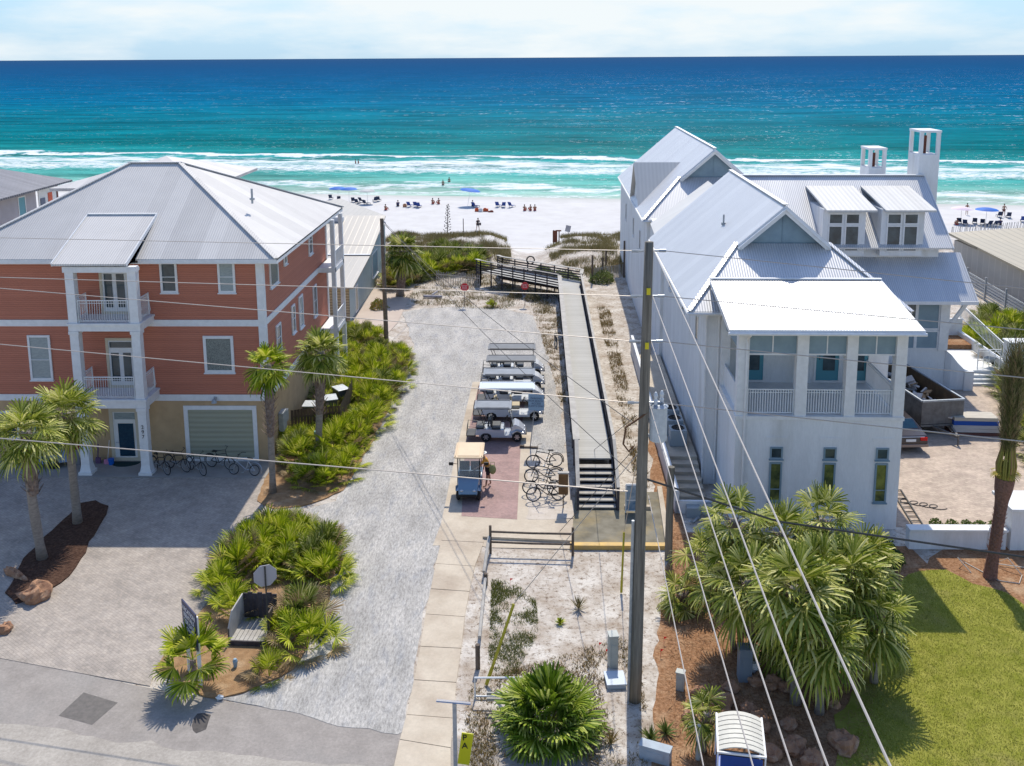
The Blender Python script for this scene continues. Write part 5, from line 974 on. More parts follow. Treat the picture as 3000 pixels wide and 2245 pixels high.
def figure(label,J,top,bottom,skin,hairm=None,hat=None,group=None,fingers=False,dress=None):
    """J: joints dict; body one continuous skin surface, clothes and hair as children"""
    t=thing('person',label,'person',(0,0,0),0,group); names=[]; vs=[]; rd=[]
    def v(n,p,r): names.append(n); vs.append(p); rd.append(r); return len(vs)-1
    pel=v('pel',J['pel'],.12); ch_=v('ch',J['ch'],.135); nk=v('nk',J['nk'],.052); hd=v('hd',J['hd'],.092); tp=v('tp',J['tp'],.075); E=[(pel,ch_),(ch_,nk),(nk,hd),(hd,tp)]
    f=(V(J['face'])).normalized(); no=v('no',tuple(V(J['hd'])+f*.10-V((0,0,.01))),.018); E.append((hd,no))
    for s in 'LR':
        sh=v('sh',J['sh'+s],.062); el=v('el',J['el'+s],.042); wr=v('wr',J['wr'+s],.028); E+=[(ch_,sh),(sh,el),(el,wr)]
        d=(V(J['wr'+s])-V(J['el'+s])).normalized(); pa=v('pa',tuple(V(J['wr'+s])+d*.07),.035); E.append((wr,pa))
        if fingers:
            a=d.orthogonal().normalized(); c=d.cross(a)
            for k,(o_,l) in enumerate(((-.03,.07),(-.01,.085),(.01,.08),(.03,.065))): fi=v('fi',tuple(V(vs[pa])+a*o_+d*l*.6+c*.01),.010); f2=v('f2',tuple(V(vs[pa])+a*o_+d*l+c*.035),.008); E+=[(pa,fi),(fi,f2)]
            th=v('th',tuple(V(J['wr'+s])+a*.045+d*.05),.011); E.append((wr,th))
        hp=v('hp',J['hp'+s],.095); kn=v('kn',J['kn'+s],.060); an=v('an',J['an'+s],.038); to=v('to',J['to'+s],.035); E+=[(pel,hp),(hp,kn),(kn,an),(an,to)]
    skinned('body',vs,E,rd,skin,t)
    if top is not None:
        q=[J['pel'],J['ch'],tuple(V(J['ch']).lerp(V(J['nk']),.6))]; e=[(0,1),(1,2)]; r_=[.145,.16,.08]
        for s in 'LR': n=len(q); q+=[J['sh'+s],tuple(V(J['sh'+s]).lerp(V(J['el'+s]),.75))]; e+=[(1,n),(n,n+1)]; r_+=[.075,.062]
        skinned('shirt',q,e,r_,top,t)
    if bottom is not None:
        q=[J['pel']]; e=[]; r_=[.15]
        for s in 'LR': n=len(q); q+=[J['hp'+s],tuple(V(J['hp'+s]).lerp(V(J['kn'+s]),.8))]; e+=[(0,n),(n,n+1)]; r_+=[.115,.085]
        skinned('shorts',q,e,r_,bottom,t)
    b=MB(); c=V(J['hd'])-f*.02+V((0,0,.05)); b.sph(tuple(c),(.105,.105,.10),10,6); b.build('hair' if hat is None else 'hat',hat or hairm or m_hair,t,smooth=True)
    if hat is not None: b=MB(); b.tube([tuple(c+V((0,0,.01))),tuple(c+V((0,0,.025)))],.17,12); b.build('hat_brim',hat,t)
    return t
def stand(lean=0,stride=0,arm=0):
    return dict(pel=(0,0,.95),ch=(lean*.6,0,1.30),nk=(lean,0,1.50),hd=(lean*1.1,0,1.63),tp=(lean*1.1,0,1.72),face=(1,0,0),
      shL=(lean*.8,.19,1.42),shR=(lean*.8,-.19,1.42),elL=(lean*.8+.05+arm*.25,.25,1.15),elR=(lean*.8-.05,-.25,1.14),wrL=(lean*.8+.12+arm*.45,.24,.92+arm*.2),wrR=(lean*.8+.02,-.27,.88),
      hpL=(0,.10,.90),hpR=(0,-.10,.90),knL=(stride*.5,.11,.49),knR=(-stride*.35,-.11,.49),anL=(stride,.11,.08),anR=(-stride,-.11,.10),toL=(stride+.16,.12,.035),toR=(-stride+.15,-.12,.035))
def sit():
    return dict(pel=(0,0,.16),ch=(-.06,0,.50),nk=(-.05,0,.70),hd=(-.03,0,.83),tp=(-.03,0,.92),face=(1,0,0),shL=(-.06,.19,.62),shR=(-.06,-.19,.62),elL=(.10,.25,.42),elR=(.10,-.25,.42),wrL=(.32,.18,.40),wrR=(.32,-.18,.40),
      hpL=(.05,.10,.15),hpR=(.05,-.10,.15),knL=(.42,.15,.42),knR=(.42,-.15,.42),anL=(.72,.12,.08),anR=(.72,-.12,.08),toL=(.86,.13,.05),toR=(.86,-.13,.05))
orange=M('orange_yellow_shirt',(.62,.30,.05),rough=.8); dkcl=M('dark_cloth',(.03,.025,.03),rough=.9); redcl=M('red_swimwear',(.40,.05,.04),rough=.8); whcl=M('white_cap',(.75,.75,.72),rough=.8); brcl=M('brown_swimwear',(.16,.06,.05),rough=.8)
p=figure('person in orange shirt and white hat leaning into the tan roofed golf cart',stand(.22,.12,.6),orange,dkcl,m_skin,hat=whcl,fingers=True); pose(p,-2.2,43.75,R(185),.035,1.02)
b=MB(); b.sph((0,0,.26),(.17,.13,.24),10,8); b.tube([(-.08,0,.45),(-.1,0,.62),(.1,0,.62),(.08,0,.45)],.015,5); o=b.build('shoulder_bag',M('olive_bag',(.22,.22,.08),(.30,.29,.14),ns=8,rough=.8)); o.location=(-1.98,43.5,.75); props(o,'olive bag hanging at the hip of the person in orange','bag')
def onb(px,py): x,y=g(px,py,-3); return x,y,tz(x,y)
pw=figure('person walking on the beach path carrying a dark bag',stand(.08,.25,.1),dkcl,dkcl,m_skin2); x,y,z=onb(1400,676); pose(pw,x,y,R(-60),z)
b=MB(); b.box((-.12,-.05,.0),(.12,.05,.34)); o=b.build('beach_bag',dkcl); o.location=(x+.33,y-.05,z+.75); props(o,'dark bag carried by the walking person on the sand','bag')
stp=figure('dark haired bather standing at the waterline on the right',stand(0,.06,0),None,redcl,m_skin2); x,y,z=onb(2832,630); pose(stp,x,y,R(80),z)
st2=figure('tall tanned person standing with raised arm between black loungers on the right beach',stand(0,.08,.5),None,brcl,m_skin); x,y,z=onb(2940,634); pose(st2,x,y,R(-90),z,1.05)
swm=figure('swimmer standing in the surf, left of a pair',stand(0,.1,0),None,brcl,m_skin2,group='swimmers in the surf')
for i,(px,py,lb) in enumerate(((1042,482,'swimmer standing in the white surf above the beach, left one of a pair'),(1050,482,'swimmer standing in the white surf, right one of a pair'),(1298,545,'dark swimmer in the shallows, lower of two'),(1316,537,'dark swimmer in the shallows, farther of two'))):
    x,y=g(px,py,-3.5); place(swm,i>0,(x,y,-4.1),R(40*i),1,lb,'swimmers in the surf')
sp_=figure('x',sit(),None,redcl,m_skin2); sd_=figure('x',sit(),M('navy_swimwear',(.02,.03,.10),rough=.8),dkcl,m_skin)
seats=[(sp_,1268,598,'sunbather in red sitting left of a pair on the sand'),(sp_,1285,598,'sunbather in red sitting right of a pair on the sand'),(sp_,1537,618,'red clad sunbather, leftmost of three on the right sand'),(sp_,1554,618,'red clad sunbather, middle of three on the right sand'),(sp_,1567,618,'red clad sunbather, rightmost of three on the right sand'),(sd_,1166,605,'dark figure sitting alone left of the orange towels'),(sd_,1385,605,'person in navy sitting under the slanted blue umbrella'),(sp_,1130,617,'sunbather reclining near the dune left of the path'),(sp_,2803,660,'sunbather in red lying beside the pink umbrella'),(sd_,2930,660,'seated person at the right end of the lounger group')]
us={}
for pr0,px,py,lb in seats:
    x,y,z=onb(px,py); place(pr0,id(pr0) in us,(x,y,z),R(90+random.uniform(-30,30)),1.05,lb,'people sitting on the beach'); us[id(pr0)]=1
# ================================================================ beach furniture
def lounger(mat,label):
    t=thing('beach_chair',label,'beach chair',(0,0,0)); b=MB(); b.bar((-.5,0,.30),(.55,0,.26),.58,.04,upv=(0,0,1)); b.build('seat',mat,t); b=MB(); b.bar((-.5,0,.30),(-.95,0,.92),.58,.04,upv=(1,0,0)); b.build('backrest',mat,t)
    for sx,sy in ((-.4,-.27),(-.4,.27),(.5,-.27),(.5,.27)): b=MB(); b.bar((sx,sy,.28),(sx+.06,sy,0),.04,.04); b.build('leg',m_black,t)
    return t
m_navy=M('navy_canvas',(.02,.03,.07),(.03,.05,.10),ns=3,rough=.8); m_blu=M('blue_canvas',(.03,.07,.30),(.02,.05,.2),ns=3,rough=.8)
lb_=lounger(m_navy,'x'); bl_=lounger(m_blu,'x')
ch_l=[(lb_,970,582,'black beach chair left of the two blue umbrellas'),(lb_,992,588,'black beach chair under the left blue umbrella'),(lb_,1036,592,'black lounger right of the twin blue umbrellas'),(lb_,1048,597,'low black beach chair beside the twin umbrellas'),(lb_,1062,592,'black lounger left of the grey umbrella'),(lb_,1075,600,'flat black lounger under the grey umbrella'),(lb_,1098,590,'black chair right of the grey umbrella'),(lb_,1110,588,'last black chair of the umbrella group'),
 (bl_,1202,606,'blue beach chair beside the orange towels'),(bl_,1220,606,'blue beach chair, left of a close pair'),(bl_,1228,608,'blue beach chair, right of a close pair'),(bl_,1395,608,'blue lounger under the slanted umbrella'),(bl_,1460,606,'blue beach chair, leftmost of the three right of the umbrella'),(bl_,1474,607,'blue beach chair, middle of the three'),(bl_,1500,607,'blue beach chair, rightmost of the three'),
 (lb_,2810,655,'black lounger under the pink umbrella'),(lb_,2828,660,'black lounger right of the pink umbrella'),(lb_,2855,655,'black lounger between the pink and blue umbrellas'),(lb_,2878,658,'black lounger left under the right blue umbrella'),(lb_,2893,663,'black lounger in the middle under the right blue umbrella'),(lb_,2910,663,'black lounger right under the right blue umbrella'),(lb_,2926,636,'black lounger left of the tall standing person'),(lb_,2954,638,'black lounger right of the tall standing person'),(bl_,2996,650,'blue lounger at the right edge of the photo')]
us={}
for pr0,px,py,lb in ch_l:
    x,y,z=onb(px,py); place(pr0,id(pr0) in us,(x,y,z),R(90+random.uniform(-35,35)),1.0,lb,'loungers on the beach'); us[id(pr0)]=1
def umbrella(px,py,mat,label,tilt=0,r=1.15,h=2.1):
    x,y,z=onb(px,py); t=thing('beach_umbrella',label,'umbrella',(x,y,z)); b=MB(); b.tube([(0,0,0),(tilt*.5,0,h)],.025,6); b.build('pole',m_white,t)
    b=MB(); n=16; top=(tilt*.5,0,h+.28); vs=[top]; 
    for j,(rr_,dz) in enumerate(((.45,.22),(.8,.10),(1,-.06))):
        for i in range(n): a=2*math.pi*i/n; sc=1 if (j<2 or i%2==0) else .95; vs.append((top[0]+r*rr_*sc*math.cos(a),r*rr_*sc*math.sin(a),h+dz-tilt*.25*rr_*math.cos(a)))
    fs=[(0,1+i,1+(i+1)%n) for i in range(n)]
    for j in range(2): fs+=[(1+j*n+i,1+(j+1)*n+i,1+(j+1)*n+(i+1)%n,1+j*n+(i+1)%n) for i in range(n)]
    b.add(vs,fs); b.build('canopy',mat,t,smooth=True)
m_ub=M('bright_blue_canopy',(.002,.10,.42),(.004,.15,.55),ns=.6,rough=.7)
umbrella(991,588,m_ub,'blue beach umbrella, left of the overlapping pair',r=1.5); umbrella(1023,590,m_ub,'blue beach umbrella, right of the overlapping pair',r=1.5); umbrella(1077,597,M('grey_canopy',(.50,.50,.48),(.3,.3,.3),ns=.5,rough=.7),'grey and white beach umbrella right of the blue pair',r=1.35); umbrella(1370,603,m_ub,'slanted blue beach umbrella in the middle of the beach',.9,1.7,2.5)
umbrella(2813,655,M('pink_canopy',(.62,.48,.56),(.72,.66,.70),ns=.5,rough=.7),'pale pink beach umbrella on the right sand',.2,1.5); umbrella(2887,658,m_ub,'blue beach umbrella right of the pink one',.1,1.6)
for i,(px,py,c,lb) in enumerate(((1186,607,(.45,.22,.12),'tan beach bag beside the dark sitting figure'),(1397,620,(.55,.10,.03),'orange beach bag right of the pale bucket'),(1421,620,(.50,.09,.03),'wide orange cooler bag on the sand'),(1408,621,(.6,.6,.6),'pale bucket between the orange bags'),(1440,622,(.2,.05,.03),'dark rolled towel beside the orange bags'))):
    x,y,z=onb(px,py); b=MB(); b.box((-.3-.2*(i==4),-.2,0),(.3+.2*(i==2),.2,.45-.25*(i==4))); b.box((-.2,-.12,.45-.25*(i==4)),(.2,.12,.55-.25*(i==4))); o=b.build('beach_bag',M('bag_cloth',c,rough=.8),bev=.06); o.location=(x,y,z); props(o,lb,'beach bag')
# ================================================================ utility poles and wires
px_,py_=3.21,28.1
up_=thing('utility_pole','tall weathered wooden utility pole with transformer in the sandy lot','utility pole',(px_,py_,0))
lx=.17; b=MB(); b.tube([(lx*i/8,0,14.95*i/8) for i in range(9)],[.205-.075*i/8 for i in range(9)],14); b.build('pole',m_pole,up_,smooth=True)
def pz(h): return lx*h/14.95
b=MB(); h0=aY(1960,1180,28.1)[1]; hb=aY(1960,1290,28.1)[1]; cx=.55
b.tube([(cx,0,hb),(cx,0,hb+.03),(cx,0,h0-.12),(cx,0,h0-.1)],[.24,.27,.27,.24],16); tr=b.build('transformer',M('transformer_grey',(.50,.54,.55),(.40,.44,.46),ns=5,rough=.5),up_,smooth=False)
b=MB(); b.tube([(cx,0,h0-.1),(cx,0,h0-.04)],[.30,.20],16); b.build('lid',m_galv,tr)
for sx,sy in ((-.10,-.08),(.10,.05)):
    b=MB(); b.tube([(cx+sx,sy,h0-.05),(cx+sx,sy,h0+.1),(cx+sx,sy,h0+.14),(cx+sx,sy,h0+.26),(cx+sx,sy,h0+.36)],[.05,.07,.045,.07,.03],10); b.build('insulator',M('grey_porcelain',(.55,.58,.60),rough=.25),tr)
b=MB(); b.bar((.2,0,hb+.15),(cx-.2,0,hb+.15),.08,.10); b.bar((.2,0,h0-.25),(cx-.2,0,h0-.25),.08,.10); b.build('bracket',m_galv,up_)
hts=[aY(1905,y,28.1)[1] for y in (735,868,1000,1180,1440)]
for z in hts[:4]:
    for s in (-1,1): b=MB(); b.tube([(pz(z)+s*.15,0,z),(pz(z)+s*.30,0,z),(pz(z)+s*.31,0,z),(pz(z)+s*.5,0,z)],[.035,.035,.05,.05],7); b.build('insulator',m_galv,up_)
b=MB()
for yy,dd in ((850,.17),(1008,.185)): b=MB(); zy=aY(1905,yy,28.1)[1]; b.box((pz(zy)-.05,-dd-.04,zy-.10),(pz(zy)+.06,-dd,zy+.10)); b.build('yellow_tag',M('yellow_tag',(.6,.5,.02),rough=.5),up_)
b=MB(); b.tube([(-.21,-.04,0),(-.16,-.04,6.2)],.05,8); b.build('conduit',m_galv,up_)
x,y=g(1958,1640); b=MB(); h_=aY(1958,1368,y)[1]; b.tube([(0,0,0),(0,0,h_*.5),(.03,0,h_)],[.16,.15,.14],10); o=b.build('stub_pole',m_pole); o.location=(x,y,0); props(o,'short weathered stub pole standing just behind the tall utility pole','post')
b=MB(); z=aY(1900,1210,28.1)[1]; b.tube([(.2,-.1,z+.05),(-.15,-.25,z-.15),(-.45,-.28,z-.35),(-.52,-.25,z-.9),(-.35,-.2,z-1.15),(-.2,-.15,z-1.0)],.03,6); b.build('drop_cable',M('rusty_cable',(.12,.06,.03),rough=.8),up_)
fp=thing('utility_pole','slim dark utility pole rising from the palmetto hedge beside the beige house','utility pole',(-10.6,67.2,0))
b=MB(); b.tube([(0,0,0),(-.08,0,9.2)],[.17,.13],10); b.build('pole',M('dark_pole_wood',(.20,.17,.13),(.12,.10,.08),ns=6,rough=.9),fp); b=MB(); b.tube([(.05,-.1,9.0),(.2,-.1,8.9)],.05,6); b.build('insulator',m_galv,fp)
def wire(name,pts,r,label,mat=m_wire,sag=0,cat='cable'):
    P=[]
    for p,q in zip(pts,pts[1:]):
        p,q=V(p),V(q)
        for i in range(10): t=i/10; P.append(p.lerp(q,t)-V((0,0,sag*4*t*(1-t))))
    P.append(V(pts[-1])); b=MB(); b.tube(P,r,5,); return props(b.build(name,mat,org=tuple(P[0])),label,cat)
def at(h,s=1): return (px_+pz(h)+s*.42,py_,h)
# to the left
for (y0,h,r,lb) in ((697,hts[0],.011,'highest overhead wire running left from the pole over the coral roof'),(813,hts[1],.013,'second overhead wire running left across the upper windows'),(845,hts[2],.015,'third overhead wire running left below the upper balcony'),(1009,hts[3],.016,'fourth overhead wire running left across the middle floor')):
    e=g(0,y0,h); d=V((e[0],e[1],h))-V(at(h,-1)); q=V(at(h,-1))+d*1.6; wire('overhead_wire',[at(h,-1),tuple(q)],r,lb)
h=hts[4]; 
for x0,y0,r in ((90,1292,.02),):
    e=g(x0,y0,h); d=V((e[0],e[1],h))-V(at(h,-1)); wire('overhead_wire',[at(h,-1),tuple(V(at(h,-1))+d*1.5)],r,'thick lower cable running left across the ground floor of the coral house',m_wire)
# to the right
for (x1,y1,h,r,lb) in ((3000,845,hts[0],.012,'highest wire running right over the blue shaded gable'),(3000,966,hts[1],.014,'second wire running right over the porch roof'),(3000,1107,hts[2],.016,'third wire running right across the porch transoms'),(3000,1294,hts[3],.018,'fourth wire running right across the white porch base')):
    e=g(x1,y1,h); d=V((e[0],e[1],h))-V(at(h)); wire('overhead_wire',[at(h),tuple(V(at(h))+d*1.5)],r,lb)
e=g(3000,1632,6.0); wire('overhead_wire',[(px_+.1,py_,aY(1890,1400,28.1)[1]),(g(2280,1528,5.2)+(5.2,)),(e[0],e[1],6.0),(e[0]*1.3,e[1]*1.0,6.2)],.034,'thick twisted cable drooping right over the fan palms to the lawn',m_wired)
for (x1,y1,h,r,lb) in ((2608,2245,hts[0],.0125,'rightmost of the four bright lines coming toward the camera'),(2425,2245,hts[1],.0125,'third bright line from the left coming toward the camera'),(2319,2245,hts[2],.0125,'second bright line from the left coming toward the camera'),(2206,2245,hts[3],.013,'leftmost of the four bright lines, starting at the transformer')):
    e=g(x1,y1,h); d=V((e[0],e[1],h))-V((px_+pz(h)+.15,py_,h)); wire('overhead_wire',[(px_+pz(h)+.15,py_,h),tuple(V((px_+pz(h)+.15,py_,h))+d*1.12)],r,lb)
h=7.0; e=g(2061,2245,h); wire('overhead_wire',[(px_+.3,py_,h),(e[0],e[1],h)],.014,'thin low line at the pole foot coming toward the camera')
# spans toward the sea and guys
ft_=(-10.62,67.2,9.05)
for z,sx,lb in ((hts[4]+2.2,-.2,'diagonal service wire from the pole to the far pole, upper'),(hts[4]+.6,-.25,'diagonal service wire from the pole to the far pole, lower')):
    wire('service_wire',[(px_+sx,py_,z),ft_],.013,lb,m_wired,.5)
x,y=g(1300,850); wire('guy_wire',[(ft_[0],ft_[1],8.9),(x,y+1.5,.2)],.016,'guy wire of the slim far pole anchored in the sandy verge')
x,y=g(1730,1650); wire('guy_wire',[(px_-.1,py_,9.6),(g(1730,1330)+(.05,))],.012,'guy wire crossing the boardwalk, upper',m_wired); wire('guy_wire',[(px_-.1,py_,8.6),(g(1640,1560)+(.05,))],.012,'guy wire crossing the boardwalk, lower',m_wired)
m_guard=M('yellow_guy_guard',(.50,.42,.03),(.40,.33,.03),ns=5,rough=.5)
for a,c,r,lb in (((1425,2010,.05),(1505,1770,2.1),.05,'yellow plastic guy guard leaning over the grass patch'),((1820,1740,.05),(1828,1560,2.2),.04,'yellow guy guard standing left of the big pole')):
    p0=g(a[0],a[1]); p=V((p0[0],p0[1],a[2])); q=aY(c[0],c[1],p0[1]+.6); q=V((q[0],p0[1]+.6,q[1])); b=MB(); b.tube([p,q],r,7); b.tube([p-(q-p)*.0,p+(q-p)*.2],r*1.25,7); props(b.build('guy_guard',m_guard,org=tuple(p)),lb,'cable guard')
    d=(V((px_,py_,9))-q); wire('guy_wire',[tuple(q),(px_-.05,py_-.05,8.4)],.012,'guy strand above the '+('leaning' if r==.05 else 'upright')+' yellow guard')
# ================================================================ boardwalk
BZ=1.3; bw=house('boardwalk','raised beach boardwalk with grey deck, dark rails and eight steps','boardwalk',(3,60,0))
def bx(Y): return (Y-43)*.004
b=MB(); b.add([(2.1,44.2,BZ),(3.72,44.2,BZ),(3.86,80.3,BZ),(2.22,79.6,BZ),(2.1,44.2,BZ-.06),(3.72,44.2,BZ-.06),(3.86,80.3,BZ-.06),(2.22,79.6,BZ-.06)],[(0,1,2,3),(7,6,5,4),(0,4,5,1),(1,5,6,2),(3,7,4,0)]); b.add([(2.22,79.6,BZ),(3.86,80.3,BZ),(4.1,81.8,BZ),(-2.9,87.1,BZ),(-4.8,85.5,BZ),(2.0,79.62,BZ)],[(0,1,2,3,4,5)]); b.build('deck',m_deck,bw)
n=8; st_=[41.35+i*(44.2-41.35)/n for i in range(n+1)]
for i in range(n-1):
    z=BZ*(i+1)/n; b=MB(); b.box((2.02,st_[i],z-.05),(3.72,st_[i+1]+.02,z)); b.box((2.04,st_[i]+.3,0),(3.70,st_[i]+.33,z-.05),1); b.build('step',[m_greyw,m_darkw],bw)
for xx in (2.0,3.74): b=MB(); b.bar((xx,41.3,.1),(xx,44.2,BZ-.1),.06,.3); b.build('stringer',m_darkw,bw)
def rail(p,q,n,h=1.05,cap=.16,boards=4,mat=m_darkw,capm=m_greyw,skirt=True):
    p,q=V(p),V(q)
    b=MB()
    for k in range(boards): z=.12+k*(h-.2)/(boards-.3); b.bar(p+V((0,0,z)),q+V((0,0,z)),.04,.11)
    if skirt: b.bar(p+V((0,0,-.16)),q+V((0,0,-.16)),.05,.28); b.bar(p+V((0,0,-.75)),q+V((0,0,-.75)),.04,.7)
    o=b.build('rail_boards',mat,bw)
    for i in range(n+1):
        c=p.lerp(q,i/n); b=MB(); b.bar((c.x,c.y,max(.0,c.z-BZ-.2)),(c.x,c.y,c.z+h),.11,.11); b.build('rail_post',mat,bw)
    b=MB(); b.bar(p+V((0,0,h+.03)),q+V((0,0,h+.03)),cap,.045); b.build('rail_cap',capm,bw)
rail((2.02,44.1,BZ),(2.14,79.6,BZ),16,.95,.32,boards=6); rail((3.82,44.1,BZ),(3.98,80.0,BZ),16,.95,.15,boards=6)
rail((1.98,41.3,.15),(2.02,44.1,BZ),1,.95,.18,6,skirt=False); rail((3.80,41.3,.15),(3.82,44.1,BZ),1,.95,.15,6,skirt=False)
rail((2.1,79.7,BZ),(-4.8,85.6,BZ),7,1.0,.15,boards=4,skirt=False); rail((3.98,80.0,BZ),(4.15,81.8,BZ),1,1.0,.3); rail((4.15,81.8,BZ),(-2.9,87.2,BZ),6,1.0,.3,boards=4); rail((-4.8,85.6,BZ),(-5.3,87.6,BZ-.3),1,1.0,.3); rail((-2.9,87.2,BZ),(-3.4,89.4,BZ-.3),1,1.0,.3)
# ================================================================ fences
def fence(name,label,cat,org=(0,0,0),group=None): return house(name,label,cat,org,False,group)
f=fence('split_rail_fence','two rail wooden fence between the sandy lot and the concrete apron','fence',(g(1435,1620)+(0,)))
a=g(1437,1622); c=g(1678,1628); hh=1.15
for p in (a,c): b=MB(); b.tube([(p[0],p[1],0),(p[0],p[1],hh+.1)],.055,8); b.build('post',m_wood,f)
for z in (.98,.52): b=MB(); b.tube([(a[0],a[1],z),((a[0]+c[0])/2,(a[1]+c[1])/2,z-.03),(c[0],c[1],z-.02)],.045,7); b.build('rail',m_wood,f)
f=fence('low_rail_fence','pale fallen rail fence along the right side of the sidewalk','fence',(g(1400,1900)+(0,)))
p1=g(1437,1622); p2=g(1424,1700); p3=g(1400,1975)
b=MB(); b.tube([(p1[0]-.05,p1[1],.75),(g(1418,1700)+(.35,))],.07,8); b.build('rail',m_greyw,f); b=MB(); b.tube([g(1422,1720)+(.35,),g(1405,1890)+(.3,)],.06,8); b.build('rail',m_greyw,f)
for p,h_ in ((g(1423,1715),.5),(g(1400,1960),.9)): b=MB(); b.tube([(p[0],p[1],0),(p[0],p[1],h_)],.08,8); b.build('post',m_wood,f)
f=fence('pipe_barrier','low white pipe barrier beside the large palmetto','barrier',(g(1450,2060)+(0,))); a=g(1392,2048); c=g(1500,2050); b=MB(); b.tube([(a[0],a[1],.0),(a[0],a[1],.75),(c[0]+.3,c[1],.78),(c[0]+.3,c[1],.0)],.035,7); b.tube([(a[0],a[1],.1),(c[0]+.3,c[1],.1)],.03,6); b.build('pipe',m_white,f)
for z in (.35,.55): b=MB(); b.bar((a[0]+.4,a[1]+.9-1.4,z),(c[0]+.1,c[1]-.5,z),.05,.1); b.build('slat',m_greyw,f)
# sand fence right of the ramp, picket fence left
f=fence('sand_fence','weathered picket sand fence between the boardwalk and the white house','fence',(g(1780,800)+(0,)))
pts=[V(g(1738,828)+(0,)),V(g(1830,815)+(0,))]; b=MB()
for i in range(34): c=pts[0].lerp(pts[1],i/33); b.bar(c,c+V((random.uniform(-.05,.05),0,1.35)),.05,.02)
b.build('pickets',m_greyw,f)
for i,(px,py,h_) in enumerate(((1735,830,2.6),(1765,822,2.2),(1775,790,2.0),(1828,818,3.6))): x,y=g(px,py); b=MB(); b.tube([(x,y,0),(x,y,h_)],.09,7); b.build('post',m_wood,f)
f=fence('picket_fence','grey picket fence in front of the palmettos left of the ramp','fence',(g(1330,830)+(0,))); b=MB()
a=V(g(1280,832)+(0,)); c=V(g(1405,845)+(0,))
for i in range(26): p=a.lerp(c,i/25); b.bar(p,p+V((0,0,1.2+random.uniform(-.1,.1))),.06,.025)
b.bar(a+V((0,0,.9)),c+V((0,0,.9)),.04,.08); b.build('pickets',m_greyw,f)
f=fence('sand_fence','thin leaning slat fence on the right beach above the brown roof','fence',(g(2900,700,-1)+(0,))); b=MB(); a=V(g(2785,690,-2)+(-2.4,)); c=V(g(3010,672,-2)+(-2.4,))
for i in range(60): p=a.lerp(c,i/59); b.bar(p,p+V((random.uniform(.0,.3),0,1.5)),.06,.02)
b.build('pickets',m_greyw,f)
# bin enclosure with wheelie bins by the coral house
f=fence('board_fence','weathered board fence round the bins at the corner of the coral house','fence',(-12,51,0)); b=MB()
a=V(g(855,1290)+(0,)); c=V(g(1000,1275)+(0,)); e=V(g(1035,1190)+(0,))
for p,q,n in ((a,c,16),(c,e,14)):
    for i in range(n): r_=p.lerp(q,(i+.5)/n); d=(q-p)/n*.46; b.bar(r_-d,r_+d,.03,.01); b.add([tuple(r_-d),tuple(r_+d),tuple(r_+d+V((0,0,1.7+random.uniform(-.03,.03)))),tuple(r_-d+V((0,0,1.7)))],[(0,1,2,3),(3,2,1,0)])
b.build('boards',m_wood,f); b=MB(); b.bar(a+V((0,.05,1.3)),c+V((0,.05,1.3)),.05,.09); b.build('rail',m_wood,f)
bp=thing('wheelie_bin','x','bin',(0,0,0)); b=MB(); b.add([(-.24,-.27,.05),(.24,-.27,.05),(.24,.27,.05),(-.24,.27,.05),(-.3,-.36,1.0),(.3,-.36,1.0),(.3,.36,1.0),(-.3,.36,1.0)],[(0,3,2,1),(4,5,6,7),(0,1,5,4),(1,2,6,5),(2,3,7,6),(3,0,4,7)]); b.build('body',M('dark_bin_plastic',(.10,.11,.12),rough=.5),bp,bev=.02)
b=MB(); b.ob((0,0,1.04),(.66,.78,.06),(.05,0,0)); b.build('lid',m_galv,bp,bev=.02); b=MB(); b.tube([(-.3,.36,.12),(.3,.36,.12)],.1,10); b.build('wheels',m_rub,bp)
for i,(px,py,lb) in enumerate(((905,1255,'grey wheelie bin on the left behind the board fence'),(965,1235,'grey wheelie bin behind the shaggy palm'),(995,1205,'wheelie bin farthest back in the board fence corner'))): x,y=g(px,py); place(bp,i>0,(x,y+.5,.05),R(20*i),1.15,lb,'bins behind the board fence')
# meters on side wall
t=house('utility_meters','grey electric meter boxes and conduit on the side wall of the coral house','meter box',(-13.2,48,0)); b=MB(); b.box((-13.4,48.2,1.0),(-13.15,48.9,2.0)); b.box((-13.4,49.1,1.2),(-13.2,49.5,1.8)); b.build('box',m_galv,t); b=MB(); b.tube([(-13.3,48.5,0),(-13.3,48.5,1.0)],.05,6); b.tube([(-13.3,49.3,0),(-13.3,49.3,1.2)],.04,6); b.build('conduit',m_galv,t)
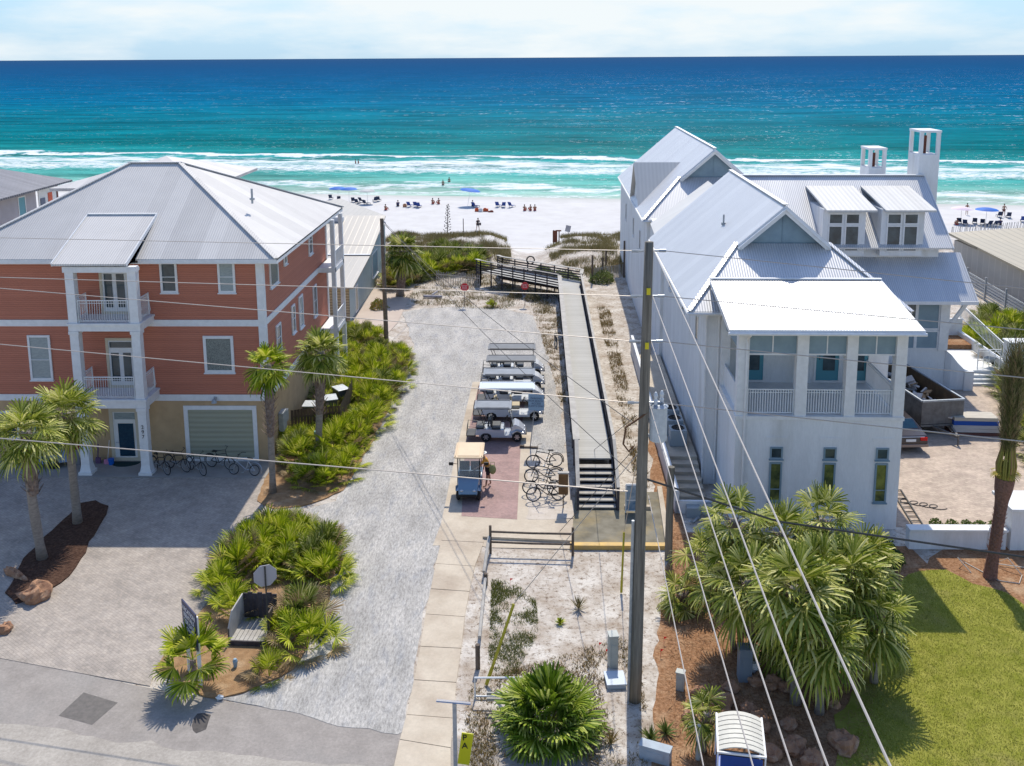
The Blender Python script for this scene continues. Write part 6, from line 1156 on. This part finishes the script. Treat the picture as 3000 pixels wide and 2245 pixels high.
# ================================================================ signs
def sgn(name,label,px,py,h,w,ht,mat,postm,shape='rect',rz=0,facing=-1,txt=None,tm=None,ts=.2,cat='sign',lean=0,back=None,z0=None):
    x,y=g(px,py); t=thing(name,label,cat,(x,y,tz(x,y)),rz); b=MB(); b.tube([(0,0,0),(lean,0,h)],.03,6); b.build('post',postm,t); b=MB(); yy=facing*.05
    zc=h-ht/2
    if shape=='rect': pts=[(-w/2,-ht/2),(w/2,-ht/2),(w/2,ht/2),(-w/2,ht/2)]
    elif shape=='oct': pts=[(w/2*math.cos(R(22.5+45*i))*1.08,w/2*math.sin(R(22.5+45*i))*1.08) for i in range(8)]
    else: pts=[(w/2*math.cos(2*math.pi*i/20),w/2*math.sin(2*math.pi*i/20)) for i in range(20)]
    n=len(pts); b.add([(lean+a,yy-.012,zc+c) for a,c in pts]+[(lean+a,yy+.012,zc+c) for a,c in pts],[tuple(range(n)),tuple(range(n,2*n))[::-1]]+[((i+1)%n,i,i+n,(i+1)%n+n) for i in range(n)])
    o=b.build('panel',mat,t)
    if txt: q=text(txt,ts,tm,None,(0,0,0),(R(90),0,0),name='lettering',ext=.003); q.parent=t; q.location=(lean,yy+facing*.016,zc+ts*(.5*txt.count('\n')-.3)); q.rotation_euler=(R(90),0,0)
    return t
m_red_=M('red_sign_face',(.55,.02,.03),rough=.4); m_pale=M('pale_lettering',(.75,.70,.70),rough=.5); m_bs=M('blue_grey_sign_face',(.24,.36,.47),rough=.5); m_gb=M('grey_sign_back',(.36,.36,.40),rough=.45,metal=.2)
sgn('round_red_sign','red round sign with pale lettering at the left end of the gravel lot',1360,898,1.95,.66,.66,m_red_,m_wood,'oct',0,-1,'DO NOT\nENTER\nDUNES',m_pale,.13,lean=.06)
sgn('round_red_sign','red round sign with pale lettering on the right, in front of the ramp',1538,895,2.0,.62,.66,m_red_,m_wood,'oct',0,-1,'DO NOT\nENTER\nDUNES',m_pale,.13)
t=sgn('parking_notice','blue grey notice board with small lettering on a leaning post beside the second cart',1553,1313,3.0,.82,.88,m_bs,m_galv,'rect',R(-4),-1,'PARKING\nFOR BEACH\nACCESS\nGUESTS ONLY',M('dark_lettering',(.03,.05,.10),rough=.5),.14,lean=.33)
b=MB(); b.box((-.35,-.12,.0),(.42,.02,.1)); b.box((-.55,-.1,.0),(-.3,.02,.16)); b.build('base',m_wood,t)
sgn('round_sign_back','grey back of an octagonal stop sign on a dark post in the island bed',788,1885,2.95,.78,.78,m_gb,m_wired,'oct',R(22),1)
t=thing('board_sign','angled dark blue board sign with white lettering on a white post','sign',g(572,1990)+(0,),R(-50))
for s in (-.5,.5): b=MB(); b.box((s-.05,-.05,0),(s+.05,.05,2.5)); b.build('post',m_trim,t)
b=MB(); b.box((-.62,-.07,1.35),(.62,-.03,2.65)); b.build('panel',M('navy_sign_face',(.03,.035,.09),rough=.4),t)
q=text('VACATION\nRENTALS\nFOR SALE\nBY OWNER',.22,m_pale,None,(0,0,0),(R(90),0,0),name='lettering'); q.parent=t; q.location=(0,-.075,2.36); q.rotation_euler=(R(90),0,0)
t=sgn('warning_box_sign','brown wooden box sign on a short post by the boardwalk stairs',1650,1490,1.75,.44,1.05,M('brown_sign_wood',(.20,.11,.045),(.12,.065,.03),ns=4,rough=.8),m_wood,'rect',0,-1); b=MB(); b.box((-.26,-.12,1.72),(.26,.06,1.78)); b.box((-.2,-.07,1.08),(.2,-.062,1.13)); b.build('cap',m_greyw,t)
x,y=g(1335,2262); t=thing('solar_sign_post','grey post with a tilted solar panel above a yellow crossing sign at the road edge','sign',(x,y,0))
hp=aY(1340,2060,y)[1]; b=MB(); b.box((-.055,-.055,0),(.055,.055,hp)); b.build('post',m_galv,t); b=MB(); b.ob((-.02,0,hp+.03),(.98,.55,.035),(-R(31),R(5),0)); b.build('solar_panel',M('solar_panel_grey',(.30,.33,.40),rough=.2,spec=.7),t)
b=MB(); b.ob((.30,-.05,aY(1350,2190,y)[1]),(.34,.03,1.0),(0,R(8),0)); sg=b.build('yellow_panel',M('yellow_sign_face',(.52,.50,.01),rough=.5),t)
q=text('P\nA',.26,m_black,None,(0,0,0),(R(90),0,0),name='lettering'); q.parent=t; q.location=(.28,-.075,aY(1350,2175,y)[1]+.12); q.rotation_euler=(R(90),0,0); sg['label']='yellow sign with dark letters'
# beach sign, tower of bird perches, dune posts
x,y=g(1310,700,-.5); t=thing('plant_stalk','dark budded century plant stalk standing on the left dune','plant',(x,y,tz(x,y)-.2)); b=MB(); b.tube([(0,0,0),(.15,0,4.6)],[.06,.03],6)
for i in range(46): z=1.2+3.3*(i/46); a=i*2.4; l=.42*(1.1-i/60); b.tube([(.15*z/4.6,0,z),(.15*z/4.6+l*math.cos(a),l*math.sin(a),z+.12)],.018,4); b.sph((.15*z/4.6+l*math.cos(a),l*math.sin(a),z+.15),.06,5,4)
b.build('stalk',M('dark_stalk',(.035,.03,.03),rough=.9),t)
for px,py,h_,lb in ((1358,705,2.0,'bare post on the left dune'),(1340,648+40,.9,'short stake on the dune crest')): x,y=g(px,py,0); b=MB(); b.tube([(0,0,0),(0,0,h_)],.05,6); o=b.build('dune_post',m_wood); o.location=(x,y,tz(x,y)-.1); props(o,lb,'post')
x,y=g(1630,706,0); t=thing('beach_notice','rusty red framed notice facing away on the right dune','sign',(x,y,tz(x,y)-.1)); 
for s in (-.3,.3): b=MB(); b.box((s-.06,-.04,0),(s+.06,.04,1.9)); b.build('post',m_wood,t)
b=MB(); b.box((-.42,-.08,.5),(.1,-.04,1.85)); b.box((-.1,-.05,1.75),(.55,.05,1.9)); b.build('panel',M('rust_red_board',(.22,.07,.04),(.14,.06,.04),ns=5,rough=.8),t)
x,y=g(1664,690,0); t=thing('grey_notice','small grey tilted notice on the right dune','sign',(x,y,tz(x,y)-.1)); b=MB(); b.tube([(0,0,0),(0,0,1.2)],.03,5); b.build('post',m_galv,t); b=MB(); b.ob((0,-.04,1.35),(.6,.03,.75),(0,.2,0)); b.build('panel',m_gb,t)
x,y=g(1770,690,-.3); t=thing('beach_tent','blue and white folding shade lying on the right dune','tent',(x,y,tz(x,y))); b=MB(); b.add([(-1.2,-.5,0),(.3,-.6,0),(.3,.7,0),(-1.2,.6,0),(.2,0,1.1),(.25,-.55,.9)],[(0,1,5),(0,5,4),(0,4,3),(1,2,4,5)]); b.build('canopy',m_blu,t); b=MB(); b.box((.3,-.3,.0),(1.4,.2,.85)); b.build('panel',m_white,t,bev=.05)
x,y=g(1555,770,BZ); o=MB(); o.ring((0,0,.55),.34,.06,'y',20,8); o=o.build('life_ring',m_black); o.location=(-.3,85.35,BZ+.55); props(o,'dark round ring hung on the far ramp rail','life ring')
# ================================================================ lot details
def box(name,px,py,sx,sy,sz,mat,label,cat,rz=0,bev=.04,z=0,extra=None):
    x,y=g(px,py); b=MB(); b.box((-sx/2,-sy/2,0),(sx/2,sy/2,sz)); b.box((-sx/2-.02,-sy/2-.02,sz),(sx/2+.02,sy/2+.02,sz+.04)); b.box((-sx*.3,-sy/2-.012,sz*.25),(sx*.3,-sy/2,sz*.75))
    o=b.build(name,mat,bev=bev); o.location=(x,y,z); o.rotation_euler=(0,0,rz); return props(o,label,cat)
m_util=M('utility_box_grey',(.44,.46,.42),(.38,.40,.37),ns=4,rough=.6)
box('utility_pedestal',1795,1950,.30,.34,1.15,m_util,'slim grey utility pedestal standing left of the big pole','utility box',R(8))
box('ground_hatch',1802,2000,.62,.7,.14,M('pale_hatch',(.48,.54,.60),rough=.5),'pale blue grey box hatch lying at the pole foot','hatch',R(5),.02)
box('utility_pedestal',1993,2020,.26,.22,.62,m_util,'short leaning grey pedestal at the mulch edge','utility box',R(-20))
box('utility_pedestal',2180,1990,.42,.40,1.15,M('dark_pedestal',(.20,.24,.28),rough=.5),'dark blue grey pedestal half hidden under the fan palms','utility box',0)
box('white_tag_box',2212,1985,.22,.10,.5,m_white,'small white box beside the dark pedestal','utility box',0,.02)
box('stone_bench',1920,2225,.9,.3,.42,M('blue_grey_stone',(.40,.46,.50),(.34,.38,.42),ns=3,rough=.8),'blue grey stone bench in the mulch at the bottom of the photo','bench',R(-22),.03)
x,y=g(2045,2225); b=MB(); b.tube([(0,0,0),(0,0,1.1),(0,0,1.15)],[.08,.08,.03],8); o=b.build('marker_post',m_util); o.location=(x,y,0); props(o,'pale marker post in front of the small fan palm','post')
x,y=g(2200,1930); b=MB(); b.tube([(0,0,0),(0,0,1.5)],.07,8); o=b.build('marker_post',m_util); o.location=(x,y,0); props(o,'tall pale marker post among the fan palms','post')
x,y=g(2895,1612); b=MB(); b.tube([(0,0,0),(0,0,.95),(0,0,1.0)],[.045,.045,.02],8); o=b.build('standpipe',m_white); o.location=(x,y,0); props(o,'white standpipe in front of the low white wall','pipe')
for i,(px,py) in enumerate(((1495,1715),(1755,1905),(1775,1925),(1945,1888),(1935,1925))):
    x,y=g(px,py); b=MB(); b.bar((0,0,0),(0,0,.3),.01,.01); b.add([(0,0,.3),(.12,.02,.27),(0,0,.2)],[(0,1,2),(2,1,0)]); o=b.build('marker_flag',M('red_flag',(.6,.03,.04),rough=.6)); o.location=(x,y,0); props(o,['small red flag left of the lot centre','red marker flag left of the slim pedestal','red marker flag nearest the slim pedestal','red marker flag right of the big pole','pinkish red marker flag lying right of the pole'][i],'flag')
# blue vehicle at the bottom
t=thing('blue_cart','blue utility cart with ribbed cream canopy at the bottom edge','utility cart',g(2164,2378)+(0,),R(-9)); x,y=g(2164,2378)
zr=1.95; b=MB(); W=.62; n=9
for k in range(8):
    ya,yb=1.30-k*.19,1.30-(k+1)*.19+.035
    for i in range(n-1):
        xa,xb=-W+2*W*i/(n-1),-W+2*W*(i+1)/(n-1); za,zb=zr+.16*(1-(xa/W)**2),zr+.16*(1-(xb/W)**2)
        b.slab([(xa,yb,za),(xb,yb,zb),(xb,ya,zb),(xa,ya,za)],.03)
b.build('canopy',M('cream_canopy',(.60,.58,.50),(.54,.52,.45),ns=3,rough=.6),t)
b=MB(); b.bar((-W,-.3,zr),(-W,1.32,zr),.05,.06); b.bar((W,-.3,zr),(W,1.32,zr),.05,.06); b.bar((-W,1.25,zr-.01),(W,1.25,zr-.01),.05,.05); b.bar((-W,-.25,zr-.01),(W,-.25,zr-.01),.05,.05)
for sx,sy in ((-W,-.25),(W,-.25),(-W,1.25),(W,1.25)): b.tube([(sx,sy,.7),(sx,sy,zr)],.025,6)
b.build('canopy_frame',m_white,t); mb_=M('blue_body_paint',(.01,.09,.42),rough=.3,spec=.5)
b=MB(); b.box((-.6,-1.2,.35),(.6,1.2,.75)); b.add([(-.6,-1.2,.75),(.6,-1.2,.75),(.55,-.6,1.15),(-.55,-.6,1.15),(-.6,-.3,.75),(.6,-.3,.75)],[(0,1,2,3),(2,5,4,3),(0,3,4),(1,5,2)]); b.add([(-.58,-.30,zr-.02),(.58,-.30,zr-.02),(.58,-.34,.8),(-.58,-.34,.8)],[(0,1,2,3),(3,2,1,0)]); b.build('body',mb_,t,bev=.03)
b=MB(); b.box((-.5,.1,.75),(.5,.6,.88)); b.box((-.5,.6,.8),(.5,.7,1.3)); b.build('seat',m_seat,t)
for sx in (-1,1):
    for sy in (-.8,.85): b=MB(); b.ring((sx*.55,sy,.27),.18,.09,'x',16,6); b.build('wheel',m_rub,t)
# left yard: trailer under tarp, broom, bucket, mat, red object, planter bench
t=thing('tarp_trailer','small trailer under a blue grey tarp by the left door of the coral house','trailer',g(165,1365)+(0.05,),R(10)); b=MB(); b.add([(-.7,-.45,.25),(.7,-.45,.3),(.75,.45,.3),(-.7,.45,.25),(-.35,-.1,.85),(.45,.0,.75),(.1,.3,.9),(-1.1,-.1,.35)],[(0,1,5,4),(1,2,5),(2,3,6),(3,0,4),(4,5,6),(5,2,6),(3,4,6),(0,4,7),(7,4,3)]); b.build('tarp',M('blue_grey_tarp',(.16,.22,.32),(.24,.30,.40),ns=4,rough=.6),t)
b=MB(); b.ring((0,-.5,.28),.2,.08,'y',18,6); b.build('wheel',m_rub,t)
x,y=g(330,1366); t=thing('broom_and_dustpan','broom with pink dustpan leaning by the front door','broom',(x-.35,y+.2,.05)); b=MB(); b.tube([(0,0,0),(.12,.15,1.2)],.015,5); b.build('handle',m_white,t); b=MB(); b.box((-.14,-.08,0),(.1,.05,.22)); b.build('dustpan',M('pink_plastic',(.6,.25,.4),rough=.5),t); b=MB(); b.box((-.6,0,0),(-.35,.1,.3)); b.tube([(-.5,.05,.3),(-.45,.1,1.0)],.04,5); b.build('brush',M('purple_brush',(.14,.08,.15),rough=.8),t)
b=MB(); b.tube([(0,0,0),(0,0,.3)],[.12,.16],12); o=b.build('bucket',M('blue_bucket',(.01,.12,.5),rough=.4)); o.location=(x-.1,y+.1,.05); props(o,'blue bucket beside the front door','bucket')
b=MB(); n=16; b.prism([(0.75*math.cos(math.pi*i/n),-.62*math.sin(math.pi*i/n)) for i in range(n+1)],0,.02); x,y=g(368,1359); o=b.build('door_mat',M('dark_green_mat',(.015,.04,.04),rough=.95)); o.location=(x,y+.12,.052); props(o,'dark half round mat in front of the blue door','door mat')
b=MB(); b.box((-.2,-.25,0),(.2,.25,.8)); b.box((-.17,-.22,.8),(.17,.22,1.35),1); x,y=g(228,1362); o=b.build('storage_box',[M('grey_bag',(.2,.2,.22),rough=.8),M('red_bag',(.35,.01,.03),rough=.7)],bev=.04); o.location=(x,y+.1,.05); props(o,'red and grey bags stacked behind the left porch column','bag')
t=thing('planter_bench','weathered open wooden box enclosure with plank floor in the island bed','enclosure',g(728,1890)+(0.06,),R(-3)); 
b=MB()
for i in range(8): b.box((-.62+i*.155,-.1,.10),(-.62+i*.155+.14,1.35,.15))
b.build('floor',m_greyw,t); b=MB(); b.add([(-.68,-.1,.1),(-.66,1.35,.1),(-.66,1.35,1.1),(-.68,.3,1.05),(-.68,-.1,.6),(-.63,-.1,.1),(-.61,1.35,.1),(-.61,1.35,1.1),(-.63,.3,1.05),(-.63,-.1,.6)],[(0,1,2,3,4),(9,8,7,6,5),(4,3,8,9),(3,2,7,8)]); b.build('side_panel',m_greyw,t)
b=MB()
for i in range(7): b.box((-.62+i*.18,1.36,.1),(-.62+i*.18+.165,1.40,1.1+.05*(i%2)))
b.build('back_panel',m_darkw,t); b=MB(); b.box((.64,.35,.1),(.69,.75,1.0)); b.box((.6,-.1,0),(.66,1.35,.2)); b.build('side_post',m_wood,t); b=MB(); b.box((-.66,-.16,0),(.66,-.1,.18)); b.build('front_board',m_darkw,t)
x,y=g(690,1958); b=MB(); b.tube([(0,0,0),(0,0,.22),(0,0,.3)],[.06,.09,.05],8); o=b.build('garden_light',m_bs); o.location=(x,y,.05); props(o,'small blue garden light on the pine straw of the island bed','garden light')
x,y=g(645,2050); b=MB(); b.sph((0,0,.05),(.15,.1,.07),6,4,jit=.3); o=b.build('litter',m_white); o.location=(x,y,0.02); props(o,'crumpled white litter at the road edge','litter')
x,y=g(1290,870); b=MB(); b.tube([(-1.0,-.2,.15),(.6,-.35,.15)],.13,7); b.tube([(-.3,.2,.2),(.1,.9,.3)],.08,6); o=b.build('driftwood',M('silver_driftwood',(.50,.48,.50),(.3,.29,.3),ns=5,rough=.9)); o.location=(x-.4,y-.2,0); props(o,'silvery driftwood log at the foot of the bushy sabal palm','log')
# ================================================================ right yard
lwl=house('low_white_wall','low white rendered wall with cap between driveway and mulch','wall',(17,38.2,0)); b=MB(); b.box((15.6,37.95,0),(19.6,38.35,.8)); b.build('wall',m_stucco,lwl); b=MB(); b.box((15.6,37.9,.8),(19.65,38.4,.9)); b.build('cap',m_white,lwl)
gp=house('gate_pillar','square white rendered pillar at the right end of the low wall','pillar',(20.6,38.6,0)); b=MB(); b.box((19.75,37.9,0),(21.6,39.5,1.75)); b.build('pillar',m_stucco,gp); b=MB(); b.box((19.65,37.8,1.75),(21.7,39.6,1.87)); b.build('cap',m_white,gp)

# side yard with wall, AC units, steps (house frame)
sw_=house('side_yard_wall','long low white side wall with concrete steps along the white house','wall',(5.9,50,0),True)
b=MB(); b.box((5.62,41.2,0),(5.8,66,1.1)); b.box((5.62,41.2,0),(7.3,41.35,.6)); b.build('wall',m_stucco,sw_)
for i in range(6): b=MB(); b.box((5.85,42.6+i*.55,0),(7.2,43.15+i*.55,.16*(i+1))); b.build('step',m_conc,sw_)
b=MB(); b.box((5.85,45.9,0),(7.2,62,.95)); b.build('platform',m_conc,sw_)
acm=M('ac_unit_grey',(.30,.34,.36),rough=.5); first=None
for i,yy in enumerate((47.0,48.4,49.9)):
    X,Y=frH(6.45,yy)
    if first is None:
        first=thing('ac_unit','x','air conditioner',(X,Y,.95)); b=MB(); b.box((-.42,-.42,0),(.42,.42,.85)); b.build('casing',acm,first,bev=.03); b=MB(); b.ring((0,0,.86),.30,.03,'z',18,5); b.tube([(0,0,.84),(0,0,.87)],.07,8)
        for k in range(8): a=k*math.pi/4; b.bar((0,0,.87),(.3*math.cos(a),.3*math.sin(a),.87),.012,.012)
        b.build('fan_guard',m_black,first); b=MB(); b.tube([(0,0,.845),(0,0,.855)],.28,18); b.build('fan_well',m_black,first)
    place(first,i>0,(X,Y,.95),-HA,1,['air conditioner unit nearest the street beside the white house','middle air conditioner unit beside the white house','farthest air conditioner unit beside the white house'][i],'air conditioners on the side platform')
X,Y=frH(6.6,41.0); t=thing('hose_reel','grey hose reel and pipes at the corner of the white house','hose reel',(X,Y,0)); b=MB(); b.box((-.5,-.2,0),(.1,.2,.45)); b.build('box',acm,t); b=MB(); b.ring((.45,-.1,.4),.3,.05,'y',16,5); b.ring((.6,.1,.35),.25,.04,'x',16,5); b.tube([(.0,-.3,.1),(-.3,-.7,.05),(-.5,-.9,.2)],.05,6); b.build('hose',m_galv,t)
# blue parked car part behind the pole (left of pole, beside the landing pad)
t=thing('glass_table','framed glass panel standing behind the pole on the landing pad','panel',g(1862,1505)+(0.05,)); b=MB(); b.box((-.42,-.02,.1),(.42,.02,1.3)); b.build('glass',M('blue_reflecting_glass',(.10,.20,.30),(.35,.42,.48),ns=3,rough=.1,spec=.8),t,bev=.0)
b=MB()
for p,q in (((-.45,0,0),(-.45,0,1.35)),((.45,0,0),(.45,0,1.35)),((-.45,0,1.35),(.45,0,1.35)),((-.45,0,.1),(.45,0,.1)),((-.45,0,.6),(.45,0,.6))): b.bar(p,q,.05,.05)
b.build('frame',m_white,t)
# dumpster trailer
x0,y0=22.27,50.4; t=thing('dump_trailer','grey steel dump trailer heaped with building rubble on the driveway','trailer',(x0-.2,y0+.1,0),R(8)); m_steel=M('grey_steel',(.20,.19,.18),(.13,.12,.11),ns=3,rough=.6,metal=.2); m_inner=M('rusty_steel_inside',(.17,.11,.06),(.10,.07,.045),ns=2,rough=.8)
W,Ln,z0,z1=1.2,6.4,.65,1.95; b=MB(); b.box((-W,0,z0),(W,.06,z1)); b.box((-W,.06,z0),(-W+.06,Ln,z1)); b.box((W-.06,.06,z0),(W,Ln,z1)); b.box((-W,Ln,z0),(W,Ln+.06,z1)); b.build('tub',m_steel,t)
b=MB(); b.box((-W+.06,.06,z0),(W-.06,Ln,z0+.06)); b.box((-W+.062,.065,z0+.06),(-W+.075,Ln,z1-.03)); b.box((W-.075,.065,z0+.06),(W-.062,Ln,z1-.03)); b.box((-W+.08,Ln-.02,z0+.06),(W-.08,Ln-.005,z1-.03)); b.build('tub_lining',m_inner,t)
b=MB(); [b.bar(p,q,.10,.09) for p,q in (((-W,.03,z1),(W,.03,z1)),((-W,.03,z1+.004),(-W,Ln,z1+.004)),((W,.03,z1+.004),(W,Ln,z1+.004)),((-W,Ln,z1),(W,Ln,z1)))]; b.build('rim',m_galv,t)
b=MB(); b.bar((-.5,0,.5),(0,-1.6,.5),.1,.12); b.bar((.5,0,.5),(0,-1.6,.5),.1,.12); b.tube([(0,-1.6,0),(0,-1.6,.6)],.04,6); b.box((-W,0,.5),(W,Ln,.62)); b.build('drawbar',m_steel,t)
for yy in (2.2,3.1):
    for s in (-1,1): b=MB(); b.ring((s*(W+.18),yy,.38),.27,.11,'x',18,7); b.tube([(s*(W+.12),yy,.38),(s*(W+.22),yy,.38)],.2,12,1); b.build('wheel',[m_rub,m_galv],t)
b=MB(); b.box((-W-.4,1.6,.82),(-W,3.7,.88)); b.box((W,1.6,.82),(W+.4,3.7,.88)); b.build('mudguard',m_steel,t)
rr=random.Random(3); b=MB()
for i in range(110): b.ob((rr.uniform(-.95,.6),rr.uniform(.3,6.0),z0+.25+rr.uniform(0,.75)),(rr.uniform(.08,.5),rr.uniform(.08,.9),rr.uniform(.02,.12)),(rr.uniform(-.5,.5),rr.uniform(-.5,.5),rr.uniform(0,3)),rr.choice((0,0,1,2)))
props(b.build('building_rubble',[M('broken_plasterboard',(.55,.48,.42),rough=.9),m_galv,M('scrap_wood',(.35,.22,.12),rough=.9)],org=(0,0,0)),'heap of plasterboard and timber scraps filling the dump trailer','rubble',kind='stuff'); ob_=scene.objects['building_rubble']; ob_.location=(x0-.2,y0+.1,0); ob_.rotation_euler=(0,0,R(8))
# dark saloon car, tail to the street
x,y=g(2655,1333); t=thing('parked_car','dark bronze saloon car parked behind the white house, tail to the street','car',(x+.25,y+.15,0),R(3)); cpm=M('bronze_car_paint',(.045,.035,.035),rough=.2,spec=.7,metal=.3)
pr=[(0,.35),(0,.62),(.06,.95),(.75,1.02),(1.35,1.40),(2.6,1.44),(3.35,1.02),(4.4,.88),(4.6,.60),(4.6,.30),(4.1,.28),(3.85,.62),(3.4,.62),(3.2,.28),(1.35,.28),(1.15,.62),(.7,.62),(.5,.30)]
b=MB(); n=len(pr); b.add([(-.9 if z<1.1 else -.66,y_,z) for y_,z in pr]+[(.9 if z<1.1 else .66,y_,z) for y_,z in pr],[tuple(range(n)),tuple(range(n,2*n))[::-1]]+[((i+1)%n,i,i+n,(i+1)%n+n) for i in range(n)]); b.build('body',cpm,t,bev=.05)
b=MB(); b.add([(-.72,.82,1.07),(.72,.82,1.07),(.6,1.33,1.40),(-.6,1.33,1.40)],[(0,1,2,3)]); b.build('rear_window',m_bglass,t)
for s in (-1,1):
    b=MB(); b.box((s*.50,-.02,.70),(s*.86,.03,.88)); b.build('tail_light',M('tail_light_red',(.5,.01,.01),rough=.2),t)
    for yy in (.92,3.6): b=MB(); b.ring((s*.80,yy,.32),.22,.10,'x',18,7); b.tube([(s*.78,yy,.32),(s*.86,yy,.32)],.17,12,1); b.build('wheel',[m_rub,m_metal],t)
b=MB(); b.box((-.26,-.03,.66),(.26,.0,.79)); b.build('number_plate',m_white,t); b=MB(); b.box((-.92,-.05,.36),(.92,.05,.52)); b.box((-.7,-.04,.90),(.7,-.01,.93),1); b.build('bumper',[M('bumper_champagne',(.25,.21,.19),rough=.3,metal=.4),m_metal],t,bev=.03)
# lumber stack
x,y=g(2872,1275); t=thing('lumber_stack','stack of boards and blue wrapped planks behind the dump trailer','lumber stack',(x-.3,y+.3,0),R(-3))
for i,(z,c,nm) in enumerate(((0,(.16,.07,.06),'board_layer'),(.22,(.55,.53,.5),'board_layer'),(.42,(.50,.50,.50),'board_layer'),(.62,(.015,.08,.36),'blue_wrap'),(.86,(.52,.47,.38),'board_layer'))): b=MB(); b.box((-1.3+.03*i,-.5,z),(1.3-.05*i,.55-.02*i,z+.19 if i!=3 else z+.23)); b.build(nm,M('stack_layer',c,tuple(k*.8 for k in c),ns=3,rough=.7,stretch=(.3,1,6)),t)
x,y=g(2790,1225); t=thing('generator','chrome framed generator on the driveway beside the lumber','generator',(x+.9,y-1.2,0)); b=MB(); b.box((-.25,-.2,.15),(.25,.2,.5)); b.build('engine',m_black,t); b=MB()
for s in (-.3,.3): b.tube([(-.4,s,.05),(-.4,s,.6),(.4,s,.6),(.4,s,.05),(-.4,s,.05)],.025,6)
b.build('frame',m_metal,t)
b=MB()
pts=[]; x,y=g(2640,1490)
for i in range(60): a=i*.42; pts.append((x+.3+i*.025+.28*math.cos(a),y+.7-i*.012+.2*math.sin(a),.05))
b.tube(pts,.016,5); props(b.build('cable_coil',m_wired,org=(x,y,0)),'black cable coiled on the pavers by the corner of the white house','cable')
b=MB(); a=g(2625,1440); c=g(2690,1545)
for o_ in (-.22,.22): b.bar((a[0]+o_,a[1],.08),(c[0]+o_,c[1],.08),.05,.06)
for i in range(9): p=V((a[0],a[1],.08)).lerp(V((c[0],c[1],.08)),i/8); b.bar(p+V((-.22,0,0)),p+V((.22,0,0)),.035,.035)
props(b.build('ladder',m_wired,org=(a[0],a[1],0)),'dark ladder lying on the pavers beside the white house','ladder')
t=thing('wheelbarrow','grey wheelbarrow at the top of the entry steps','wheelbarrow',(frH(28.0,60.8)+(.7,)),R(40)); b=MB(); b.add([(-.35,-.3,.55),(.35,-.3,.55),(.35,.3,.55),(-.35,.3,.55),(-.2,-.18,.3),(.2,-.18,.3),(.2,.18,.3),(-.2,.18,.3)],[(4,7,6,5),(0,1,5,4),(1,2,6,5),(2,3,7,6),(3,0,4,7)]); b.build('tray',m_galv,t); b=MB(); b.tube([(.5,0,.2),(-.9,-.28,.5)],.02,5); b.tube([(.5,0,.2),(-.9,.28,.5)],.02,5); b.build('handles',m_wood,t); b=MB(); b.ring((.5,0,.18),.13,.05,'y',14,6); b.build('wheel',m_rub,t)
X,Y=frH(32,66); t=thing('white_pillar','grey white garden pillar at the right edge beside the palmettos','pillar',g(2985,1120)+(0,)); b=MB(); b.box((-.9,-.3,0),(1.2,.5,2.6)); b.build('pillar',m_stucco,t); b=MB(); b.box((-.98,-.38,2.6),(1.28,.58,2.7)); b.build('cap',m_white,t)
